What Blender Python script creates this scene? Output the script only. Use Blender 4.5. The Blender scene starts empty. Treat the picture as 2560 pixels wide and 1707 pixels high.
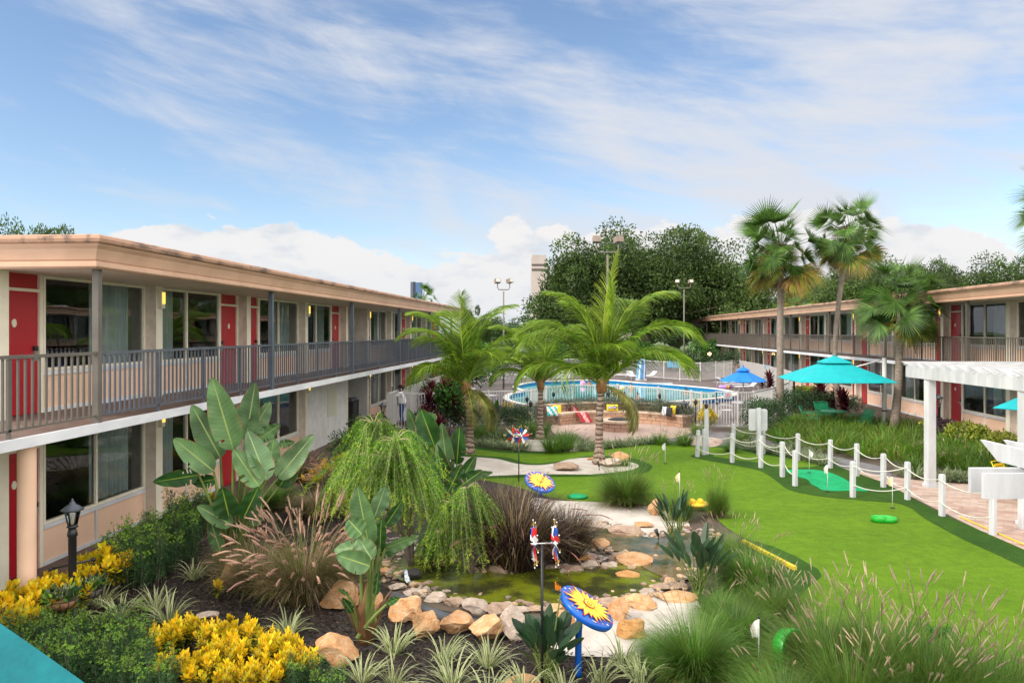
import bpy, bmesh, math, random
from mathutils import Vector, Matrix, noise
from math import sin, cos, pi, radians, atan, atan2, sqrt
random.seed(7)
SC = bpy.context.scene
COL = SC.collection
# ------------------------------------------------------------ camera
FL = 1950.0; EYE = 4.0; TH = atan(161/FL)
cam_d = bpy.data.cameras.new("camera"); cam = bpy.data.objects.new("camera", cam_d); COL.objects.link(cam)
cam_d.sensor_width = 36; cam_d.lens = FL/2560*36; cam_d.shift_y = -25.5/2560
cam_d.clip_start = 0.1; cam_d.clip_end = 3000
cam.location = (0, 0, EYE); cam.rotation_euler = (pi/2, 0, TH)
SC.camera = cam
# ------------------------------------------------------------ exposure
SC.view_settings.view_transform = 'Standard'; SC.view_settings.look = 'None'
SC.view_settings.exposure = .86; SC.view_settings.gamma = 1
# ------------------------------------------------------------ sun and sky
SUN_EL = radians(38); SUN_AZ = radians(-124)      # azimuth from +Y towards +X: behind the camera, to the left
sd = bpy.data.lights.new("sun", 'SUN'); sd.energy = 1.5; sd.angle = radians(10); sd.color = (1, .93, .84)
so = bpy.data.objects.new("sun", sd); COL.objects.link(so)
sdir = Vector((sin(SUN_AZ)*cos(SUN_EL), cos(SUN_AZ)*cos(SUN_EL), sin(SUN_EL)))
so.rotation_euler = sdir.to_track_quat('Z', 'Y').to_euler()
W = bpy.data.worlds.new("World"); SC.world = W; W.use_nodes = True
def N(nt, t, **k):
    n = nt.nodes.new(t)
    for a, b in k.items():
        if a == 'i':
            for q, v in b.items(): n.inputs[q].default_value = v
        else: setattr(n, a, b)
    return n
def mth(nt, op, a, b=None, c=None, clamp=False):
    n = nt.nodes.new('ShaderNodeMath'); n.operation = op; n.use_clamp = clamp
    for i, v in enumerate((a, b, c)):
        if v is None: continue
        if isinstance(v, (int, float)): n.inputs[i].default_value = v
        else: nt.links.new(v, n.inputs[i])
    return n.outputs[0]
def mrange(nt, v, a, b, c=0.0, d=1.0, smooth=True):
    n = nt.nodes.new('ShaderNodeMapRange'); n.interpolation_type = 'SMOOTHSTEP' if smooth else 'LINEAR'
    nt.links.new(v, n.inputs[0])
    for i, x in enumerate((a, b, c, d)): n.inputs[i+1].default_value = x
    return n.outputs[0]
def mixc(nt, f, a, b):
    n = nt.nodes.new('ShaderNodeMix'); n.data_type = 'RGBA'
    if isinstance(f, (int, float)): n.inputs[0].default_value = f
    else: nt.links.new(f, n.inputs[0])
    for i, v in ((6, a), (7, b)):
        if isinstance(v, tuple): n.inputs[i].default_value = v if len(v) == 4 else (*v, 1)
        else: nt.links.new(v, n.inputs[i])
    return n.outputs[2]
def sky():
    nt = W.node_tree; nt.nodes.clear(); L = nt.links.new
    out = N(nt, 'ShaderNodeOutputWorld'); bg = N(nt, 'ShaderNodeBackground')
    st = N(nt, 'ShaderNodeTexSky', sky_type='NISHITA', sun_disc=False, sun_elevation=SUN_EL, sun_rotation=SUN_AZ)
    st.air_density = 1.0; st.dust_density = .3; st.ozone_density = 2.6
    tc = N(nt, 'ShaderNodeTexCoord'); sp = N(nt, 'ShaderNodeSeparateXYZ'); L(tc.outputs['Generated'], sp.inputs[0])
    x, y, z = sp.outputs
    hsv = N(nt, 'ShaderNodeVectorMath', operation='MULTIPLY'); L(st.outputs[0], hsv.inputs[0]); hsv.inputs[1].default_value = (.97, .945, .94)
    az = mth(nt, 'ARCTAN2', x, y); el = mth(nt, 'ARCSINE', z)
    def nz(sx, sy, rot, scale, det=7, rough=.6, dist=0., off=0., lac=2.0):
        cb = N(nt, 'ShaderNodeCombineXYZ'); L(az, cb.inputs[0]); L(el, cb.inputs[1])
        mp = N(nt, 'ShaderNodeMapping'); L(cb.outputs[0], mp.inputs[0])
        mp.inputs['Rotation'].default_value = (0, 0, rot)
        m2 = N(nt, 'ShaderNodeMapping'); L(mp.outputs[0], m2.inputs[0]); m2.inputs['Scale'].default_value = (sx, sy, 1)
        m2.inputs['Location'].default_value = (off, off*.37, off)
        n = N(nt, 'ShaderNodeTexNoise', i={'Scale': scale, 'Detail': det, 'Roughness': rough, 'Distortion': dist, 'Lacunarity': lac}); L(m2.outputs[0], n.inputs[0])
        return n.outputs[0]
    # thin high cloud in long streaks, thicker to the right
    s1 = nz(1.0, 3.4, radians(16), 3.2, 8, .58, .5, 3.1); s2 = nz(1.0, 6.0, radians(8), 7.0, 6, .62, .3, 9.7); s0 = nz(1, 1.6, radians(20), 1.9, 3, .5, .2, 14.2)
    s = mth(nt, 'ADD', mth(nt, 'MULTIPLY', s1, .5), mth(nt, 'MULTIPLY', s2, .22)); s = mth(nt, 'ADD', s, mth(nt, 'MULTIPLY', s0, .28))
    bias = mrange(nt, az, -.62, .02, -.15, .09)
    bias2 = mrange(nt, el, .10, .26, .05, -.01)
    s = mth(nt, 'ADD', mth(nt, 'MULTIPLY', mth(nt, 'SUBTRACT', s, .5), 2.3), .5)
    cir = mrange(nt, mth(nt, 'ADD', mth(nt, 'ADD', s, bias), bias2), .32, .86, 0, .97)
    # heaped cloud low over the roofs
    puffs = [(400, 606, 95, 34), (540, 622, 120, 36), (700, 650, 170, 40), (900, 700, 230, 40), (1275, 575, 50, 40), (1300, 635, 75, 55), (1240, 680, 150, 60), (1392, 580, 52, 24), (1330, 700, 120, 70), (1740, 570, 130, 42), (1900, 545, 120, 46), (2060, 560, 210, 60), (2480, 432, 60, 26), (2250, 640, 260, 60), (1600, 640, 200, 60), (120, 690, 200, 50)]
    pf = None
    for px, py, rx, ry in puffs:
        a_ = atan((px-1280)/FL)-TH; e_ = atan((828-py)/FL*cos(a_+TH)); q = mth(nt, 'ADD', mth(nt, 'POWER', mth(nt, 'ABSOLUTE', mth(nt, 'MULTIPLY', mth(nt, 'SUBTRACT', az, a_), FL/rx)), 2.), mth(nt, 'POWER', mth(nt, 'ABSOLUTE', mth(nt, 'MULTIPLY', mth(nt, 'SUBTRACT', el, e_), FL/ry)), 2.))
        g_ = mth(nt, 'EXPONENT', mth(nt, 'MULTIPLY', q, -.7)); pf = g_ if pf is None else mth(nt, 'MAXIMUM', pf, g_)
    c1 = nz(1.0, 1.9, 0, 9.0, 9, .62, .2, 5.2); c0 = nz(1, 1.2, 0, 3.4, 2, .5, 0, 21.3)
    c = mth(nt, 'ADD', mth(nt, 'MULTIPLY', c1, .5), mth(nt, 'MULTIPLY', c0, .5))
    c = mth(nt, 'ADD', mth(nt, 'MULTIPLY', mth(nt, 'SUBTRACT', c, .5), 2.3), .5)
    th = mrange(nt, el, .045, .14, .14, -.28, smooth=False)
    cu = mrange(nt, mth(nt, 'ADD', mth(nt, 'ADD', c, th), mth(nt, 'MULTIPLY', pf, .42)), .52, .60, 0, .98)
    shade = nz(1.0, 2.6, 0, 12.0, 6, .55, .2, 33.0)
    ccol = mixc(nt, mrange(nt, shade, .30, .52), (.76, .81, .88), (.98, .965, .96))
    col = mixc(nt, cir, hsv.outputs[0], N_rgb(nt, (.80, .83, .90), CLOUD))
    col = mixc(nt, cu, col, scale_col(nt, ccol, CLOUD))
    col = mixc(nt, mrange(nt, el, .40, .62, 0, .9), col, N_rgb(nt, (.95, .96, 1.), CLOUD*2.1))  # overhead sky, out of view: extra brightness added as soft top fill
    col = mixc(nt, mrange(nt, y, .1, -.35, 0, .85), col, N_rgb(nt, (1., .96, .90), CLOUD*2.3))  # sky behind the camera: unseen glow added to light camera-facing sides
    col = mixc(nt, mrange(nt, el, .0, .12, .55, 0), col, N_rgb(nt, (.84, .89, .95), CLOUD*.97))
    L(mixc(nt, mth(nt, 'MULTIPLY', mth(nt, 'ADD', mrange(nt, az, .60, .95), mrange(nt, az, -.74, -1.05)), mrange(nt, el, -.05, .03)), col, N_rgb(nt, (1., .97, .93), CLOUD*2.6)), bg.inputs[0]); bg.inputs[1].default_value = .105  # low sky out of view left and right: brightness added to fill the walls
    L(bg.outputs[0], out.inputs[0])
CLOUD = 4.9
def N_rgb(nt, c, k):
    n = N(nt, 'ShaderNodeRGB'); n.outputs[0].default_value = (c[0]*k, c[1]*k, c[2]*k, 1); return n.outputs[0]
def scale_col(nt, c, k):
    n = N(nt, 'ShaderNodeVectorMath', operation='SCALE'); nt.links.new(c, n.inputs[0]); n.inputs[3].default_value = k; return n.outputs[0]
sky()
# ------------------------------------------------------------ pixel helpers (2560 x 1707 photo pixels)
def ray(px, py):
    xc = (px-1280)/FL; return Vector((-sin(TH)+xc*cos(TH), cos(TH)+xc*sin(TH), (828-py)/FL))
def G(px, py, z=0.0):
    r = ray(px, py); t = (z-EYE)/r.z; return Vector((r.x*t, r.y*t, z))
def P(px, py, d):
    r = ray(px, py); return Vector((r.x*d, r.y*d, EYE+r.z*d))
def D(py, z=0.0): return (EYE-z)*FL/(py-828)
def S(n, d): return n*d/FL
CR = Vector((cos(TH), sin(TH), 0)); CF = Vector((-sin(TH), cos(TH), 0))
# ------------------------------------------------------------ materials
MATS = {}
def mat(name, c, rough=.7, c2=None, scale=8., bump=0., bscale=None, metal=0., spec=.5, emit=None, trans=0., coord='Object', det=5, lo=.35, hi=.65, stretch=None):
    m = bpy.data.materials.new(name); m.use_nodes = True; nt = m.node_tree; b = nt.nodes['Principled BSDF']; L = nt.links.new
    b.inputs['Roughness'].default_value = rough; b.inputs['Metallic'].default_value = metal; b.inputs['Specular IOR Level'].default_value = spec
    b.inputs['Base Color'].default_value = (*c, 1)
    tc = N(nt, 'ShaderNodeTexCoord'); co = tc.outputs[coord]
    if stretch:
        mp = N(nt, 'ShaderNodeMapping'); L(co, mp.inputs[0]); mp.inputs['Scale'].default_value = stretch; co = mp.outputs[0]
    if c2:
        n = N(nt, 'ShaderNodeTexNoise', i={'Scale': scale, 'Detail': det, 'Roughness': .6}); L(co, n.inputs[0])
        L(mixc(nt, mrange(nt, n.outputs[0], lo, hi), c, c2), b.inputs['Base Color'])
    if bump:
        n = N(nt, 'ShaderNodeTexNoise', i={'Scale': bscale or scale*4, 'Detail': 4}); L(co, n.inputs[0])
        bp = N(nt, 'ShaderNodeBump', i={'Strength': bump, 'Distance': .02}); L(n.outputs[0], bp.inputs['Height']); L(bp.outputs[0], b.inputs['Normal'])
    if emit: b.inputs['Emission Color'].default_value = (*emit[0], 1); b.inputs['Emission Strength'].default_value = emit[1]
    MATS[name] = m; return m
def leaf(name, cols, trans=.35, rough=.5, vein=0., tint=None, cross=None):
    """leaf material: colour differs from leaf to leaf; a little light passes through"""
    m = bpy.data.materials.new(name); m.use_nodes = True; nt = m.node_tree; b = nt.nodes['Principled BSDF']; L = nt.links.new
    out = nt.nodes['Material Output']
    ge = N(nt, 'ShaderNodeNewGeometry'); cr = N(nt, 'ShaderNodeValToRGB'); L(ge.outputs['Random Per Island'], cr.inputs[0])
    e = cr.color_ramp.elements
    while len(e) < len(cols): e.new(.5)
    for i, c in enumerate(cols): e[i].position = i/max(1, len(cols)-1); e[i].color = (*c, 1)
    tc = N(nt, 'ShaderNodeTexCoord'); n = N(nt, 'ShaderNodeTexNoise', i={'Scale': tint or 1.6, 'Detail': 2}); L(tc.outputs['Object'], n.inputs[0])
    hs = N(nt, 'ShaderNodeHueSaturation'); L(cr.outputs[0], hs.inputs['Color']); L(mrange(nt, n.outputs[0], .3, .7, .6, 1.4), hs.inputs['Value'])
    L(hs.outputs[0], b.inputs['Base Color']); b.inputs['Roughness'].default_value = rough; b.inputs['Specular IOR Level'].default_value = .35
    tr = N(nt, 'ShaderNodeBsdfTranslucent'); L(hs.outputs[0], tr.inputs[0]); mx = N(nt, 'ShaderNodeMixShader'); mx.inputs[0].default_value = trans
    L(b.outputs[0], mx.inputs[1]); L(tr.outputs[0], mx.inputs[2]); L(mx.outputs[0], out.inputs[0])
    MATS[name] = m; return m
def M(n): return MATS[n]
def variegated(name, edge, mid, k=.3):
    """strap leaf with a pale margin, from the ribbon's UV"""
    m = leaf(name, [edge, edge], .3); nt = m.node_tree; L = nt.links.new
    uv = N(nt, 'ShaderNodeUVMap'); sp = N(nt, 'ShaderNodeSeparateXYZ'); L(uv.outputs[0], sp.inputs[0])
    a = mth(nt, 'ABSOLUTE', mth(nt, 'SUBTRACT', sp.outputs[0], .5))
    ge = N(nt, 'ShaderNodeNewGeometry')
    hs = N(nt, 'ShaderNodeHueSaturation'); L(mixc(nt, mrange(nt, a, k-.06, k+.06), mid, edge), hs.inputs['Color']); L(mrange(nt, ge.outputs['Random Per Island'], 0, 1, .7, 1.25), hs.inputs['Value'])
    L(hs.outputs[0], nt.nodes['Principled BSDF'].inputs['Base Color'])
    for q in nt.nodes:
        if q.type == 'BSDF_TRANSLUCENT': L(hs.outputs[0], q.inputs[0])
    return m
# painted / building
mat('cream', (.82, .76, .62), .6, (.74, .69, .56), 3, .05)
mat('stucco', (.60, .52, .44), .9, (.70, .62, .54), 5, .5, 60)
mat('white_stucco', (.68, .67, .66), .85, (.78, .77, .75), 2.5, .4, 60)
mat('peach', (.76, .51, .36), .7, (.82, .56, .41), 1.2, .06, 40)
mat('fascia', (.50, .315, .215), .55, (.58, .37, .26), 1.1, .12, 12)
mat('fascia_top', (.42, .25, .17), .8, (.15, .10, .075), 4.5, .5, 30, lo=.46, hi=.70, stretch=(1, .35, 1))
mat('slab_white', (.70, .71, .74), .6, (.54, .55, .58), 1.6, .05, stretch=(1, .3, 1))
mat('soffit', (.66, .60, .51), .9, (.60, .54, .46), 2, .2)
mat('red_door', (.42, .008, .02), .35, (.36, .008, .018), .8, .03)
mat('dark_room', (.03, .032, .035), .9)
mat('curtain', (.72, .80, .78), .9, (.55, .62, .60), 1.5)
mat('teal_curtain', (.02, .30, .30), .8)
mat('steel', (.55, .55, .56), .3, metal=1)
mat('rail_grey', (.070, .080, .105), .4, (.09, .10, .125), 2)
mat('rail_brown', (.095, .083, .072), .45, (.12, .105, .09), 2)
mat('post_dark', (.075, .095, .125), .4, (.10, .12, .15), 2)
mat('lamp_glow', (.9, .7, .2), .5, emit=((1., .60, .10), .75))
mat('lamp_shell', (.75, .72, .6), .5)
mat('plate', (.75, .70, .55), .5)
mat('pale_panel', (.66, .64, .52), .5)
mat('black', (.012, .013, .016), .4)
mat('black_rough', (.02, .02, .022), .8, (.035, .033, .03), 12, .3)
mat('white_paint', (.60, .61, .63), .45, (.52, .53, .56), 2.0, .04)
mat('white_wood', (.60, .61, .63), .6, (.47, .48, .50), 3.0, .12, 30, stretch=(1, 1, .2))
mat('rope', (.74, .72, .66), .9, (.6, .58, .5), 40, .4, 200)
mat('fence_white', (.60, .59, .58), .5)
def glass(name, tint, spec=1.6):
    m = bpy.data.materials.new(name); m.use_nodes = True; nt = m.node_tree; nt.nodes.clear(); L = nt.links.new
    out = N(nt, 'ShaderNodeOutputMaterial'); fr = N(nt, 'ShaderNodeFresnel', i={'IOR': spec}); tr = N(nt, 'ShaderNodeBsdfTransparent', i={'Color': (*tint, 1)})
    gl = N(nt, 'ShaderNodeBsdfGlossy', i={'Roughness': .015, 'Color': (.86, .9, .95, 1)}); mx = N(nt, 'ShaderNodeMixShader')
    tc = N(nt, 'ShaderNodeTexCoord'); n = N(nt, 'ShaderNodeTexNoise', i={'Scale': .8, 'Detail': 1}); L(tc.outputs['Object'], n.inputs[0])
    bp = N(nt, 'ShaderNodeBump', i={'Strength': .06, 'Distance': .05}); L(n.outputs[0], bp.inputs['Height']); L(bp.outputs[0], gl.inputs['Normal'])
    L(fr.outputs[0], mx.inputs[0]); L(tr.outputs[0], mx.inputs[1]); L(gl.outputs[0], mx.inputs[2]); L(mx.outputs[0], out.inputs[0]); MATS[name] = m
glass('window_glass', (.66, .70, .70), 1.7)
glass('clear_glass', (.85, .87, .87), 1.45)
def brickmat(name, c1, c2, mortar, sx, sy, mort=.03, rough=.8, bump=.3, offs=.5, rot=0., noisec=None, coord='Object', msm=.1, plane=None):
    m = bpy.data.materials.new(name); m.use_nodes = True; nt = m.node_tree; b = nt.nodes['Principled BSDF']; L = nt.links.new
    tc = N(nt, 'ShaderNodeTexCoord'); mp = N(nt, 'ShaderNodeMapping'); mp.inputs['Rotation'].default_value = (0, 0, rot)
    src = tc.outputs[coord]
    if coord == 'UV': src = N(nt, 'ShaderNodeUVMap').outputs[0]
    L(src, mp.inputs[0])
    br = N(nt, 'ShaderNodeTexBrick', i={'Color1': (*c1, 1), 'Color2': (*c2, 1), 'Mortar': (*mortar, 1), 'Scale': 1., 'Mortar Size': mort, 'Mortar Smooth': msm, 'Bias': 0., 'Brick Width': sx, 'Row Height': sy})
    br.offset = offs; L(mp.outputs[0], br.inputs[0]); col = br.outputs[0]
    n = N(nt, 'ShaderNodeTexNoise', i={'Scale': 2.2, 'Detail': 6}); L(src, n.inputs[0])
    col = mixc(nt, mrange(nt, n.outputs[0], .42, .72, 0, .6), col, noisec or tuple(v*.75 for v in c1))
    L(col, b.inputs['Base Color']); b.inputs['Roughness'].default_value = rough
    bp = N(nt, 'ShaderNodeBump', i={'Strength': bump, 'Distance': .01}); L(br.outputs['Fac'], bp.inputs['Height']); bp.invert = True; L(bp.outputs[0], b.inputs['Normal'])
    MATS[name] = m; return m
brickmat('walk_brick', (.115, .070, .055), (.15, .09, .07), (.19, .15, .13), .30, .11, .010, .7, .2, rot=radians(90))
brickmat('paver', (.34, .20, .15), (.46, .36, .30), (.28, .22, .18), .34, .17, .008, .8, .3, rot=radians(28), noisec=(.48, .37, .30))
brickmat('paver_pit', (.40, .27, .22), (.46, .34, .28), (.30, .22, .19), .22, .11, .008, .85, .3, rot=.4)
brickmat('seat_stone', (.44, .24, .16), (.56, .36, .23), (.16, .10, .08), .40, .15, .012, .9, .8, coord='UV', noisec=(.40, .27, .2), msm=.3)
brickmat('pit_stone', (.34, .19, .15), (.44, .27, .20), (.14, .09, .08), .32, .15, .012, .9, .8, coord='UV', msm=.3)
brickmat('cap_stone', (.56, .42, .32), (.60, .47, .36), (.30, .22, .18), .45, .6, .010, .9, .5, coord='UV')
mat('soil', (.05, .035, .025), .95, (.09, .065, .045), 1.5, .5, 20)
mat('mulch', (.018, .014, .013), .95, (.05, .036, .028), 9, .9, 30, lo=.4, hi=.7)
mat('far_grass', (.05, .085, .02), .95, (.08, .12, .03), .6, .4, 10)
def turfmat(name, c, c2, bs, bump):
    m = mat(name, c, .85, c2, .55, bump, bs, spec=.15, lo=.3, hi=.7); nt = m.node_tree; b = nt.nodes['Principled BSDF']; L = nt.links.new; prev = b.inputs['Base Color'].links[0].from_socket
    tc = N(nt, 'ShaderNodeTexCoord'); n = N(nt, 'ShaderNodeTexNoise', i={'Scale': 55., 'Detail': 3}); L(tc.outputs['Object'], n.inputs[0]); n2 = N(nt, 'ShaderNodeTexNoise', i={'Scale': 4.2, 'Detail': 4, 'Roughness': .7}); L(tc.outputs['Object'], n2.inputs[0])
    hs = N(nt, 'ShaderNodeHueSaturation'); L(prev, hs.inputs['Color']); L(mth(nt, 'MULTIPLY', mrange(nt, n.outputs[0], .3, .7, .86, 1.14), mrange(nt, n2.outputs[0], .3, .7, .86, 1.12)), hs.inputs['Value']); L(hs.outputs[0], b.inputs['Base Color'])
    return m
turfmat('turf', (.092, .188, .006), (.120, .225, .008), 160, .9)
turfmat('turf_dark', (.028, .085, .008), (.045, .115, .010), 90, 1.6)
turfmat('turf_teal', (.010, .300, .110), (.013, .350, .135), 160, .6)
mat('sand', (.40, .355, .31), .95, (.52, .47, .42), 1.6, .6, 14)
mat('deck', (.105, .080, .075), .6, (.13, .10, .092), 1.2, .1, 40)
mat('asphalt', (.13, .125, .13), .9, (.17, .16, .165), 3, .3, 60)
mat('coping', (.66, .63, .57), .6, (.72, .68, .6), 3, .05)
mat('pool_tile', (.006, .12, .33), .25, (.008, .16, .42), 6)
mat('black_liner', (.055, .062, .075), .4, (.10, .105, .12), 3, .4, 9)
# rocks
def rockmat(name, a, b_, c):
    m = mat(name, a, .85, b_, 3.2, .8, 14, lo=.3, hi=.7); nt = m.node_tree; L = nt.links.new; bs = nt.nodes['Principled BSDF']
    prev = bs.inputs['Base Color'].links[0].from_socket
    tc = N(nt, 'ShaderNodeTexCoord'); n = N(nt, 'ShaderNodeTexNoise', i={'Scale': 7., 'Detail': 8, 'Roughness': .7, 'Distortion': .8}); L(tc.outputs['Object'], n.inputs[0])
    oi = N(nt, 'ShaderNodeObjectInfo'); hs = N(nt, 'ShaderNodeHueSaturation'); L(mixc(nt, mrange(nt, n.outputs[0], .5, .7, 0, .85), prev, c), hs.inputs['Color'])
    L(mrange(nt, oi.outputs['Random'], 0, 1, .82, 1.15, False), hs.inputs['Value']); L(hs.outputs[0], bs.inputs['Base Color'])
rockmat('rock_tan', (.48, .22, .08), (.58, .36, .19), (.64, .50, .36))
rockmat('rock_pale', (.38, .27, .20), (.50, .42, .35), (.62, .58, .53))
rockmat('rock_gold', (.40, .18, .05), (.52, .30, .11), (.22, .09, .03))
rockmat('rock_brown', (.27, .17, .12), (.40, .29, .20), (.46, .40, .34))
# leaves (linear albedo)
leaf('coco', [(.06, .14, .012), (.13, .25, .02), (.27, .36, .03), (.10, .20, .02)], .35, .42)
leaf('coco_young', [(.24, .36, .03), (.36, .44, .05)], .45, .42)
leaf('coco_dry', [(.30, .24, .07), (.20, .24, .05), (.36, .30, .14)], .3)
leaf('sabal', [(.035, .09, .016), (.07, .15, .025), (.13, .23, .045)], .3, .45)
leaf('sabal_old', [(.10, .16, .02), (.30, .26, .03), (.42, .24, .05)], .3)
leaf('sabal_dead', [(.30, .17, .07), (.22, .13, .07), (.36, .24, .11)], .2)
leaf('sabal_flower', [(.28, .19, .09), (.38, .28, .13)], .2)
leaf('oak', [(.028, .06, .014), (.055, .10, .02), (.10, .155, .035)], .3, .55, tint=.35)
leaf('tree_mid', [(.022, .06, .016), (.05, .105, .025), (.085, .15, .035)], .25, tint=.5)
leaf('willow', [(.055, .17, .014), (.11, .28, .02), (.20, .40, .03)], .45)
leaf('willow_tip', [(.34, .50, .03), (.42, .55, .05)], .45)
leaf('podo', [(.022, .07, .025), (.04, .11, .03), (.075, .16, .045)], .25)
leaf('podo_tip', [(.18, .36, .04), (.32, .52, .07)], .35)
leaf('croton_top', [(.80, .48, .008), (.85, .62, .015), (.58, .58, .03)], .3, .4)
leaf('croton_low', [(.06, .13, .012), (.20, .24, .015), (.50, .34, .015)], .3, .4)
leaf('dracaena', [(.045, .008, .014), (.09, .012, .022), (.17, .02, .035)], .3, .4)
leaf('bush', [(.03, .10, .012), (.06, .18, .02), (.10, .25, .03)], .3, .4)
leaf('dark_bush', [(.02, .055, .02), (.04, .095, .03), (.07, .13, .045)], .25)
leaf('silver', [(.10, .13, .08), (.17, .20, .14), (.07, .10, .06)], .25)
leaf('gold_bush', [(.12, .22, .02), (.44, .42, .06), (.26, .32, .05)], .3)
leaf('purple_bush', [(.06, .02, .05), (.12, .05, .09), (.20, .16, .16)], .3)
leaf('grass_green', [(.03, .12, .010), (.065, .19, .014), (.12, .25, .03), (.18, .22, .06)], .35)
leaf('grass_lime', [(.06, .16, .014), (.12, .24, .025), (.20, .26, .06)], .35)
leaf('grass_brown', [(.09, .10, .025), (.15, .13, .04), (.26, .18, .09), (.36, .26, .16)], .3)
leaf('grass_olive', [(.065, .10, .016), (.12, .15, .025), (.20, .18, .06)], .3)
leaf('grass_purple', [(.014, .007, .009), (.035, .013, .018), (.075, .030, .032), (.030, .034, .014)], .25)
leaf('grass_dry', [(.30, .20, .12), (.22, .14, .09), (.38, .29, .18)], .25)
leaf('bank', [(.055, .17, .010), (.10, .24, .015), (.15, .25, .025), (.22, .14, .03)], .3, tint=.8)
leaf('plume_pink', [(.46, .25, .20), (.58, .38, .28), (.50, .34, .24)], .35)
leaf('plume_tan', [(.40, .30, .19), (.52, .42, .27), (.34, .24, .18)], .35)
leaf('plume_red', [(.18, .06, .06), (.28, .12, .10)], .3)
leaf('flower_red', [(.60, .03, .03), (.65, .10, .08)], .2)
leaf('flower_orange', [(.80, .20, .01), (.85, .32, .02)], .2)
leaf('bop', [(.020, .055, .025), (.035, .085, .035), (.055, .11, .05)], .25, .4)
leaf('stem_green', [(.16, .24, .05), (.22, .28, .08)], .2)
leaf('dry_sheath', [(.26, .12, .05), (.20, .12, .06)], .2)
leaf('twig', [(.30, .24, .13), (.36, .30, .17)], .1)
variegated('flax', (.58, .58, .30), (.10, .19, .07), .22)
variegated('flax_far', (.42, .46, .26), (.08, .15, .05), .26)
mat('bark_oak', (.09, .07, .055), .95, (.15, .12, .10), 3, .8)
def ringbark(name, c, c2, ring, k, rs):
    m = mat(name, c, .9, c2, 5, .4); nt = m.node_tree; L = nt.links.new; b = nt.nodes['Principled BSDF']
    prev = b.inputs['Base Color'].links[0].from_socket
    tc = N(nt, 'ShaderNodeTexCoord'); wv = N(nt, 'ShaderNodeTexWave', i={'Scale': rs, 'Distortion': 6., 'Detail': 3., 'Detail Scale': 1.2}); wv.bands_direction = 'Z'; L(tc.outputs['Object'], wv.inputs[0])
    L(mixc(nt, mrange(nt, wv.outputs[1], k, k+.2), prev, ring), b.inputs['Base Color'])
    bp = N(nt, 'ShaderNodeBump', i={'Strength': .7, 'Distance': .02}); L(wv.outputs[1], bp.inputs['Height']); bp.invert = True; L(bp.outputs[0], b.inputs['Normal'])
ringbark('coco_bark', (.38, .30, .24), (.27, .19, .15), (.10, .055, .045), .62, 2.2)
ringbark('sabal_bark', (.30, .23, .18), (.40, .33, .27), (.15, .12, .10), .70, 6.)
mat('coco_boot', (.22, .09, .035), .9, (.30, .17, .07), 9, .8, stretch=(1, 1, .3))
# strelitzia leaf: fine cross veins
def paddle(name, c, c2, mid):
    m = leaf(name, [c, c2], .22, .38); nt = m.node_tree; L = nt.links.new; b = nt.nodes['Principled BSDF']
    uv = N(nt, 'ShaderNodeUVMap'); sp = N(nt, 'ShaderNodeSeparateXYZ'); L(uv.outputs[0], sp.inputs[0])
    a = mth(nt, 'ABSOLUTE', mth(nt, 'SUBTRACT', sp.outputs[0], .5))
    ph = mth(nt, 'ADD', mth(nt, 'MULTIPLY', sp.outputs[1], 330.), mth(nt, 'MULTIPLY', a, -60.))
    w = mth(nt, 'SINE', ph); w2 = mth(nt, 'SINE', mth(nt, 'MULTIPLY', ph, .31))
    ww = mth(nt, 'ADD', mth(nt, 'MULTIPLY', w, .5), mth(nt, 'MULTIPLY', w2, .5))
    prev = b.inputs['Base Color'].links[0].from_socket
    hs = N(nt, 'ShaderNodeHueSaturation'); L(prev, hs.inputs['Color']); L(mrange(nt, ww, -1, 1, .86, 1.12), hs.inputs['Value'])
    tcx = N(nt, 'ShaderNodeTexCoord'); nx_ = N(nt, 'ShaderNodeTexNoise', i={'Scale': 5., 'Detail': 5}); L(tcx.outputs['Object'], nx_.inputs[0])
    dry = mth(nt, 'MULTIPLY', mrange(nt, mth(nt, 'ADD', a, mth(nt, 'MULTIPLY', nx_.outputs[0], .16)), .535, .56), mrange(nt, nx_.outputs[0], .46, .56))
    hs2 = N(nt, 'ShaderNodeHueSaturation'); L(hs.outputs[0], hs2.inputs['Color']); L(mrange(nt, nx_.outputs[0], .3, .7, .84, 1.14), hs2.inputs['Value'])
    L(mixc(nt, mrange(nt, a, .018, .03, 1, 0), mixc(nt, dry, hs2.outputs[0], (.26, .17, .07)), mid), b.inputs['Base Color'])
    bp = N(nt, 'ShaderNodeBump', i={'Strength': .25, 'Distance': .01}); L(ww, bp.inputs['Height']); L(bp.outputs[0], b.inputs['Normal'])
paddle('paddle_green', (.085, .175, .06), (.13, .24, .09), (.36, .48, .12))
paddle('paddle_pale', (.14, .25, .11), (.20, .31, .15), (.40, .52, .20))
paddle('paddle_dark', (.025, .085, .018), (.04, .125, .025), (.30, .42, .04))
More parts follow.
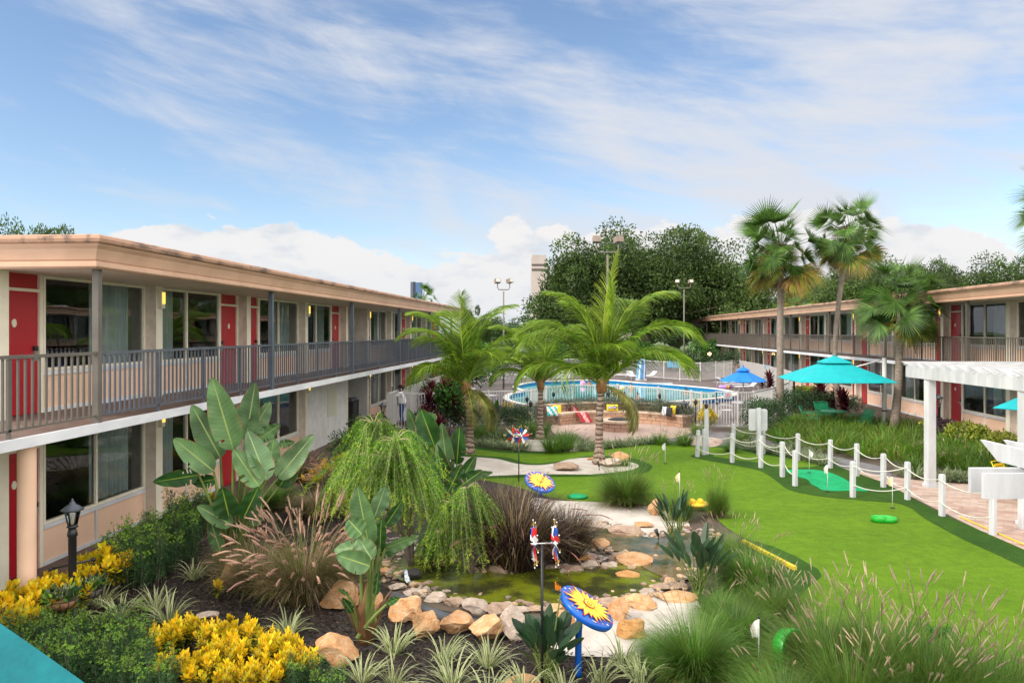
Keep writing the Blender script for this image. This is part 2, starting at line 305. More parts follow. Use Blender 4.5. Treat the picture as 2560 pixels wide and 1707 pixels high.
# ------------------------------------------------------------ mesh collector
class MB:
    def __init__(s): s.v = []; s.f = []; s.m = []; s.uv = []; s.mats = []; s.sm = []
    def mi(s, m):
        if m not in s.mats: s.mats.append(m)
        return s.mats.index(m)
    def face(s, pts, m, uv=None, sm=False):
        b = len(s.v); s.v.extend(pts); s.f.append(tuple(range(b, b+len(pts)))); s.m.append(s.mi(m)); s.uv.append(uv); s.sm.append(sm)
    def box(s, x0, x1, y0, y1, z0, z1, m, rot=None, c=None):
        p = [Vector((x, y, z)) for z in (z0, z1) for x, y in ((x0, y0), (x1, y0), (x1, y1), (x0, y1))]
        if rot is not None:
            c = Vector(c) if c is not None else Vector((0, 0, 0)); p = [rot @ q + c for q in p]
        b = len(s.v); s.v.extend(p); k = s.mi(m)
        for f in ((3, 2, 1, 0), (4, 5, 6, 7), (0, 1, 5, 4), (1, 2, 6, 5), (2, 3, 7, 6), (3, 0, 4, 7)):
            s.f.append(tuple(b+i for i in f)); s.m.append(k); s.uv.append(None); s.sm.append(False)
        return s
    def bar(s, a, b, w, h, m, up=Vector((0, 0, 1))):
        a = Vector(a); b = Vector(b); d = (b-a); L = d.length; d.normalize()
        x = d.cross(up)
        if x.length < 1e-4: x = d.cross(Vector((1, 0, 0)))
        x.normalize(); z = x.cross(d); R = Matrix((x, d, z)).transposed()
        return s.box(-w/2, w/2, 0, L, -h/2, h/2, m, R, a)
    def tube(s, pts, r, n, m, cap=True, sm=True, squash=None):
        pts = [Vector(p) for p in pts]; k = s.mi(m); rings = []; prev = None
        for i, p in enumerate(pts):
            d = (pts[min(i+1, len(pts)-1)]-pts[max(i-1, 0)]).normalized()
            if prev is None: x = d.cross(Vector((0, 0, 1)) if abs(d.z) < .9 else Vector((1, 0, 0))).normalized()
            else: x = (prev-d*prev.dot(d)).normalized()
            prev = x; y = d.cross(x); rr = r[i] if isinstance(r, (list, tuple)) else r; b = len(s.v)
            for j in range(n):
                a = 2*pi*j/n; s.v.append(p+x*(cos(a)*rr)+y*(sin(a)*rr*(squash or 1)))
            rings.append(b)
        L = 0
        for i in range(len(pts)-1):
            L2 = L+(pts[i+1]-pts[i]).length
            for j in range(n):
                q = (j+1) % n; s.f.append((rings[i]+j, rings[i]+q, rings[i+1]+q, rings[i+1]+j)); s.m.append(k); s.sm.append(sm)
                s.uv.append(((j/n, L), ((j+1)/n, L), ((j+1)/n, L2), (j/n, L2)))
            L = L2
        if cap:
            s.f.append(tuple(rings[0]+j for j in reversed(range(n)))); s.f.append(tuple(rings[-1]+j for j in range(n)))
            for _ in (0, 1): s.m.append(k); s.uv.append(None); s.sm.append(False)
        return s
    def lathe(s, prof, n, m, c=(0, 0, 0), sm=True, closed=False):
        """prof: list of (radius, z)"""
        k = s.mi(m); c = Vector(c); b = len(s.v); cnt = len(prof)
        for r, z in prof:
            for j in range(n): a = 2*pi*j/n; s.v.append(c+Vector((cos(a)*r, sin(a)*r, z)))
        for i in range(cnt-1):
            for j in range(n):
                q = (j+1) % n; s.f.append((b+i*n+j, b+i*n+q, b+(i+1)*n+q, b+(i+1)*n+j)); s.m.append(k); s.uv.append(None); s.sm.append(sm)
        if prof[0][0] > 1e-5: s.f.append(tuple(b+j for j in reversed(range(n)))); s.m.append(k); s.uv.append(None); s.sm.append(False)
        if prof[-1][0] > 1e-5: s.f.append(tuple(b+(cnt-1)*n+j for j in range(n))); s.m.append(k); s.uv.append(None); s.sm.append(False)
        return s
    def prism(s, poly, z0, z1, m, side=None):
        """poly: xy outline; z1 top"""
        poly = [Vector((p[0], p[1], 0)) for p in poly]; n = len(poly)
        area = sum(poly[i].x*poly[(i+1) % n].y-poly[(i+1) % n].x*poly[i].y for i in range(n))
        if area < 0: poly.reverse()
        s.face([p+Vector((0, 0, z1)) for p in poly], m)
        if z1-z0 > 1e-5:
            for i in range(n):
                a, b = poly[i], poly[(i+1) % n]
                s.face([a+Vector((0, 0, z0)), b+Vector((0, 0, z0)), b+Vector((0, 0, z1)), a+Vector((0, 0, z1))], side or m)
        return s
    def ribbon(s, pts, ws, m, side=None, fold=0.):
        """leaf strip along pts; ws widths; optional V fold"""
        n = len(pts); k = s.mi(m); b = len(s.v)
        for i, p in enumerate(pts):
            d = pts[min(i+1, n-1)]-pts[max(i-1, 0)]
            x = side if side is not None else d.cross(Vector((0, 0, 1)))
            if x.length < 1e-6: x = Vector((1, 0, 0))
            x = x.normalized(); s.v.append(p-x*ws[i]/2); s.v.append(p+x*ws[i]/2)
        for i in range(n-1):
            s.f.append((b+2*i, b+2*i+1, b+2*i+3, b+2*i+2)); s.m.append(k); s.sm.append(False)
            s.uv.append(((0, i/(n-1)), (1, i/(n-1)), (1, (i+1)/(n-1)), (0, (i+1)/(n-1))))
    def build(s, name, parent=None, loc=None, smooth=None, rel=True):
        """vertices are world coordinates when parent/loc is None or rel; otherwise local"""
        me = bpy.data.meshes.new(name); me.from_pydata([tuple(v) for v in s.v], [], s.f)
        for m in s.mats: me.materials.append(MATS[m])
        me.polygons.foreach_set('material_index', s.m)
        me.polygons.foreach_set('use_smooth', s.sm if smooth is None else [smooth]*len(s.f))
        if any(u is not None for u in s.uv):
            uv = me.uv_layers.new(name='UVMap'); buf = []
            for f, u in zip(s.f, s.uv):
                if u is None or len(u) != len(f): buf.extend([0.]*(2*len(f)))
                else:
                    for q in u: buf.extend(q)
            uv.data.foreach_set('uv', buf)
        me.update()
        o = bpy.data.objects.new(name, me); COL.objects.link(o)
        if loc is not None: o.location = loc
        if parent is not None: o.parent = parent
        return o
def tag(o, label=None, cat=None, group=None, kind=None):
    if label: o['label'] = label
    if cat: o['category'] = cat
    if group: o['group'] = group
    if kind: o['kind'] = kind
    return o
def thing(name, label, cat, loc=(0, 0, 0), rz=0., group=None, scale=1.):
    o = bpy.data.objects.new(name, None); COL.objects.link(o); o.location = loc; o.rotation_euler = (0, 0, rz); o.scale = (scale,)*3
    o.empty_display_size = .2; return tag(o, label, cat, group)
def struct(name, mb, label=None, **k): return tag(mb.build(name, **k), label, None, None, 'structure')
def dup(o, parent=None, loc=None, rz=None, label=None, group=None, scale=None):
    c = o.copy(); COL.objects.link(c); c.parent = parent
    if loc is not None: c.location = loc
    if rz is not None: c.rotation_euler = (0, 0, rz)
    if scale is not None: c.scale = (scale,)*3 if isinstance(scale, (int, float)) else scale
    if label: c['label'] = label
    if group: c['group'] = group
    for ch in list(o.children): dup(ch, c)
    return c
ORD = 'first second third fourth fifth sixth seventh eighth ninth tenth eleventh twelfth thirteenth fourteenth fifteenth sixteenth seventeenth eighteenth nineteenth twentieth'.split()
def U(a, b): return random.uniform(a, b)
def poly_px(pts, z=0.): return [G(x, y, z) for x, y in pts]
def smooth_closed(pts, n=6):
    out = []; L = len(pts)
    for i in range(L):
        p0, p1, p2, p3 = pts[i-1], pts[i], pts[(i+1) % L], pts[(i+2) % L]
        for k in range(n):
            t = k/n; out.append(.5*((2*p1)+(-p0+p2)*t+(2*p0-5*p1+4*p2-p3)*t*t+(-p0+3*p1-3*p2+p3)*t**3))
    return out
def smooth_open(pts, n=6):
    q = [2*pts[0]-pts[1]]+list(pts)+[2*pts[-1]-pts[-2]]; out = []
    for i in range(1, len(q)-2):
        p0, p1, p2, p3 = q[i-1], q[i], q[i+1], q[i+2]
        for k in range(n):
            t = k/n; out.append(.5*((2*p1)+(-p0+p2)*t+(2*p0-5*p1+4*p2-p3)*t*t+(-p0+3*p1-3*p2+p3)*t**3))
    out.append(pts[-1]); return out
def sheet(name, px, z, m, label=None, smooth=True, thick=0., world=None, side=None):
    pts = world if world else [Vector((p.x, p.y, 0)) for p in poly_px(px)]
    if smooth: pts = smooth_closed(pts, 5)
    b = MB(); b.prism(pts, z-thick, z, m, side); o = struct(name, b)
    if label: o['label'] = label
    return o
# ------------------------------------------------------------ plants
def arc(p, az, el0, L, bend, n=5, grav=None):
    """points of a stem that starts at elevation el0 and bends down by `bend` radians over its length"""
    pts = [Vector(p)]; e = el0
    for i in range(n):
        t = (i+.5)/n; e = el0-bend*t*t if grav is None else el0-bend*t
        pts.append(pts[-1]+Vector((cos(az)*cos(e), sin(az)*cos(e), sin(e)))*(L/n))
    return pts
def blades(b, n, L, w, m, r0=.1, el=(.9, 1.5), bend=(.6, 1.6), seg=4, c=(0, 0, 0), var=.35):
    c = Vector(c)
    for _ in range(n):
        az = U(0, 2*pi); rr = r0*sqrt(random.random()); p = c+Vector((cos(az)*rr, sin(az)*rr, 0)); az += U(-.5, .5)
        l = L*U(1-var, 1+var*.4); e = U(*el); pts = arc(p, az, e, l, U(*bend), seg)
        for q in pts: q.z = max(q.z, .01+.01*random.random())
        ww = w*U(.7, 1.2); side = Vector((-sin(az+U(-.7, .7)), cos(az+U(-.7, .7)), 0))
        prof = [.7]+[1-.9*((i/seg)**1.7) for i in range(1, seg+1)]
        b.ribbon(pts, [ww*q for q in prof], m if isinstance(m, str) else random.choice(m), side)
def plume(b, pts, r, m, fuzz=26):
    """fuzzy seed head along pts: a thin core and many short bristles"""
    n = len(pts)-1; rad = [r*sin(pi*min(.96, .12+.86*i/n)) for i in range(n+1)]
    b.tube(pts, [q*.55+.001 for q in rad], 5, m, cap=False)
    for k in range(fuzz):
        t = U(.03, .98)*n; i = int(t); p = pts[i].lerp(pts[min(i+1, n)], t-i); d = (pts[min(i+1, n)]-pts[i]).normalized() if i < n else (pts[n]-pts[n-1]).normalized()
        a = Vector((U(-1, 1), U(-1, 1), U(-1, 1))); a = (a-d*a.dot(d)).normalized(); rr = rad[i]
        q = p+a*rr*1.5+d*rr*1.6; s = d.cross(a)*(r*.28); b.face([p-s, p+s, q], m)
def grass_mesh(name, L, w, nb, m, r0=.12, el=(.85, 1.5), bend=(.7, 1.7), plumes=0, pm=None, pl=.16, pr=.012, pel=(.95, 1.5), pbend=(.3, 1.1), plen=(1.05, 1.35), under=None, fuzz=26):
    b = MB(); blades(b, nb, L, w, m, r0, el, bend)
    if under: blades(b, nb//3, L*.6, w, under, r0*1.1, (.2, 1.1), (.6, 1.6))
    for _ in range(plumes):
        az = U(0, 2*pi); p = Vector((cos(az)*r0*.6, sin(az)*r0*.6, 0)); l = L*U(*plen); pts = arc(p, az+U(-.4, .4), U(*pel), l, U(*pbend), 9)
        pts = smooth_open(pts, 2); n = len(pts); tot = l; k = max(2, int(n*pl/tot)); k = min(k, n-3)
        side = Vector((-sin(az), cos(az), 0)); b.ribbon(pts[:n-k], [w*.6]*(n-k), m if isinstance(m, str) else m[0], side)
        plume(b, pts[n-k-1:], pr, pm, fuzz)
    o = b.build(name); COL.objects.unlink(o); return o.data
def put(name, mesh, loc, label, cat, group=None, rz=None, scale=1.):
    o = bpy.data.objects.new(name, mesh); COL.objects.link(o); o.location = loc; o.rotation_euler = (0, 0, U(0, 6.28) if rz is None else rz)
    o.scale = (scale,)*3 if isinstance(scale, (int, float)) else scale; return tag(o, label, cat, group)
def quadleaf(b, p, d, n, L, w, m, shape=3):
    """one leaf: pointed blade along d with normal n"""
    s = d.cross(n)
    if s.length < 1e-5: s = Vector((1, 0, 0))
    s = s.normalized()*w/2; n = n.normalized()
    if shape == 2: b.face([p, p+d*L*.45+s, p+d*L, p+d*L*.45-s], m)
    else:
        k = n*w*.16
        b.face([p, p+d*L*.35+s, p+d*L*.7+s*.85, p+d*L-k, p+d*L*.7-s*.85, p+d*L*.35-s], m)
def rv():
    while True:
        v = Vector((U(-1, 1), U(-1, 1), U(-1, 1)))
        if .05 < v.length < 1: return v.normalized()
def shrub_mesh(name, rx, ry, h, n, L, w, m, m_low=None, blobs=7, rosette=0, up=.4, stems=None, jitter=.35, shape=3, lowh=.5, z0=.05, inner=.72):
    """shrub: leaves (or rosettes of leaves) on the surfaces of several overlapping clumps"""
    b = MB(); C = []
    for i in range(blobs):
        a = U(0, 2*pi); r = sqrt(U(0, 1))*.62; C.append((Vector((cos(a)*rx*r, sin(a)*ry*r, h*U(.38, .68))), U(.42, .62)))
    for i in range(n):
        c, k = random.choice(C); v = rv()
        if v.z < -.5: v.z *= -1
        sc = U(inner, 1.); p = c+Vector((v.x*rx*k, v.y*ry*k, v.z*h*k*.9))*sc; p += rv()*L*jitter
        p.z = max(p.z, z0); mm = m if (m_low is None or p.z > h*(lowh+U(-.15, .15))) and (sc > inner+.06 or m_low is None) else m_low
        o = (v+Vector((0, 0, up))).normalized()
        if rosette:
            e = Vector((-o.y, o.x, 0)) if abs(o.z) < .99 else Vector((1, 0, 0)); e = e.normalized(); f = o.cross(e); ph = U(0, 6)
            for j in range(rosette):
                a = ph+j*2.4; t = .35+.75*(j/rosette); d = (o*cos(t)+(e*cos(a)+f*sin(a))*sin(t)).normalized()
                quadleaf(b, p, d, o, L*U(.75, 1.15), w*U(.8, 1.2), mm, shape)
        else:
            d = (o+rv()*.8).normalized(); quadleaf(b, p, d, (v+rv()*.5).normalized(), L*U(.7, 1.2), w*U(.7, 1.2), mm, shape)
    if stems:
        for i in range(9):
            c, k = random.choice(C); a = U(0, 6.28); p0 = Vector((cos(a)*rx*.25, sin(a)*ry*.25, 0)); b.tube([p0, p0.lerp(c, .5)+rv()*.03, c], [.012, .009, .005], 4, stems, cap=False)
    o = b.build(name); COL.objects.unlink(o); return o.data
def tree_mesh(name, R, H, z0, n, L, m, flat=.75, clumps=70, seed=1, ragged=.18, open_=.0, under=.25, lobes=None):
    """crown: leaf sprays gathered in many clumps over an uneven dome; returns crown mesh and clump centres"""
    random.seed(seed); b = MB(); C = []
    for i in range(clumps):
        v = rv()
        if v.z < -under: v.z = -v.z*.6
        k = (random.random()**.33)*U(.78, 1.0) if i % 3 else U(.25, .8)
        rag = 1+ragged*noise.noise(v*1.7+Vector((seed, 0, 0)))*2.2
        if lobes:
            lx, lr, lh = lobes[i % len(lobes)]; C.append((Vector((lx+v.x*lr*k*rag, v.y*lr*k*rag, z0+(lh-z0)*(.34+.66*max(-.5, v.z)*k*rag))), R*U(.10, .19)))
        else: C.append((Vector((v.x*R*k*rag, v.y*R*k*rag, z0+(H-z0)*(.32+.68*max(-.4, v.z)*k*rag))), R*U(.13, .24)))
    per = n//clumps
    for c, r in C:
        for j in range(per):
            v = rv(); k = U(.55, 1.08); p = c+Vector((v.x*r*k, v.y*r*k, v.z*r*flat*k)); d = (v*.8+rv()*.9+Vector((0, 0, .1))).normalized()
            quadleaf(b, p, d, rv(), L*U(.6, 1.3), L*.55*U(.6, 1.2), m, 2)
    o = b.build(name); COL.objects.unlink(o); random.seed(seed+99); return o.data, C
def tree(name, label, cat, loc, mesh, C, R, tr, bark='bark_oak', nb=16, group=None, rz=0., scale=1., base_z=2.):
    t = thing(name, label, cat, loc, rz, group, scale)
    o = bpy.data.objects.new('crown', mesh); COL.objects.link(o); o.parent = t
    b = MB(); b.tube([(0, 0, -.2), (.1*R*.1, 0, base_z*.5), (0, .1, base_z)], [tr*1.4, tr, tr*.9], 10, bark)
    for c, r in random.sample(C, min(nb, len(C))):
        m = Vector((c.x*.45, c.y*.45, base_z+(c.z-base_z)*.62)); b.tube([(0, .1, base_z-.3), m, c], [tr*.6, tr*.32, tr*.08], 6, bark, cap=False)
    b.build('trunk', t); return t
# coconut frond: rachis along +x then drooping; local origin at its base
def coco_frond(L, el, bend, m, mp='coco_young', n=84, ll=.62, droop=.8, twist=0., seg=14):
    b = MB(); pts = arc((0, 0, 0), 0, el, L, bend, seg); b.tube(pts, [.030*(1-.85*i/seg)+.004 for i in range(seg+1)], 5, mp, cap=False)
    for i in range(n):
        t = .09+.91*i/(n-1); f = t*seg; k = min(int(f), seg-1); p = pts[k].lerp(pts[k+1], f-k); d = (pts[k+1]-pts[k]).normalized()
        u = Vector((0, 1, 0)); up = u.cross(d)*-1
        if up.z < 0 and el < 2: up = -up
        l = ll*(sin(pi*(t*.80+.16))**.7)*U(.85, 1.08)
        for s in (-1, 1):
            dirv = (u*s*1.0+d*(.75+.6*t)+up*(.30-.25*t)+rv()*.07).normalized()
            g = Vector((0, 0, -1)); l *= 1.28; q = [p]; e = dirv
            for j in range(4): q.append(q[-1]+e*l/4); e = (e+g*droop*(.16+.22*j)).normalized()
            w = .033*(1-.3*t); b.ribbon(q, [w*.6, w, w*.85, w*.55, w*.08], m, side=d*.8+up*U(.1, 1.1)+rv()*.35)
    o = b.build('frond_mesh'); COL.objects.unlink(o); return o.data
def fan_frond(Lp, R, m, el, bendp, n=30, spread=2.55, droop=.5, tip=None, bl=.0):
    """costapalmate leaf: petiole then a fan of narrow drooping segments"""
    b = MB(); pts = arc((0, 0, 0), 0, el, Lp, bendp, 5); b.tube(pts, [.022, .018, .016, .014, .012, .011], 4, m, cap=False)
    p = pts[-1]; d = (pts[-1]-pts[-2]).normalized(); d = (Matrix.Rotation(bl, 3, 'Y') @ d).normalized(); u = Vector((0, 1, 0)); up = d.cross(u)*-1
    if up.z < 0: up = -up
    for i in range(n):
        a = (i/(n-1)-.5)*spread*U(.97, 1.03); c = cos(a); e = (d*c+u*sin(a)+up*(.22*abs(a))).normalized(); l = R*(.72+.28*c)*U(.88, 1.06); q = [p]; 
        for j in range(5): q.append(q[-1]+e*l/5); e = (e+Vector((0, 0, -1))*droop*(.02+.085*j)*(1.1-.3*c)).normalized()
        s = (u*cos(a)-d*sin(a)).normalized(); w = R*.05
        b.ribbon(q, [w*.35, w, w*.95, w*.7, w*.4, w*.05], (tip if tip and random.random() < .4 else m), side=s)
    o = b.build('fan_mesh'); COL.objects.unlink(o); return o.data
def rock_mesh(seed, sub=3, cuts=9, flat=1.):
    random.seed(seed); bm = bmesh.new(); bmesh.ops.create_icosphere(bm, subdivisions=sub+1, radius=1.)
    pl = [(rv(), U(.50, .82)) for _ in range(cuts+6)]
    for v in bm.verts:
        p = v.co.copy()
        for n_, d in pl:
            k = p.dot(n_)-d
            if k > 0: p -= n_*k*.985
        p += v.co.normalized()*(noise.noise(v.co*2.1+Vector((seed*3.1, 0, 0)))*.10+noise.noise(v.co*6+Vector((0, seed*2., 0)))*.03+noise.noise(v.co*15)*.012); v.co = p
    xs = [v.co for v in bm.verts]; lo = Vector([min(c[i] for c in xs) for i in range(3)]); hi = Vector([max(c[i] for c in xs) for i in range(3)])
    for v in bm.verts:
        v.co = Vector([(v.co[i]-(lo[i]+hi[i])/2)/(hi[i]-lo[i]) for i in range(3)]); v.co.z += .5
    me = bpy.data.meshes.new('rock'); bm.to_mesh(me); bm.free(); me.polygons.foreach_set('use_smooth', [True]*len(me.polygons))
    me.set_sharp_from_angle(angle=radians(20)) if hasattr(me, 'set_sharp_from_angle') else None
    return me
# paddle leaf of a giant bird of paradise; built in world-ish local coordinates from base p, petiole to q, blade to tip
def paddle_leaf(t, p0, p1, tip, w, m, face=None, cup=.35, petm='stem_green', tears=(), back=.0, sub=16):
    p0, p1, tip = Vector(p0), Vector(p1), Vector(tip); b = MB()
    d0 = (p1-p0); c = p0.lerp(p1, .5)+Vector((0, 0, d0.length*.06)); q = smooth_open([p0, c, p1], 5)
    b.tube(q, [.034-.016*i/(len(q)-1) for i in range(len(q))], 6, petm, cap=False)
    ax = tip-p1; L = ax.length; a = ax.normalized(); s = (face.cross(a) if face is not None else a.cross(Vector((0, -1, 0)))).normalized(); n = a.cross(s).normalized()
    if face is not None and n.dot(face) < 0: n = -n
    tr_ = set()
    for _ in range(random.choice((0, 1, 2, 3))):
        ti_, sd_ = random.randint(4, 12), random.choice((0, 1)); tr_.update({(ti_, 0), (ti_, 1)} if sd_ else {(ti_, 5), (ti_, 4)} if random.random() < .6 else {(ti_, 5)})
    k = b.mi(m); base = len(b.v); sub = 30; seg = sub; cross = (-1, -.72, -.4, 0, .4, .72, 1)
    for i in range(seg+1):
        f = i/seg; mid = p1+a*L*f-n*(back*L*f*f); hw = w*.56*(sin(pi*min(1, f**.66))**.62 if 0 < f < 1 else (.0 if f == 1 else .16)); hw = max(hw, .004)
        for j, cc in enumerate(cross):
            ph = .012*sin(f*23+cc*3)*abs(cc); b.v.append(mid+s*hw*cc*(1-cup*.25*abs(cc))+n*(hw*cup*abs(cc)**1.4+ph)-Vector((0, 0, 1))*0)
    for i in range(seg):
        for j in range(6):
            if (i, j) in tears or (i, j) in tr_: continue
            o = base+i*7+j; b.f.append((o, o+1, o+8, o+7)); b.m.append(k); b.sm.append(True)
            u0, u1 = (cross[j]+1)/2, (cross[j+1]+1)/2; b.uv.append(((u0, i/seg), (u1, i/seg), (u1, (i+1)/seg), (u0, (i+1)/seg)))
    return wpart(b, 'leaf', t)
def wpart(mb, name, t, **k):
    """part built in world coordinates under an unrotated thing"""
    L = t.location.copy(); mb.v = [Vector(v)-L for v in mb.v]; return mb.build(name, t, **k)
# ============================================================ THE SETTING
def plane(name, x0, x1, y0, y1, z, m, label=None):
    b = MB(); b.face([Vector((x0, y0, z)), Vector((x1, y0, z)), Vector((x1, y1, z)), Vector((x0, y1, z))], m); return struct(name, b)
plane('ground', -900, 900, -60, 1800, -.03, 'far_grass')
# the court: soil and mulch
b = MB(); b.face([Vector((-9, -2, 0)), Vector((15, -2, 0)), Vector((15, 96, 0)), Vector((-9, 96, 0))], 'soil'); struct('courtyard_soil', b)
sheet('mulch_bed', [(-260, 1900), (-200, 1600), (200, 1520), (420, 1370), (560, 1290), (700, 1215), (860, 1135), (960, 1075), (1090, 1150), (1240, 1190), (1420, 1262), (1600, 1330), (1700, 1400), (1760, 1480), (1740, 1640), (1900, 1900)], .004, 'mulch')
sheet('turf_green', [(1080, 1112), (1180, 1122), (1250, 1131), (1340, 1134), (1420, 1130), (1500, 1126), (1560, 1118), (1620, 1113), (1700, 1111), (1760, 1116), (1830, 1123), (1900, 1136), (2000, 1150), (2080, 1175), (2200, 1215), (2290, 1262), (2360, 1300), (2460, 1345), (2620, 1420), (2900, 1700), (2700, 1900), (1800, 1900), (1740, 1720), (1840, 1600), (1900, 1540), (1960, 1500), (1990, 1440), (1900, 1370), (1820, 1322), (1770, 1282), (1700, 1262), (1600, 1262), (1480, 1256), (1380, 1245), (1300, 1220), (1200, 1200), (1080, 1190)], .012, 'turf')
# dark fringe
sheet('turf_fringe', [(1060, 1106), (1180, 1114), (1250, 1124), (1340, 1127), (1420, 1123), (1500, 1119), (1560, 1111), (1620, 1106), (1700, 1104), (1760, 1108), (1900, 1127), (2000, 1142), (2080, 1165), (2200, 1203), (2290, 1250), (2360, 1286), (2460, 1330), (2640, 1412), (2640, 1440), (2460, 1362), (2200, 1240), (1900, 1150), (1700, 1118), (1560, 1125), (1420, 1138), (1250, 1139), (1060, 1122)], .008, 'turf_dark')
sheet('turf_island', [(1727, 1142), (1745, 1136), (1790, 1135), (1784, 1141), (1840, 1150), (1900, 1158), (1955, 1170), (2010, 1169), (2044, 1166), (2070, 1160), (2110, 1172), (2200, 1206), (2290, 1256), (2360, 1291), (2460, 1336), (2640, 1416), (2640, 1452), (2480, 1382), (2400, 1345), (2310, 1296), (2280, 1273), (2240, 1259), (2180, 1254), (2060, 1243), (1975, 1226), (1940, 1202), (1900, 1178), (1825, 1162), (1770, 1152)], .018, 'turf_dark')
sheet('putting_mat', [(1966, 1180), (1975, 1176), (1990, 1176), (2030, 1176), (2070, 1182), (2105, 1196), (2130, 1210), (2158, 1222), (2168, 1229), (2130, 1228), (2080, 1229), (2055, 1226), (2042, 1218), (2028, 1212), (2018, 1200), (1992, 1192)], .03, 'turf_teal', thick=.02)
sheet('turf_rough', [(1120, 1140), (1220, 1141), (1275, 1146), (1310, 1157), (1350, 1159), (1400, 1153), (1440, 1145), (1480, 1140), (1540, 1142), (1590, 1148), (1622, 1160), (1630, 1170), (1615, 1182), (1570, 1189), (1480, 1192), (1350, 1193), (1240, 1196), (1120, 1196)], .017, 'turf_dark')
sheet('sand_bunker', [(1120, 1146), (1230, 1147), (1290, 1160), (1340, 1164), (1385, 1160), (1420, 1150), (1470, 1145), (1530, 1148), (1562, 1153), (1596, 1164), (1582, 1175), (1540, 1182), (1480, 1187), (1420, 1187), (1330, 1187), (1250, 1190), (1120, 1192)], .024, 'sand')
sheet('sand_patch', [(1330, 1248), (1400, 1253), (1500, 1257), (1600, 1265), (1640, 1272), (1705, 1294), (1725, 1322), (1700, 1347), (1600, 1345), (1530, 1330), (1450, 1318), (1400, 1318), (1345, 1290)], .022, 'sand')
sheet('sand_strip', [(1360, 1560), (1430, 1548), (1530, 1530), (1560, 1515), (1640, 1490), (1730, 1490), (1760, 1560), (1720, 1625), (1640, 1645), (1500, 1645), (1390, 1632)], .022, 'sand')
sheet('sand_corner', [(1255, 1098), (1340, 1100), (1420, 1106), (1470, 1122), (1400, 1130), (1270, 1122)], .014, 'sand')
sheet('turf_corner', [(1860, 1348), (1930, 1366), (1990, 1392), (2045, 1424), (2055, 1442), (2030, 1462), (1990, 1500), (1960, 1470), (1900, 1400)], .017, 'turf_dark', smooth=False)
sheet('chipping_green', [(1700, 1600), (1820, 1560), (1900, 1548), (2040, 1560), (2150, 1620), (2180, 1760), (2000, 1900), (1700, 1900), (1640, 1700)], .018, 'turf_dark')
sheet('chipping_turf', [(1730, 1640), (1820, 1590), (1900, 1572), (2030, 1590), (2110, 1650), (2100, 1780), (1900, 1900), (1740, 1860), (1700, 1720)], .024, 'turf')
# paved walks
sheet('paver_path', [(2060, 1156), (2105, 1170), (2180, 1184), (2290, 1200), (2440, 1212), (2640, 1222), (3100, 1300), (3200, 1700), (2700, 1470), (2500, 1350), (2340, 1272), (2240, 1222), (2120, 1178)], .006, 'paver', smooth=False)
sheet('asphalt_path', [(1660, 1066), (1800, 1068), (1900, 1095), (2060, 1135), (2200, 1165), (2240, 1192), (2100, 1172), (1950, 1140), (1850, 1120), (1750, 1105), (1660, 1100)], .003, 'asphalt', smooth=False)
sheet('paver_landing', [(1715, 1092), (1800, 1097), (1790, 1116), (1715, 1114)], .010, 'paver')
sheet('fire_pit_terrace', [(1380, 1062), (1420, 1050), (1600, 1046), (1720, 1054), (1760, 1064), (1700, 1092), (1600, 1100), (1500, 1104), (1420, 1100), (1385, 1084)], .009, 'paver_pit')
# pool deck
sheet('pool_deck', [(1168, 985), (1190, 940), (1230, 925), (1280, 918), (1400, 914), (1600, 914), (1700, 920), (1850, 926), (1990, 975), (1975, 1060), (1880, 1080), (1780, 1082), (1745, 1062), (1640, 1045), (1500, 1040), (1330, 1040), (1170, 1060), (968, 1075), (985, 1060)], .005, 'deck', smooth=False)
struct('pool_deck_step', MB().box(-.1, 1.6, 0, .3, 0, .16, 'deck', Matrix.Rotation(TH, 3, 'Z'), G(1790, 1078)))
# brick walkway beside the left rooms
plane('brick_walkway', -9.05, -7.15, 4, 51, .008, 'walk_brick')
plane('brick_walkway_right', 13.6, 15.5, 12, 96, .12, 'walk_brick')
struct('walkway_kerb', MB().box(-7.15, -7.07, 4, 51, -.02, .02, 'soil'))
struct('walkway_kerb_right', MB().box(13.5, 13.6, 12, 96, -.02, .13, 'deck'))
# pond water
def watermat(name, c, c2, scale, bump, bs, alpha=None, spec=.5, deep=None):
    m = mat(name, c, .03, c2, scale, bump, bs, spec=spec, lo=.38, hi=.62); m.node_tree.nodes['Principled BSDF'].inputs['IOR'].default_value = 1.36; return m
watermat('pond_water', (.13, .15, .010), (.030, .030, .012), 1.3, .22, 9)
watermat('pond_water_deep', (.03, .045, .02), (.16, .11, .05), 1.5, .35, 9)
watermat('pool_water', (.008, .26, .29), (.015, .34, .36), 1.3, .45, 2.2)
MATS['pond_water_deep'].node_tree.nodes['Principled BSDF'].inputs['IOR'].default_value = 1.75
sheet('pond_bed', [(940, 1400), (1000, 1380), (1080, 1392), (1180, 1402), (1260, 1410), (1420, 1300), (1560, 1305), (1700, 1330), (1800, 1345), (1800, 1420), (1720, 1470), (1620, 1500), (1500, 1525), (1380, 1545), (1240, 1545), (1100, 1525), (1000, 1490), (930, 1440)], .009, 'soil')
sheet('pond_water', [(950, 1402), (1000, 1384), (1080, 1396), (1180, 1424), (1300, 1430), (1440, 1424), (1520, 1412), (1600, 1420), (1680, 1450), (1640, 1476), (1540, 1500), (1430, 1516), (1330, 1520), (1200, 1512), (1090, 1490), (1010, 1460), (955, 1430)], .045, 'pond_water')
sheet('upper_pond_water', [(1440, 1318), (1500, 1316), (1560, 1336), (1640, 1350), (1700, 1332), (1770, 1340), (1800, 1370), (1780, 1410), (1730, 1450), (1680, 1458), (1600, 1420), (1590, 1392), (1500, 1378), (1440, 1350)], .055, 'pond_water_deep')
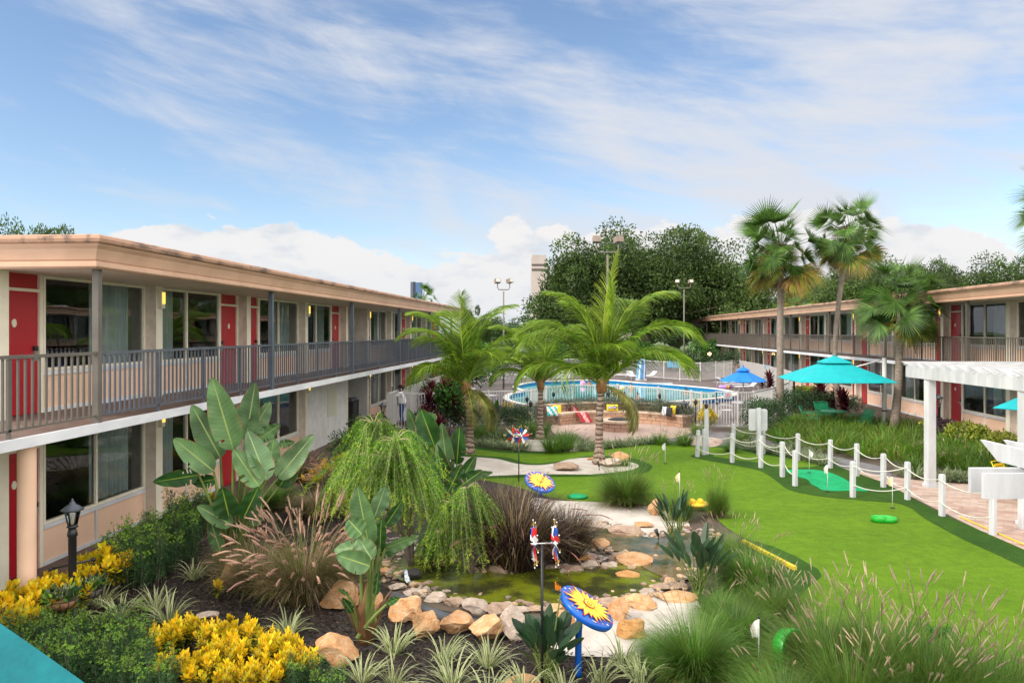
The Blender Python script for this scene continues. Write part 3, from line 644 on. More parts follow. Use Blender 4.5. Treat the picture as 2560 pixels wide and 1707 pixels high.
# pool: raised rim
pool_px = [(1281, 967), (1300, 959), (1345, 953), (1385, 952), (1440, 950), (1530, 950), (1600, 956), (1680, 961), (1740, 966), (1800, 972), (1836, 979), (1842, 987), (1800, 995), (1700, 1003), (1600, 1012), (1500, 1016), (1400, 1016), (1320, 1012), (1275, 1004), (1258, 994), (1272, 983), (1300, 977)]
pool_w = smooth_closed([Vector((p.x, p.y, 0)) for p in poly_px(pool_px, .25)], 5)
def inset(pts, d):
    out = []; n = len(pts)
    for i in range(n):
        t = (pts[(i+1) % n]-pts[i-1]); t.normalize(); out.append(pts[i]+Vector((t.y, -t.x, 0))*d)
    return out
ar = sum(pool_w[i].x*pool_w[(i+1) % len(pool_w)].y-pool_w[(i+1) % len(pool_w)].x*pool_w[i].y for i in range(len(pool_w)))
if ar > 0: pool_w.reverse()
pool = thing('swimming_pool', 'turquoise swimming pool with cream coping and blue tile rim behind the white fence', 'swimming pool', (pool_w[0].x, pool_w[0].y, 0))
def band(o, i_, z, m, mb=None):
    mb = mb or MB(); n = len(o)
    for k in range(n):
        a, b_ = o[k], o[(k+1) % n]; c, d = i_[k], i_[(k+1) % n]
        mb.face([a+Vector((0, 0, z)), c+Vector((0, 0, z)), d+Vector((0, 0, z)), b_+Vector((0, 0, z))], m)
    return mb
def skirt(o, z0, z1, m, mb, flip=False):
    n = len(o)
    for k in range(n):
        a, b_ = o[k], o[(k+1) % n]; q = [a+Vector((0, 0, z0)), b_+Vector((0, 0, z0)), b_+Vector((0, 0, z1)), a+Vector((0, 0, z1))]
        mb.face(q if flip else q[::-1], m)
    return mb
cin = inset(pool_w, .32)
if (sum((p-sum(pool_w, Vector())/len(pool_w)).length for p in cin)) > (sum((p-sum(pool_w, Vector())/len(pool_w)).length for p in pool_w)): cin = inset(pool_w, -.32)
cb = band(pool_w, cin, .27, 'coping'); skirt(pool_w, .21, .27, 'coping', cb); skirt(cin, .22, .27, 'coping', cb, True); wpart(cb, 'coping', pool)
tb = skirt(pool_w, 0, .21, 'pool_tile', MB()); wpart(tb, 'outer_tile', pool)
ib = skirt(cin, .02, .22, 'pool_tile', MB(), True); wpart(ib, 'waterline_tile', pool)
wb = MB(); wb.face([p+Vector((0, 0, .08)) for p in cin], 'pool_water'); tag(struct('pool_water', wb), 'turquoise water filling the swimming pool')
# ============================================================ MOTEL WINGS
def shared(mb, name): o = mb.build(name); COL.objects.unlink(o); return o.data
door_me = shared(MB().box(-.05, 0, 0, .92, 0, 2.03, 'red_door'), 'door')
def handle_mb():
    b = MB(); b.box(0, .03, -.035, .035, -.11, .13, 'steel'); b.box(0, .045, -.04, .04, .06, .14, 'black'); b.tube([(.03, 0, .0), (.07, 0, 0), (.07, -.12, 0)], .011, 6, 'steel'); return b
handle_me = shared(handle_mb(), 'door_handle')
plate_me = shared(MB().prism([(cos(a)*.055, sin(a)*.07) for a in [i*pi/8 for i in range(16)]], 0, .012, 'plate'), 'number_plate')
transom_me = shared(MB().box(-.05, -.015, 0, .92, 0, .29, 'red_door'), 'transom')
light_me = shared(MB().box(0, .09, -.07, .07, 0, .36, 'lamp_shell').box(.012, .105, -.052, .052, .10, .34, 'lamp_glow'), 'wall_light')
def child(name, me, parent, loc, rot=None, scale=None):
    o = bpy.data.objects.new(name, me); COL.objects.link(o); o.parent = parent; o.location = loc
    if rot: o.rotation_euler = rot
    if scale: o.scale = scale
    return o
win_cache = {}
def window(parent, u0, u1, z0, z1, mull, curt, cmat='curtain'):
    w = u1-u0; h = z1-z0; key = (round(w, 2), round(h, 2), mull, curt, cmat)
    if key not in win_cache:
        f = MB(); t = .05
        f.box(-.06, .02, 0, w, 0, t, 'cream'); f.box(-.06, .02, 0, w, h-t, h, 'cream'); f.box(-.06, .02, 0, t, t, h-t, 'cream'); f.box(-.06, .02, w-t, w, t, h-t, 'cream')
        f.box(-.06, .025, w*mull-.03, w*mull+.03, t, h-t, 'cream')
        g = MB(); g.face([Vector((-.02, t, t)), Vector((-.02, w-t, t)), Vector((-.02, w-t, h-t)), Vector((-.02, t, h-t))], 'window_glass')
        c = MB(); n = 46; a0, a1 = curt; a0 = a0*w; a1 = a1*w; k = c.mi(cmat); b0 = len(c.v)
        for i in range(n+1):
            x = -.24+.045*sin(i*1.9)+.02*sin(i*.7+w); y = a0+(a1-a0)*i/n
            for z in (.02, h-.02): c.v.append(Vector((x, y, z)))
        for i in range(n): o = b0+2*i; c.f.append((o, o+2, o+3, o+1)); c.m.append(k); c.uv.append(None); c.sm.append(True)
        win_cache[key] = (shared(f, 'window'), shared(g, 'pane'), shared(c, 'curtain'))
    f, g, c = win_cache[key]
    o = child('window', f, parent, (0, u0, z0)); child('pane', g, o, (0, 0, 0)); child('curtain', c, o, (0, 0, 0)); return o
def bar_rail(mb, u0, u1, x, z0, H, m, step, bw, fine=True):
    mb.box(x-.03, x+.03, u0, u1, z0+H-.045, z0+H, m); mb.box(x-.02, x+.02, u0, u1, z0+.09, z0+.12, m)
    n = max(1, int(round((u1-u0)/step)))
    for i in range(1, n):
        y = u0+(u1-u0)*i/n; mb.box(x-.012, x+.012, y-bw/2, y+bw/2, z0+.12, z0+H-.045, m)
    return mb
PROF = [(0, -.005), (.07, 0), (.10, .025), (.10, .075), (.07, .10), (.055, .105), (.055, .118), (.075, .125), (.10, .20), (.13, .28), (.175, .33), (.18, .345), (.20, .355)]
PTOP = [(.20, .355), (.235, .375), (.25, .42), (.235, .465), (.19, .485), (.05, .49)]
def fascia(mb, path, prof, z, m, k0=0):
    """sweep a moulding along an xy path; outward side is to the right of travel"""
    n = len(path); rings = []
    for i, p in enumerate(path):
        a = (path[i]-path[i-1]).normalized() if i else None; c = (path[i+1]-path[i]).normalized() if i < n-1 else None
        na = Vector((a.y, -a.x)) if a else None; nc = Vector((c.y, -c.x)) if c else None
        if a and c: v = (na+nc); v = v/(v.dot(na))
        else: v = na if a else nc
        rings.append([Vector((p.x+v.x*o, p.y+v.y*o, z+h)) for o, h in prof])
    for i in range(n-1):
        segs = max(1, int((path[i+1]-path[i]).length/1.5))
        for s in range(segs):
            t0, t1 = s/segs, (s+1)/segs
            for j in range(len(prof)-1):
                q = [rings[i][j].lerp(rings[i+1][j], t0), rings[i][j].lerp(rings[i+1][j], t1), rings[i][j+1].lerp(rings[i+1][j+1], t1), rings[i][j+1].lerp(rings[i+1][j+1], t0)]
                mb.face(q, m)
def wing(root, fins, first, umin, umax, umin_roof, umax_roof, posts, breeze, lights, walkfrom, shut_ground=(), teal=(), rail_m='rail_grey', nearrail=None, step=.135, bw=.030, side=1):
    """one two-storey wing. local: wall plane x=0 facing +x, u along y."""
    FW, FP, SL = .25, .25, 1.9
    b = MB(); b.box(-9, SL, umin, umax, 2.477, 2.617, 'slab_white'); b.face([Vector((0, umin, 2.621)), Vector((SL-.06, umin, 2.621)), Vector((SL-.06, umax, 2.621)), Vector((0, umax, 2.621))], 'walk_brick'); b.build('balcony_floor', root)
    b = MB(); b.box(-9, SL+.02, umin_roof, umax_roof, 4.95, 5.36, 'soffit'); b.build('roof', root)
    sgn = [Vector((-9, umin_roof)), Vector((SL, umin_roof)), Vector((SL, umax_roof)), Vector((-9, umax_roof))]
    b = MB(); fascia(b, sgn, PROF, 4.935, 'fascia'); b.build('fascia', root)
    b = MB(); fascia(b, sgn, PTOP, 4.935, 'fascia_top'); b.build('roof_edge', root, smooth=True)
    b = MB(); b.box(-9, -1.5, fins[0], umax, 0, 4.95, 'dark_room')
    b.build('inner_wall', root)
    b = MB(); b.box(-9, -.02, fins[0]-.02, fins[0]+.02, 0, 2.477, 'white_stucco'); b.box(-9, -.02, fins[0]-.02, fins[0]+.02, 2.617, 4.95, 'white_stucco'); b.build('end_wall', root)
    for i, u in enumerate(fins):
        for z0, z1 in ((0, 2.475), (2.62, 4.949)):
            b = MB(); b.box(-1.49, FP-.006, u, u+FW, z0, z1, 'stucco' if i else 'white_stucco'); b.box(FP-.006, FP, u-.002, u+FW+.002, z0, z1, 'cream'); b.build('pillar', root)
    kind = first
    for i in range(len(fins)-1):
        u0, u1 = fins[i]+FW, fins[i+1]
        for lv, z in ((0, 0.), (1, 2.62)):
            if i in breeze:
                if lv == 0: pass
                continue
            if lv == 0 and i in shut_ground:
                b = MB(); b.box(-1.49, FP+.004, u0-FW*.0, u1, 0, 2.475, 'white_stucco'); o = b.build('blank_wall', root)
                MB().box(FP+.006, FP+.02, u0+2.0, u0+3.0, .95, 1.95, 'pale_panel').build('access_panel', o); continue
            H = 2.33; b = MB()
            ds = u0+.1 if kind == 'D' else u1-.1-.92; w0, w1 = (ds+1.02, u1-.03) if kind == 'D' else (u0+.03, ds-.10)
            # timber framing
            b.box(-.06, .015, u0, ds-.005, z, z+H, 'cream') if kind == 'D' else None
            b.box(-.06, .015, ds+.925, (w0-.004 if kind == 'D' else u1), z, z+H, 'cream')
            if kind == 'W': b.box(-.06, .015, w1+.004, ds-.005, z, z+H, 'cream')
            b.box(-.06, .015, ds-.004, ds+.924, z+2.035, z+2.085, 'cream')
            b.box(-.06, .018, u0+.001, u1-.001, z+H+.001, (2.475 if lv == 0 else 4.949), 'cream')
            if kind == 'W' and w0-u0 > .01: b.box(-.06, .015, u0, w0-.004, z, z+H, 'cream')
            if kind == 'D' and u1-w1 > .01: b.box(-.06, .015, w1+.004, u1, z, z+H, 'cream')
            b.box(-.06, .02, w0-.002, w1+.002, z+.001, z+.07, 'slab_white'); b.box(-.06, .03, w0-.002, w1+.002, z+.63, z+.70, 'slab_white')
            wm = w0+(w1-w0)*.47; b.box(-.06, .02, wm-.02, wm+.02, z+.071, z+.629, 'slab_white'); b.build('wall_framing', root)
            MB().box(-.08, -.01, w0, w1, z+.05, z+.65, 'peach').build('wall_panel', root)
            d = child('door', door_me, root, (-.02, ds, z+.012))
            hy = .84 if kind == 'D' else .08
            child('door_handle', handle_me, d, (0, hy, .98), None, None if kind == 'D' else (1, -1, 1)); child('number_plate', plate_me, d, (0, .36 if kind == 'D' else .5, 1.5), (pi/2, 0, pi/2))
            child('transom', transom_me, root, (-.01, ds, z+2.09))
            rnd = random.Random(i*7+lv*3+int(umax)); cm = 'teal_curtain' if (i, lv) in teal else 'curtain'
            ct = ((.52, .93) if kind == 'D' else (.06, .40)) if rnd.random() < .75 else ((.04, .34) if kind == 'D' else (.60, .95))
            window(root, w0, w1, z+.705, z+H-.003, .47, ct, cm)
        kind = 'W' if kind == 'D' else 'D'
        if i in breeze: kind = 'D'
    for i in lights:
        u = fins[i]+FW/2
        child('wall_light', light_me, root, (FP+.002, u, 4.48)); child('wall_light', light_me, root, (FP+.002, u, 1.98))
    # posts and railings
    for k, u in enumerate(posts):
        MB().box(SL-.13, SL-.03, u-.05, u+.05, 2.617, 4.94, 'post_dark' if nearrail and k else 'rail_brown').build('roof_post', root)
    edges = [walkfrom]+list(posts)+[umax]
    for i in range(len(edges)-1):
        a, c = edges[i]+(.05 if i else 0), edges[i+1]-.05; m = nearrail if (nearrail and i == 0) else rail_m
        b = MB(); bar_rail(b, a, c, SL-.08, 2.62, 1.07, m, step, bw); nn = 4 if c-a > 4 else 1
        for j in range(1, nn): u = a+(c-a)*j/nn; b.box(SL-.10, SL-.06, u-.025, u+.025, 2.62, 3.64, m)
        b.build('balcony_railing', root)
LB = thing('motel_building', 'two-storey motel wing on the left with peach panels, red doors and grey balcony railing', 'building', (-9.05, 11.6, 0), 0, 'motel wings facing the courtyard')
def sh(l): return [q-11.6 for q in l]
finsL = [11.2, 15.72, 20.25, 24.78, 29.3, 32.35]+[32.35+4.27*k for k in range(1, 5)]
wing(LB, sh(finsL), 'D', 3-11.6, 49.7-11.6, 11.05-11.6, 49.7-11.6, sh([11.25, 18.0, 24.7, 31.4, 38.1, 44.8]), (4,), (1, 3, 5, 7, 9), 4-11.6, shut_ground=(3,), teal=((2, 0),), nearrail='rail_brown')
MB().lathe([(.13, 0), (.115, .05), (.115, 2.42), (.13, 2.476)], 20, 'peach', (1.66, 9.95-11.6, 0)).build('round_column', LB)
MB().box(-9, .25, 32.345-11.6, 32.35-11.6, 0, 2.475, 'white_stucco').box(-9, .25, 32.345-11.6, 32.349-11.6, 2.62, 4.95, 'stucco').build('breezeway_wall', LB)
RY = 95.
RB = thing('motel_building', 'two-storey motel wing on the right with peach panels and red doors behind the palms', 'building', (15.5, RY, .12), pi, 'motel wings facing the courtyard')
finsR_y = [18.8, 23.8, 28.9, 33.9, 39, 44.1, 49.3, 54.5, 59.8, 65.1, 69.7, 74.3, 79.8, 85.3, 90.5]
fr = sorted([RY-y-.25 for y in finsR_y])
wing(RB, fr, 'W', RY-96, RY-14, RY-96, RY-14, sorted(RY-y for y in [21.2, 28.6, 35.9, 43.6, 51.3, 59., 67.5, 75.5, 83.5]), (), (1, 3, 5, 7, 9, 11, 13), RY-95.5, rail_m='rail_brown', step=.14, bw=.024)
# roof bits on the right wing
MB().box(-1.2, -.6, RY-50, RY-49.3, 5.36, 5.62, 'slab_white').build('roof_vent', RB)
# cart in the breezeway, left
t = thing('vending_machine', 'dark machine standing in the ground-floor breezeway of the left wing', 'vending machine', (-9.25, 30.5, 0))
b = MB(); b.box(-.4, .35, 0, .9, 0, 1.2, 'black_rough'); b.build('cabinet', t); MB().box(.352, .36, .1, .6, .45, 1.1, 'black').build('front_panel', t); MB().box(-.3, .3, .05, .85, 1.202, 1.3, 'rail_grey').build('lid', t)
# ============================================================ TREES FAR AND NEAR
def shiftmesh(me): return me
oak_me, oak_C = tree_mesh('oak_crown', 12.0, 14.0, 3.6, 150000, .33, 'oak', .8, 260, 11, .14, under=.6, lobes=[(-5.0, 7.2, 14.2), (1.5, 7.5, 14.2), (6.5, 7.2, 13.2), (4, 7.5, 14.0), (-1.5, 8, 13.6), (9.5, 5.0, 8.8), (-7.5, 5.0, 11.5)])
OKP = P(1612, 828, 86); oak = tree('oak_tree', 'huge dark green oak with a broad uneven crown rising behind the pool', 'tree', (OKP.x, OKP.y, 0), oak_me, oak_C, 11, .65, nb=40, base_z=4.0); oak.scale = (1.03, 1.03, 1.10)
mid_me, mid_C = tree_mesh('tree_crown', 5, 8.2, 2.2, 13000, .34, 'tree_mid', .8, 60, 5, .3, under=.4)
mid2_me, mid2_C = tree_mesh('tree_crown', 5, 7.4, 1.6, 13000, .34, 'oak', .8, 46, 8, .4, under=.3)
for i, (px, d, topy, wpx, lab, k) in enumerate([
    (90, 44, 558, 330, 'dark tree top showing above the near roof corner of the left wing', 1),
    (2140, 78, 650, 440, 'rounded green tree behind the right wing between the two tall palms', 0),
    (2020, 100, 728, 260, 'small yellowish tree over the right wing roof left of the tall palm pair', 0),
    (2350, 74, 650, 240, 'dark tree peeking over the right wing behind the short palm', 1),
    (2550, 70, 636, 380, 'dark tree over the right wing at the right edge of the photo', 1),
    (1795, 112, 748, 240, 'low dark tree behind the far end of the right wing', 1),
    (1440, 112, 772, 300, 'dark leafy tree low behind the pool fence under the big oak', 1),
    (1270, 104, 792, 200, 'low green tree beyond the pool fence near the far end of the left wing', 0),
    (1690, 104, 772, 260, 'shaded green tree behind the fence corner below the oak', 0),
    (1190, 96, 772, 90, 'small round tree over the far roof of the left wing', 1)]):
    h = EYE+S(828-topy, d); p = P(px, 828, d); me, C = ((mid_me, mid_C), (mid2_me, mid2_C))[k]; sc = h/(8.2, 7.4)[k]; r = S(wpx/2, d)/5
    if i in (0, 1, 3, 4): me, C, sc, r = oak_me, oak_C, h/14.2, S(wpx/2, d)/10
    t = tree('tree', lab, 'tree', (p.x, p.y, 0), me, C, 5, .3, group='trees beyond the motel', rz=i*1.3, base_z=2); t.scale = (r, r, sc)
# ---- cabbage palms
fan = [fan_frond(1.15, 1.05, 'sabal', e_, .35, droop=dr_*.55, spread=3.0, bl=(.25 if e_ > 1.2 else .65)) for e_, dr_ in ((1.35, .5), (.95, .6), (.55, .7), (.15, .8), (-.25, .9))]+[fan_frond(1.0, 1.1, 'sabal_old', -.5, .3, droop=1.1, tip='sabal'), fan_frond(.95, 1.0, 'sabal_old', -.85, .3, droop=1.2, tip='sabal_dead'), fan_frond(.9, .95, 'sabal_dead', -1.15, .2, droop=1.2)]
def flower_mesh():
    b = MB()
    for i in range(140):
        az = U(0, 6.28); pts = arc((0, 0, 0), az if i % 2 else U(-.5, .5), U(-.6, .8), U(.4, .95), 2.2, 6); b.ribbon(pts, [.02, .02, .018, .014, .01, .008, .004], 'sabal_flower')
    o = b.build('flower_stalk'); COL.objects.unlink(o); return o.data
flw = flower_mesh()
def sabal(label, px, py, d, top_px, top_py, R, r0, n=38, old=.25, dead=.1, lean=0, seed=3, trunk=True, flowers=2):
    random.seed(seed); g = G(px, py) if py else P(px, 828, d); g.z = 0
    d = D(py) if py else d; t = thing('cabbage_palm', label, 'palm tree', g, 0, 'cabbage palms around the court')
    top = P(top_px, top_py, d)-g
    mid1 = Vector((top.x*.30-lean, 0, top.z*.35)); mid2 = Vector((top.x*.62-lean*.7, 0, top.z*.7))
    if trunk:
        b = MB(); pts = smooth_open([Vector((0, 0, -.1)), mid1, mid2, top], 6); b.tube(pts, [r0*(1.12-.25*min(1, i/6)-.02*sin(i*1.3)) for i in range(len(pts)-1)]+[r0*.95], 14, 'sabal_bark'); b.build('trunk', t)
        b = MB()
        for i in range(26):
            a = i*2.4; z = top.z-.75+.032*i; c = Vector((top.x, top.y, z)); b.bar(c+Vector((cos(a), sin(a), -.1))*r0*.7, c+Vector((cos(a), sin(a), .9))*(r0*1.5), .06, .02, 'sabal_dead')
        b.build('leaf_base', t)
    k = R/1.95
    for i in range(n):
        f = (i+.5)/n; az = i*2.39996+U(-.2, .2)
        tl = U(-.22, .22); q_ = f/(1-old)
        if f < 1-old: m = fan[min(4, int(q_*5.0))]
        elif f < 1-dead: m = fan[5] if i % 3 else fan[6]
        else: m = fan[7] if i % 2 else fan[6]
        o = child('frond', m, t, top+Vector((0, 0, -.55*f+.1)), (U(-.9, .9), -tl, az), (k*U(.5, 1.08),)*3)
    for i in range(flowers):
        child('flower_stalk', flw, t, top+Vector((cos(2.6+i*2.9)*.35, sin(2.6+i*2.9)*.35, .25-.1*i)), (0, .2, 2.8+i*2.9), (k*1.15,)*3)
    return t
sabal('tall stout cabbage palm with orange-tipped fronds, left of the tall pair', 1950, 1052, 34.8, 1951, 632, 2.35, .165, 84, .34, .12, seed=3, flowers=3)
sabal('tallest cabbage palm with a slender leaning trunk and small crown, right of the tall pair', 2101, 1052, 34.8, 2122, 590, 1.9, .125, 78, .34, .14, lean=.35, seed=5)
sabal('short full cabbage palm with a leaning trunk beside the white pergola', 2232, 1088, 30.0, 2252, 760, 2.05, .165, 74, .14, .03, lean=-.1, seed=9)
sabal('cabbage palm of which only frond tips reach in at the right edge', 2672, 0, 30, 2672, 525, 2.3, .17, 34, .2, .1, seed=12)
sabal('distant cabbage palm above the left wing roof by the blue tower', 1058, 0, 82, 1058, 748, 1.9, .17, 34, .05, 0, seed=14, flowers=0)
sabal('farther small palm top left of the palm by the blue tower', 1004, 0, 80, 1004, 764, 1.3, .15, 26, .05, 0, seed=15, flowers=0)
sabal('shaggy yellowish palm behind the right wing roof between the tall palms', 1985, 0, 70, 1985, 742, 2.3, .17, 40, .4, .1, seed=19)
# ---- coconut palms
cf = [coco_frond(3.2, 1.42, .5, 'coco', ll=.66, droop=.6), coco_frond(3.2, 1.2, 1.35, 'coco', ll=.80), coco_frond(3.0, 1.0, 1.95, 'coco', ll=.86, droop=1.1), coco_frond(2.7, .65, 1.8, 'coco', ll=.82, droop=1.3), coco_frond(1.9, .1, 1.5, 'coco_dry', ll=.5, droop=1.3), coco_frond(2.9, 1.5, .35, 'coco_young', ll=.45, droop=.4)]
def coco(label, px, py, crown_px, crown_py, k, fr, r0, lean=0., seed=1):
    random.seed(seed); g = G(px, py); d = D(py); top = P(crown_px, crown_py, d)-g
    t = thing('coconut_palm', label, 'palm tree', g, 0, 'young coconut palms in front of the pool')
    pts = smooth_open([Vector((0, 0, -.1)), Vector((top.x*.25-lean, 0, top.z*.3)), Vector((top.x*.6-lean, 0, top.z*.62)), Vector((top.x, 0, top.z*.86))], 7)
    b = MB(); n = len(pts); b.tube(pts, [r0*(1.55-.85*min(1, i/5)+.04*sin(i*2.1)) if i < 5 else r0*(.74+.05*sin(i*2.3)-.12*i/n) for i in range(n)], 16, 'coco_bark'); b.build('trunk', t)
    b = MB(); q = [pts[-1]+Vector((0, 0, z)) for z in (-.05, .12, .35, .6)]; b.tube(q, [r0*.80, r0*.98, r0*.85, r0*.3], 14, 'coco_boot')
    for i in range(14):
        a = i*2.4; c = pts[-1]+Vector((0, 0, .12+.03*i)); b.bar(c+Vector((cos(a), sin(a), 0))*r0*.6, c+Vector((cos(a)*r0*1.2, sin(a)*r0*1.2, .55)), .09, .03, 'coco_dry' if i % 3 == 0 else 'stem_green')
    b.build('crownshaft', t)
    for m, az, tl, s in fr:
        child('frond', cf[m], t, top+Vector((cos(az)*.05, sin(az)*.05, -.15)), (U(-.15, .15), -(tl+(.20 if m < 4 else 0)), az), (k*s,)*3)
    return t
R_ = radians
coco('leaning coconut palm on the left, beside the red-leaved plants and white fence', 1172, 1133, 1166, 955, 1.04, [(0, R_(75), .02, .95), (0, R_(200), .08, .9), (1, R_(170), -.05, 1.), (2, R_(187), .12, 1.), (3, R_(232), -.1, .9), (2, R_(150), .05, .9), (1, R_(15), .1, 1.), (2, R_(-10), 0, .95), (2, R_(-60), -.1, .8), (1, R_(60), .1, .9), (3, R_(-140), -.2, .85), (4, R_(-35), -.55, .9), (4, R_(-70), -.6, .8), (4, R_(-15), -.7, .85), (1, R_(115), 0, 1), (3, R_(100), .05, .9)], .165, lean=-.06, seed=1)
coco('middle coconut palm farthest back, standing before the pool fence', 1350, 1098, 1352, 950, 1.0, [(0, R_(100), -.02, .75), (1, R_(170), -.1, .95), (2, R_(190), -.1, .95), (2, R_(215), -.2, .9), (3, R_(160), 0, .9), (1, R_(20), 0, .9), (2, R_(0), -.2, .95), (3, R_(-40), -.1, .9), (2, R_(-110), -.1, .8), (1, R_(60), 0, .8), (1, R_(130), 0, .85), (3, R_(-160), -.2, .8)], .155, seed=2)
coco('tallest coconut palm with a bright upright frond, right of the three by the fire pit', 1498, 1162, 1503, 948, 1.07, [(5, R_(30), .02, 1.30), (0, R_(160), .22, .95), (1, R_(190), .1, 1.), (2, R_(172), 0, 1.05), (2, R_(205), -.15, 1.05), (3, R_(190), -.25, 1.), (1, R_(5), -.05, 1.12), (2, R_(-12), -.12, 1.15), (3, R_(-30), -.1, 1.1), (3, R_(15), -.05, 1.1), (1, R_(60), .0, 1.), (2, R_(95), 0, 1), (1, R_(130), .05, .95), (2, R_(-75), -.05, .75), (3, R_(-120), -.25, .9), (4, R_(-5), -.6, .9), (4, R_(35), -.5, 1.)], .165, lean=.02, seed=3)
# ============================================================ GIANT BIRD OF PARADISE
def strel(label, base_px, leaves, group='broad-leaved bird of paradise plants', dry=6, stem=.05):
    g = G(*base_px); d = D(base_px[1]); t = thing('bird_of_paradise_plant', label, 'plant', g, 0, group); tocam = (Vector((0, 0, EYE))-g); tocam.z = 1.2; tocam.normalize()
    for (x0, y0, x1, y1, w, m, dd, tears) in leaves:
        p1 = P(x0, y0, d+dd); tip = P(x1, y1, d+dd+U(-.15, .15)); p0 = g+Vector((U(-.12, .12), U(-.1, .1), .1)); f = (tocam+rv()*.35).normalized()
        paddle_leaf(t, p0, p1, tip, S(w*1.0, d), m, face=f, cup=U(.2, .5), tears=tears, back=U(-.06, .10))
    b = MB()
    for i in range(dry): a = U(0, 6.28); pts = arc((g.x+cos(a)*.06, g.y+sin(a)*.06, 0), a, 1.2, U(.4, .9), .6, 4); b.ribbon(pts, [.09, .08, .06, .04, .01], 'dry_sheath')
    b.tube([g, g+Vector((0, 0, .45)), g+Vector((.03, 0, .8))], [stem*2.4, stem*2, stem], 8, 'dry_sheath'); wpart(b, 'sheath', t); return t
random.seed(21)
def cv(l, x0, y0, s): return [(x0+a/s, y0+b/s, x0+c/s, y0+e/s, w/s, m, dd, t) for (a, b, c, e, w, m, dd, t) in l]
A, Pp, K = 'paddle_green', 'paddle_pale', 'paddle_dark'
strel('tallest bird of paradise plant, big grey-green paddle leaves in front of the left wing', (572, 1420), cv([
 (700, 635, 530, 70, 230, A, .0, ()), (600, 700, 368, 285, 200, A, .15, ()), (545, 805, 225, 545, 185, A, -.1, ((12, 5), (13, 5))), (430, 835, 60, 900, 130, K, -.2, ((9, 0), (9, 1), (5, 5), (5, 4))),
 (800, 560, 875, 108, 190, Pp, .3, ()), (830, 520, 995, 270, 150, Pp, .35, ()), (900, 560, 1070, 440, 120, A, .4, ((8, 0), (8, 1))), (960, 875, 815, 485, 190, Pp, -.25, ()), (900, 925, 700, 635, 190, A, -.35, ()),
 (1050, 860, 1325, 525, 165, Pp, .0, ()), (1060, 930, 1215, 700, 150, K, .1, ()), (985, 760, 1020, 540, 130, A, .3, ()), (1060, 600, 1180, 580, 70, A, .45, ((6, 1), (10, 4))),
 (670, 1175, 610, 930, 185, K, -.5, ()), (780, 1175, 900, 935, 170, K, -.5, ()), (690, 1230, 415, 1075, 140, A, -.5, ()), (600, 1440, 515, 1170, 110, A, -.45, ()), (930, 1190, 810, 1200, 80, A, -.4, ()), (560, 870, 370, 905, 110, K, -.1, ((7, 5), (11, 0))),
 (720, 1300, 740, 1200, 70, K, -.3, ()), (860, 700, 800, 560, 150, Pp, .3, ())], 360, 920, 3.137))
strel('pale bird of paradise plant in the middle foreground beside the pond stones', (913, 1606), cv([
 (1290, 930, 1185, 405, 240, A, .0, ()), (1340, 690, 1440, 400, 170, Pp, .3, ((9, 0), (10, 0))), (1440, 760, 1585, 545, 140, K, .35, ((8, 0),)), (1230, 840, 1100, 700, 190, A, -.2, ()), (1320, 1060, 1190, 860, 230, Pp, -.25, ()),
 (1220, 940, 990, 985, 130, Pp, -.1, ()), (1300, 1120, 1000, 1020, 190, A, -.3, ()), (1440, 960, 1735, 850, 120, A, .1, ()), (1380, 1010, 1590, 930, 130, K, .15, ()), (1390, 960, 1400, 690, 130, K, .1, ()),
 (1350, 1380, 1380, 1140, 70, K, -.1, ()), (1450, 1460, 1570, 1395, 60, K, -.1, ()), (1140, 1530, 1050, 1400, 70, K, -.15, ()), (1100, 1370, 1010, 1315, 45, A, -.1, ())], 560, 1100, 3.564), dry=8)
strel('tall bird of paradise plant with upright leaves behind the weeping tree', (1120, 1262), [
 (1085, 1110, 1050, 1022, 62, K, .0, ()), (1068, 1140, 1020, 1020, 44, A, .3, ()), (1120, 1190, 1103, 1056, 48, A, 0, ()), (1142, 1160, 1150, 1064, 44, K, .2, ()), (1112, 1215, 1090, 1110, 46, K, -.1, ()), (1150, 1205, 1190, 1136, 34, K, -.2, ()), (1175, 1190, 1232, 1180, 20, A, -.2, ()), (1120, 1230, 1155, 1160, 44, K, -.3, ()), (1138, 1225, 1205, 1175, 40, K, -.3, ()), (1080, 1060, 1062, 1032, 40, K, .4, ())], dry=2)
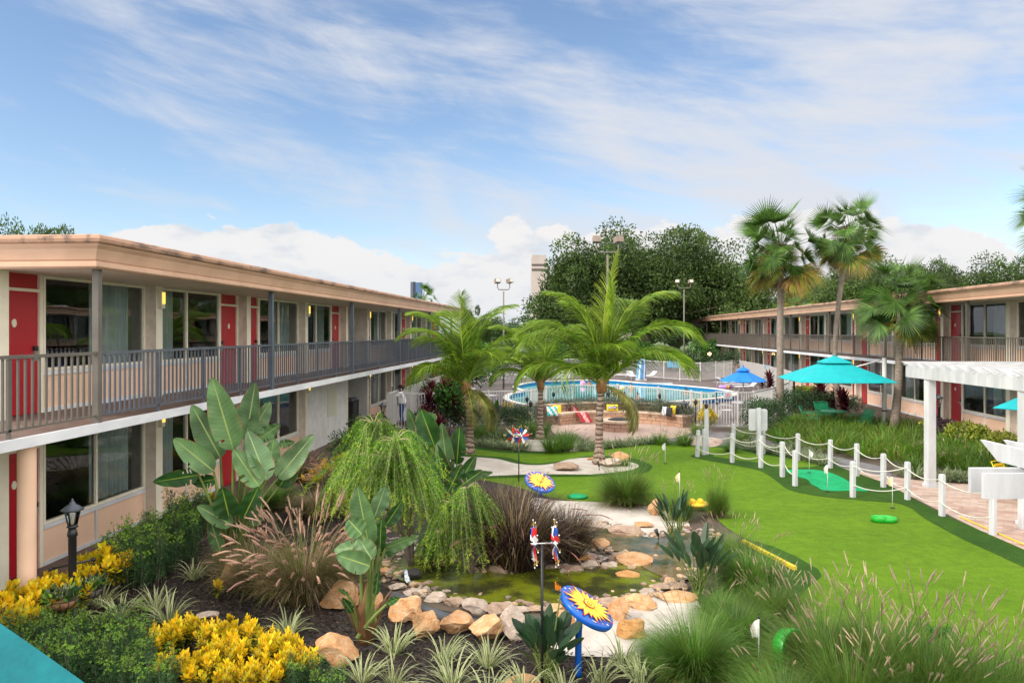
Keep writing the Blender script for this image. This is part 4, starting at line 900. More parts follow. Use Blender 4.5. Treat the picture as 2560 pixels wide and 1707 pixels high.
# smaller orange-flowered kind
def bop_small(label, px, py, h, n, spread, seed, flower=False, m='bop'):
    random.seed(seed); g = G(px, py); t = thing('bird_of_paradise_plant', label, 'plant', g, 0, 'low bird of paradise plants by the pond'); b = MB()
    for i in range(n):
        az = U(0, 6.28); pts = arc((U(-.1, .1), U(-.1, .1), 0), az, U(1.0, 1.5), h*U(.45, .75), U(.1, .45), 4); b.tube(pts, [.010, .009, .008, .007, .006], 4, 'stem_green', cap=False)
        d = (pts[-1]-pts[-2]).normalized(); L = h*U(.32, .46); q = [pts[-1]+d*L*f+Vector((0, 0, -.06*L*f*f)) for f in (0, .2, .45, .7, .88, 1)]; w = U(.055, .085)*spread
        s = Vector((-sin(az+U(-.9, .9)), cos(az+U(-.9, .9)), U(-.2, .2))); up = d.cross(s)
        for sg in (-1, 1):
            base = len(b.v); k = b.mi(m); ww = [.25, .8, 1, .8, .42, .03]
            for f, p in enumerate(q): b.v.append(p); b.v.append(p+s.normalized()*sg*w*ww[f]+up.normalized()*w*.35*ww[f])
            for f in range(5): b.f.append((base+2*f, base+2*f+1, base+2*f+3, base+2*f+2)); b.m.append(k); b.uv.append(None); b.sm.append(False)
    b.build('foliage', t)
    if flower:
        for (fx, fy, dz) in flower:
            p = P(fx, fy, D(py)+.05)-g; f = MB(); f.tube([Vector((U(-.05, .05), 0, 0)), p*.55, p], [.012, .010, .009], 5, 'stem_green'); f.tube([p, p+Vector((-.05, 0, .02)), p+Vector((-.11, 0, .03))], [.010, .008, .002], 6, 'bop')
            for j in range(7): a = U(-.6, .3); quadleaf(f, p+Vector((-.01*j, 0, .01)), Vector((a, U(-.3, .3), 1)), Vector((0, -1, 0)), U(.06, .12), .022, 'flower_orange', 2)
            f.build('flower', t)
bop_small('low bird of paradise with an orange flower beside the black spinner pole', 1368, 1702, .78, 44, 1.0, 31, [(1402, 1480, 0)])
bop_small('dark bird of paradise clump on the right bank of the pond, seen against the water', 1748, 1482, .95, 30, 1.0, 32)
bop_small('narrow-leaved clump standing in the water at the sand edge of the upper pond', 1688, 1348, .95, 26, .55, 33)
bop_small('green broad-leaved clump between the left coconut palm and the low silver hedge', 1236, 1078, 1.2, 26, 1.2, 34, m='bush')
# ============================================================ WEEPING SMALL TREES
def willow(label, px, py, tops, seed, R, nstr, base=(0, 0)):
    random.seed(seed); g = G(px, py); d = D(py); t = thing('weeping_tree', label, 'tree', g, 0, 'weeping bottlebrush trees by the pond')
    tb = MB(); cb = MB()
    for (tx, ty, dd, sp, nn, low) in tops:
        top = P(tx, ty, d+dd)-g; tb.tube(smooth_open([Vector((0, 0, 0)), Vector((top.x*.3, top.y*.3, top.z*.4)), Vector((top.x*.8, top.y*.8, top.z*.8)), top], 4), [.045-.0028*i for i in range(13)], 7, 'bark_oak')
        for i in range(nn):
            az = i*2.4+U(-.3, .3); L = sp*U(.55, .95); pts = arc(top, az, U(.3, 1.1), L*1.0, U(1.4, 1.9), 5); tb.tube(pts, [.014, .011, .008, .006, .004, .003], 4, 'twig', cap=False)
            for k in range(nstr):
                f = U(.25, 1)*5; j = min(int(f), 4); p = pts[j].lerp(pts[j+1], f-j); a2 = az+U(-1.0, 1.0); zl = (p.z-low*top.z)*U(.55, 1.0); zl = max(zl, .15)
                st = arc(p, a2, U(-1.35, -.6), zl*1.0, U(.2, .7), 6); st = [Vector((v.x, v.y, max(v.z, .06))) for v in st]; tb.ribbon(st, [.004]*7, 'twig')
                nl = int(zl/.0105)
                for q in range(nl):
                    f2 = (q+.5)/nl*6; j2 = min(int(f2), 5); pp = st[j2].lerp(st[j2+1], f2-j2); dv = (st[j2+1]-st[j2]).normalized(); o = rv(); o = (o-dv*o.dot(dv)).normalized()
                    tipc = q > nl*.86
                    quadleaf(cb, pp, (dv*.8+o*1.).normalized(), rv(), .058*U(.7, 1.2), .0115, 'willow_tip' if (tipc or random.random() < .12) else 'willow', 2)
    cb.build('crown', t); tb.build('trunk', t)
willow('larger weeping tree with feathery lime-green strands at the left end of the pond', 1030, 1420, [(935, 1062, .3, .48, 12, .38), (990, 1105, -.2, .46, 12, .32), (895, 1140, 0, .38, 9, .38), (955, 1150, -.3, .42, 9, .30), (1030, 1165, -.2, .28, 6, .32)], 41, .8, 9)
willow('smaller weeping tree trailing lime-green strands over the pond water', 1180, 1438, [(1128, 1262, 0, .30, 10, .06), (1168, 1222, .1, .27, 9, .14), (1098, 1330, -.1, .16, 5, .06)], 42, .6, 7)
# ============================================================ ORNAMENTAL GRASSES
random.seed(51)
g_pink = grass_mesh('grass', .78, .0085, 1900, ['grass_olive', 'grass_brown', 'grass_dry'], .22, (.75, 1.5), (.9, 2.0), 150, 'plume_pink', .22, .019, (.8, 1.5), (.3, 1.6), (1.1, 1.65), fuzz=34)
g_brown = grass_mesh('grass', .7, .0075, 1300, ['grass_olive', 'grass_brown', 'grass_dry'], .22, (.7, 1.5), (.9, 2.0), 8, 'plume_pink', .16, .012)
g_purple = grass_mesh('grass', .95, .011, 2300, ['grass_purple', 'grass_purple', 'grass_brown'], .28, (.85, 1.55), (.5, 1.9), 16, 'plume_red', .22, .010, (.7, 1.4), (.9, 2.0))
g_green = grass_mesh('grass', .85, .0075, 2400, ['grass_green', 'grass_green', 'grass_lime'], .16, (.6, 1.5), (.5, 1.7), 7, 'plume_tan', .17, .013, plen=(1.2, 1.6), under='grass_olive')
g_green2 = grass_mesh('grass', .85, .0075, 2400, ['grass_green', 'grass_lime', 'grass_olive'], .2, (.5, 1.5), (.4, 1.5), 44, 'plume_tan', .15, .012, (1.1, 1.52), (.1, .55), (1.1, 1.5), under='grass_brown')
g_far = grass_mesh('grass', .75, .013, 420, ['grass_green', 'grass_lime'], .2, (.6, 1.5), (.5, 1.6), 10, 'plume_tan', .18, .016, (.8, 1.5), (.3, 1.2), (1.15, 1.6), fuzz=10)
g_low = grass_mesh('grass', .42, .012, 300, ['grass_green', 'grass_lime', 'grass_olive'], .3, (.5, 1.4), (.6, 1.8))
def grass(me, px, py, top, label, group='clumps of fountain grass', wide=1., L=None):
    g = G(px, py); d = D(py); h = S(py-top, d); zmax = max(v.co.z for v in me.vertices); s = h/zmax
    return put('tufted_plant', me, g, label, 'plant', group, None, (s*wide, s*wide, s))
for a in [(g_pink, 762, 1506, 1228, 'big clump of grass with many pink plumes between the two paddle-leaved plants', .9),
 (g_brown, 660, 1478, 1300, 'brownish grass clump with few plumes left of the pink-plumed one', 1.), (g_brown, 610, 1440, 1290, 'dull grass clump at the foot of the tall paddle-leaved plant', .9),
 (g_brown, 838, 1480, 1335, 'short brown grass clump tucked between the pink-plumed grass and the pond stones', .9),
 (g_pink, 850, 1240, 1132, 'pink-plumed grass near the walkway behind the yellow croton row', 1.1), (g_brown, 800, 1292, 1185, 'wiry brown grass behind the pink-plumed clump', 1.2), (g_pink, 755, 1205, 1120, 'small pink-plumed grass next to the blank white wall', 1.),
 (g_purple, 1290, 1420, 1192, 'wide dark purple grass clump in front of the farther sun disc', 1.0), (g_purple, 1412, 1398, 1244, 'round dark purple grass clump next to the sand patch', .95),
 (g_purple, 1240, 1330, 1185, 'purple grass rising behind the smaller weeping tree', .9), (g_brown, 1190, 1290, 1195, 'brown grass clump near the smaller weeping tree', 1.),
 (g_green2, 1562, 1262, 1112, 'green fountain grass with cream plumes on the edge of the putting green', 1.1), (g_green2, 1795, 1292, 1160, 'upright grass with pale plumes beside the yellow disc', .55),
 (g_green, 1872, 1492, 1296, 'bright green fountain grass beside the yellow edging strip', 1.), (g_green2, 1830, 1415, 1285, 'grass with tan plumes leaning over the pond end', 1.1), (g_green, 1738, 1692, 1462, 'round bright green fountain grass at the lower edge of the sand strip', 1.05),
 (g_green, 1838, 1612, 1450, 'loose green fountain grass behind the lower white flag', 1.15), (g_green2, 1930, 1560, 1400, 'plumed grass right of the yellow edging strip', 1.), (g_green, 1795, 1560, 1430, 'olive grass clump in the gap beside the dark paddle clump', 1.),
 (g_green2, 2060, 1720, 1420, 'tall plumed grass right of the lower white flag', .95), (g_green2, 2205, 1760, 1405, 'tallest plumed grass in the row along the bottom edge', .9), (g_green2, 2330, 1800, 1440, 'plumed grass along the bottom edge, second from the right', .9), (g_green2, 2480, 1830, 1510, 'plumed grass in the bottom right corner', .9),
 (g_green2, 2130, 1830, 1500, 'full grass clump at the bottom behind the small orange flowers', .9), (g_green, 2400, 1860, 1560, 'low grass clump at the bottom right', 1.), (g_green, 1960, 1840, 1600, 'low grass clump at the bottom between the flag and the plumed row', 1.),
 (g_far, 1380, 1132, 1048, 'bright green grass clump in front of the middle coconut palm', 1.), (g_far, 1412, 1128, 1046, 'grass clump with pale plumes left of the fire pit terrace', .8), (g_far, 1652, 1112, 1058, 'round grass clump right of the fire pit, nearer the pit', 1.), (g_far, 1712, 1114, 1054, 'round grass clump right of the fire pit, nearer the gate', 1.1),
 (g_far, 1560, 1166, 1130, 'small plumed grass in the sand bunker by the right coconut palm', 1.1), (g_far, 1745, 1085, 1040, 'grass clump under the yellow bush by the gate', 1.2), (g_far, 1855, 1110, 1040, 'hazy green grass clump right of the pool gate', 1.1), (g_far, 1828, 1130, 1085, 'low grass between the sign posts', 1.2),
 (g_far, 1350, 1090, 1020, 'green grass behind the middle coconut palm', 1.1), (g_far, 1310, 1085, 1030, 'green grass near the red white and blue spinner', 1.2), (g_far, 2290, 1180, 1108, 'bright grass clump with pale plumes left of the pergola post', 1.2), (g_far, 2372, 1170, 1085, 'bright grass clump right of the pergola post', 1.2), (g_far, 2420, 1185, 1120, 'grass clump right of the pergola post, nearest the paving', 1.1),
 (g_far, 1215, 1092, 1030, 'green grass behind the low striped plants right of the left coconut palm', 1.2), (g_low, 1262, 1100, 1060, 'short grass below the yellow flowers', 1.3), (g_far, 1190, 1098, 1040, 'green grass at the foot of the left coconut palm', 1.1), (g_far, 1290, 1104, 1062, 'short bright grass beside the wind spinner wheels', 1.3), (g_low, 1440, 1108, 1080, 'short grass patch left of the fire pit terrace', 1.4), (g_brown, 900, 1225, 1150, 'brown grass behind the larger weeping tree', 1.3), (g_green, 1090, 1400, 1280, 'thin green grass between the two weeping trees', .8), (g_green, 700, 1270, 1180, 'green-brown grass behind the tall paddle leaves', 1.2), (g_brown, 945, 1180, 1110, 'dry grass along the walkway bed, far part', 1.3),
 (g_green2, 2560, 1800, 1560, 'plumed grass cut by the right photo edge', 1.), (g_green2, 2270, 1850, 1560, 'grass low in the bottom row, below the tallest plumes', 1.2), (g_green, 1900, 1500, 1370, 'green grass behind the yellow edging end', 1.1), (g_green2, 1700, 1300, 1195, 'thin plumed grass on the pond side of the putting green', .8), (g_green, 1660, 1650, 1560, 'low sprawling grass at the sand strip corner', 1.5)]:
    grass(a[0], a[1], a[2], a[3], a[4], wide=a[5])
# tall loose grasses on the bank: one mass
random.seed(61)
b = MB()
def pin(pt, poly):
    x, y = pt; c = False; n = len(poly)
    for i in range(n):
        x1, y1 = poly[i]; x2, y2 = poly[(i+1) % n]
        if (y1 > y) != (y2 > y) and x < (x2-x1)*(y-y1)/(y2-y1)+x1: c = not c
    return c
bankp = [(q.x, q.y) for q in poly_px([(1925, 1108), (1960, 1062), (2060, 1058), (2200, 1072), (2330, 1090), (2500, 1120), (2640, 1140), (2700, 1190), (2440, 1182), (2330, 1170), (2180, 1150), (2050, 1130)])]
xs = [p[0] for p in bankp]; ys = [p[1] for p in bankp]; n = 0
while n < 300:
    p = (U(min(xs), max(xs)), U(min(ys), max(ys)))
    if not pin(p, bankp): continue
    n += 1; h = U(.55, .95); blades(b, 90, h, .020, random.choice(['bank', 'bank', 'bank', 'bank', 'grass_green', 'grass_lime']), .3, (.5, 1.5), (.6, 1.9), 4, (*p, .05))
tag(b.build('bank_grass'), 'mass of tall loose green and rusty grass on the bank before the right wing', None, None, 'stuff')
# ---- variegated strap-leaved plants
random.seed(71)
def flax_mesh(nb, L, w, m='flax', r0=.05):
    b = MB(); blades(b, nb, L, w, m, r0, (.65, 1.45), (.6, 1.9), 6, var=.3); o = b.build('flax'); COL.objects.unlink(o); return o.data
fl = [flax_mesh(38, .46, .030), flax_mesh(32, .42, .028), flax_mesh(44, .48, .028)]
where = ['by the walkway shrubs, left of the upright boulder', 'in the mulch right of the lamp post, upper of the pair', 'in the mulch right of the lamp post, lower of the pair', 'right below the hanging baskets', 'at the foot of the lamp post', 'above the yellow croton mass in the front bed', 'right of the middle paddle-leaved plant in front of the stones', 'in front of the narrow upright stone', 'below the row of tan boulders, near the spinner pole', 'in the bottom row right of the big boulder', 'at the bottom below the middle paddle-leaved plant', 'at the bottom between the boulder and the spinner pole', 'at the bottom beside the spinner pole', 'at the bottom just right of the blue pole', 'at the bottom under the sand strip', 'on the mulch edge below the sand strip', 'at the bottom edge, right of the blue pole by the black edging', 'between the lamp post and the green hedge', 'left of the lamp post', 'at the bottom left of the spinner pole']
for i, (x, y, s) in enumerate([(484, 1452, 1.), (388, 1532, 1.1), (420, 1560, 1.1), (300, 1552, 1.1), (205, 1552, 1.1), (722, 1592, .95), (985, 1640, 1.15), (1108, 1664, 1.1), (1220, 1672, 1.05), (905, 1712, 1.), (985, 1722, 1.05), (1130, 1726, 1.1), (1310, 1740, 1.), (1500, 1716, 1.1), (1556, 1678, 1.1), (1600, 1715, 1.05), (1410, 1745, 1.0), (255, 1520, 1.), (130, 1560, 1.), (1220, 1762, 1.1)]):
    put('flax_lily', fl[i % 3], G(x, y), 'cream-striped strap-leaved plant '+where[i], 'plant', 'variegated flax lilies in the mulch', None, s)
# low variegated rows, far
random.seed(73)
b = MB(); 
flf = grass_mesh('flax', .40, .03, 150, 'flax_far', .32, (.5, 1.4), (.7, 1.9))
names = ['along the dark fringe behind the left coconut palm', 'in front of the fire pit terrace', 'between the rope fence and the asphalt path', 'below the bank beside the pergola post']
rows = [([(1150, 1102), (1180, 1108), (1210, 1112), (1240, 1118), (1270, 1120), (1300, 1124), (1200, 1096), (1240, 1102)], 0), ([(1440, 1122), (1470, 1126), (1500, 1120), (1530, 1117), (1560, 1114), (1590, 1110), (1620, 1106), (1420, 1098)], 1), ([(1850, 1112), (1880, 1122), (1910, 1130), (1940, 1132), (1970, 1140), (2000, 1145), (2030, 1152), (2060, 1160), (2030, 1134), (1990, 1122)], 2), ([(2285, 1192), (2350, 1200), (2390, 1200), (2425, 1204)], 3)]
for pts, k in rows:
    for j, (x, y) in enumerate(pts): put('flax_lily', flf, G(x, y), ('pale striped plant %s, %s from left' % (names[k], ORD[j])), 'plant', 'low striped plants edging the greens', None, U(.85, 1.15))
# ============================================================ SHRUBS
random.seed(81)
podo = shrub_mesh('shrub', .42, .42, .95, 360, .075, .012, 'podo', None, 8, 9, .5, shape=2, inner=.5); podo_t = None
def podo_mesh(seed):
    random.seed(seed); b = MB()
    for i in range(30):
        a = U(0, 6.28); r = .34*sqrt(random.random()); base = Vector((cos(a)*r, sin(a)*r, 0)); top = base*1.25+Vector((U(-.08, .08), U(-.08, .08), U(.55, .95))); b.tube([base, top], [.006, .003], 3, 'bark_oak', cap=False)
        n = 46
        for k in range(n):
            f = .12+.88*k/n; p = base.lerp(top, f); o = rv(); o.z = abs(o.z)*.6+.25; o.normalize(); p = p+o*U(.01, .10); tip = f > .84 and i % 4 != 3
            for q in range(5): quadleaf(b, p, (o+rv()*.75).normalized(), rv(), .062 if not tip else .05, .0095, 'podo_tip' if tip else 'podo', 2)
    o = b.build('shrub'); COL.objects.unlink(o); return o.data
pods = [podo_mesh(1), podo_mesh(2)]
P1 = [(300, 1462), (335, 1436), (372, 1412), (405, 1392), (438, 1372), (470, 1350), (500, 1332), (350, 1470), (400, 1440), (440, 1412)]
for j, (x, y) in enumerate(P1): put('podocarpus_shrub', pods[j % 2], G(x, y), 'dark needle-leaved hedge shrub along the walkway, %s from the lamp post' % ORD[j], 'shrub', 'needle-leaved hedge shrubs', None, U(.85, 1.05))
P2 = [(30, 1642), (100, 1650), (170, 1652), (240, 1655), (300, 1662), (60, 1722), (140, 1735), (220, 1740), (300, 1745), (350, 1700), (0, 1600), (-40, 1700), (370, 1770), (760, 1742), (820, 1765)]
for j, (x, y) in enumerate(P2): put('podocarpus_shrub', pods[j % 2], G(x, y), ('dark needle-leaved shrub in the bottom left bed, %s from the turquoise cloth' % ORD[j]) if j < 13 else 'blue-green needle-leaved shrub under the biggest boulder, %s of two' % ORD[j-13], 'shrub', 'needle-leaved hedge shrubs', None, U(.62, .80) if j < 13 else .5)
def croton_mesh(seed, n, R, h):
    random.seed(seed); b = MB()
    for i in range(n):
        a = U(0, 6.28); r = R*sqrt(random.random()); hh = h*(1-.35*(r/R)**2)*U(.72, 1.05); base = Vector((cos(a)*r*.4, sin(a)*r*.4, 0)); top = Vector((cos(a)*r, sin(a)*r, hh)); b.tube([base, top], [.007, .004], 3, 'bark_oak', cap=False)
        for k in range(22):
            f = 1-k/22*.55; p = base.lerp(top, f); az = k*2.4; e = 1.15-1.5*(k/22); d = Vector((cos(az)*cos(e), sin(az)*cos(e), sin(e)))
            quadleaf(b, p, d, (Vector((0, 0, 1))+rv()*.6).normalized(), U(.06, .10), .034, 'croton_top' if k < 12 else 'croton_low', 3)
    o = b.build('shrub'); COL.objects.unlink(o); return o.data
crot = [croton_mesh(5, 50, .30, .55), croton_mesh(6, 38, .26, .5), croton_mesh(7, 5, .08, .3)]
cw = ['at the left edge under the round column', 'left of the hanging baskets', 'left edge, just above the green hedge', 'above the lamp post arm beside the walkway', 'small one left of the upright boulder', 'tiny one below the upright boulder', 'at the left end of the big yellow mass', 'in the big yellow mass, back left', 'in the big yellow mass, back middle', 'in the big yellow mass, back right', 'in the big yellow mass, middle', 'in the big yellow mass, front left', 'in the big yellow mass, front middle', 'in the big yellow mass, right end', 'in the big yellow mass, front right', 'bottom edge, left of the mass', 'behind the pink-plumed grass near the white wall', 'next to the white wall corner by the walkway', 'under the lime-green weeping tree, walkway side', 'farthest along the walkway behind the weeping tree', 'behind the tallest paddle leaves by the walkway', 'small twin shoots above the yellow mass', 'in the big yellow mass, lower right front', 'in the big yellow mass, lower middle front']
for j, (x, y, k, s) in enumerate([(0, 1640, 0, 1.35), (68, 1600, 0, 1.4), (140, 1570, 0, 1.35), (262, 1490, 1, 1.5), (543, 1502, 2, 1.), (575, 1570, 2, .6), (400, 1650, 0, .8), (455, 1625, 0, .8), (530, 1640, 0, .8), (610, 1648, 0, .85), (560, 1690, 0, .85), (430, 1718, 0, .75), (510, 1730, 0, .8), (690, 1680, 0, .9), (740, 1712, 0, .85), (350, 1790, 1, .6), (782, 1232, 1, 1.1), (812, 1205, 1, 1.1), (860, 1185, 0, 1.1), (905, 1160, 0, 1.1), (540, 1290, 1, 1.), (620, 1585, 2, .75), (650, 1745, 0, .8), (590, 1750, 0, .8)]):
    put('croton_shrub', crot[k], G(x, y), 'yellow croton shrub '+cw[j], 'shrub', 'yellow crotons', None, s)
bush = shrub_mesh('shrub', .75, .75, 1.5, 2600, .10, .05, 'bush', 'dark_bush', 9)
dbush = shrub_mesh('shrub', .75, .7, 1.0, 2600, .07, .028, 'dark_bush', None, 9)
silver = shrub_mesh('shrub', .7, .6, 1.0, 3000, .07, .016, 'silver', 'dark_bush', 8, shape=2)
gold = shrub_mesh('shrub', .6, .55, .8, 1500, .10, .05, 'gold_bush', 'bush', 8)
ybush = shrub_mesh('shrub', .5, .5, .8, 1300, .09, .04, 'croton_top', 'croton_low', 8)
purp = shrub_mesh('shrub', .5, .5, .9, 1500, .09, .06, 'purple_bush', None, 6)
def clampx(px, py):
    while G(px, py).x > 13.0 or (G(px, py).x < -6.75 and py < 1900): py += 2
    return py
def shrub(me, px, py, s, label, group=None, cat='shrub', name='shrub', z=0.):
    py = clampx(px, py); return put(name, me, G(px, py, z), label, cat, group, None, s)
GS = 'shrubs around the court'
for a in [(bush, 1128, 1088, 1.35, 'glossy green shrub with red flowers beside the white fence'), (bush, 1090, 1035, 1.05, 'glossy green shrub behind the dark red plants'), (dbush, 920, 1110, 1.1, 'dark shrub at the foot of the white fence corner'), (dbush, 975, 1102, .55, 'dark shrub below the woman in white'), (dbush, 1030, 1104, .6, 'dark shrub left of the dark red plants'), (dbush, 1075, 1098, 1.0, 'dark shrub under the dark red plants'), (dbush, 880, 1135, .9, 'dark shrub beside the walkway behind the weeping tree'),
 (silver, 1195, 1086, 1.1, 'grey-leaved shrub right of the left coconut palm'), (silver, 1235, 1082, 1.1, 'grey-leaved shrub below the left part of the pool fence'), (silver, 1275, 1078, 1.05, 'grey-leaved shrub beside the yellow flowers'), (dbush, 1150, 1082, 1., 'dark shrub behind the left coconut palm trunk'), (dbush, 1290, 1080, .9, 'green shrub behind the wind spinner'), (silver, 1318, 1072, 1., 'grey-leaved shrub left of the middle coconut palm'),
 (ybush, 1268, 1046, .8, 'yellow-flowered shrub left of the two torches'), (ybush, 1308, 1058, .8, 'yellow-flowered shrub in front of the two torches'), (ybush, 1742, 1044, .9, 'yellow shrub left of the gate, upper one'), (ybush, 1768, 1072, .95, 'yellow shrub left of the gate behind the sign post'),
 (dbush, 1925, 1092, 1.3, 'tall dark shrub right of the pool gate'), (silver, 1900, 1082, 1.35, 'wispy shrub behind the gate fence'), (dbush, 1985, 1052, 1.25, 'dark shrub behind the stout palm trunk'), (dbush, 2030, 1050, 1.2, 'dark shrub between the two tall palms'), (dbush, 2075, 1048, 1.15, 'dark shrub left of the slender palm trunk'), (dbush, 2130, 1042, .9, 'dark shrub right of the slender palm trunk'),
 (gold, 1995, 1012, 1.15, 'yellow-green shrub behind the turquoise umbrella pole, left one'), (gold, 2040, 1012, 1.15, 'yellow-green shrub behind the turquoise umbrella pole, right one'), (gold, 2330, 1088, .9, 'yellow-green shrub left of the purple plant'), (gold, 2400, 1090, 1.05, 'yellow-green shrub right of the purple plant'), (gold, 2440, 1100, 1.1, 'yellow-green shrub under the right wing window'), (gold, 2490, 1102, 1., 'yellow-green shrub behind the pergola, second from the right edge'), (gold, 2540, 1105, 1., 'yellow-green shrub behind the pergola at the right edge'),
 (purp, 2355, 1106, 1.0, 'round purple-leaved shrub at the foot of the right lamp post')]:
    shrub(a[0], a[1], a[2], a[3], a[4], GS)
b = MB(); g = G(1128, 1062)
for i, (x, y) in enumerate([(1105, 922), (1148, 992), (1182, 935), (1160, 960), (1115, 940)]):
    pass
for j in range(17):
    x = 1345+j*24; y = 1058-11.*sin(j/16*pi)+j*.5; shrub(silver, x, y, U(.92, 1.12), 'grey-green shrub in the hedge behind the seat wall, %s from left' % ORD[j], 'grey-green hedge behind the seat wall')
# hedge greens behind the far pool fence
random.seed(88)
for j, (x, y, s) in enumerate([(1160, 958, 2.3), (1185, 950, 2.6), (1210, 944, 2.5), (1235, 938, 2.0), (1262, 934, 1.9), (1295, 930, 1.9), (1420, 926, 1.8), (1470, 926, 1.8), (1560, 926, 1.9), (1610, 926, 1.9), (1660, 928, 2.0), (1710, 928, 2.0), (1760, 930, 2.1), (1810, 930, 2.0), (1520, 926, 1.8), (1380, 928, 1.8)]):
    shrub(dbush if j % 3 else bush, x, y, s, 'green shrub behind the far pool fence, %s clump there' % ORD[j], 'shrubs behind the far pool fence')
# dark red ti plants
def ti_mesh(seed, stems, h):
    random.seed(seed); b = MB()
    for i in range(stems):
        a = U(0, 6.28); p = Vector((cos(a)*.18, sin(a)*.18, 0)); hh = h*U(.45, 1.); top = p*2.0+Vector((0, 0, hh)); b.tube([p, p.lerp(top, .5)+rv()*.04, top], [.016, .013, .010], 5, 'bark_oak', cap=False)
        for k in range(30):
            az = k*2.4+U(-.2, .2); e = 1.35-1.5*(k/30); q = arc(top-Vector((0, 0, .012*k)), az, e, U(.34, .5), U(.4, .9), 4); b.ribbon(q, [.03, .075, .085, .06, .01], 'dracaena', side=Vector((-sin(az), cos(az), 0)))
    o = b.build('ti'); COL.objects.unlink(o); return o.data
ti = [ti_mesh(3, 7, 1.5), ti_mesh(4, 8, 1.1)]
for (x, y, k, s, w) in [(1105, 1092, 0, 1.3, 'with tall heads right of the woman in white'), (1085, 1108, 1, 1.0, 'lower clump in front of the fence'), (1060, 1052, 0, 1.05, 'behind the white fence rail'), (1915, 1000, 0, 1.0, 'between the blue umbrella and the stout palm'), (2070, 1048, 0, 1.15, 'under the turquoise umbrella'), (2090, 1052, 1, 1.1, 'lower clump under the turquoise umbrella')]:
    put('ti_plant', ti[k], G(x, y), 'dark red strap-leaved plant '+w, 'plant', 'dark red ti plants', None, s)
# small plants at the very front right
random.seed(93)
low = shrub_mesh('shrub', .35, .3, .35, 900, .035, .022, 'bush', None, 7)
for j, (x, y) in enumerate([(2180, 1768), (2290, 1775), (2370, 1722), (2120, 1790), (2340, 1640)]): shrub(low, x, y, 1., 'small-leaved green plant among the bottom grasses, %s from the flag' % ORD[j], 'small green plants at the bottom')
# ============================================================ ROCKS
RM = [rock_mesh(s) for s in (1, 2, 3, 4, 5, 6, 7, 8)]; RMM = {}
def rock(px, py, w, h, k, m, label, dz=0., dep=.8, rz=None, z=0.):
    """py = base line pixel of the stone's front, w/h pixel size"""
    key = (k, m)
    if key not in RMM:
        me = RM[k].copy(); me.materials.clear(); me.materials.append(MATS[m]); RMM[key] = me
    p = G(px, py, z); d = D(py, z); W_ = S(w*1.1, d); H_ = S(h*1.12, d)/cos(atan((py-828)/FL)); H_ = max(.05, H_-W_*dep*.25) if h < w else H_*.93
    o = put('rock', RMM[key], p+CF*(W_*dep*.45)+Vector((0, 0, -H_*.14)), label, 'rock', 'stones around the pond and sand', 0, 1)
    r = TH+(U(-.25, .25) if rz is None else rz); o.rotation_euler = (0, 0, r); o.scale = (W_*1.05, W_*dep, H_*1.1); return o
random.seed(95)
T_, PL, GO, BR = 'rock_tan', 'rock_pale', 'rock_gold', 'rock_brown'
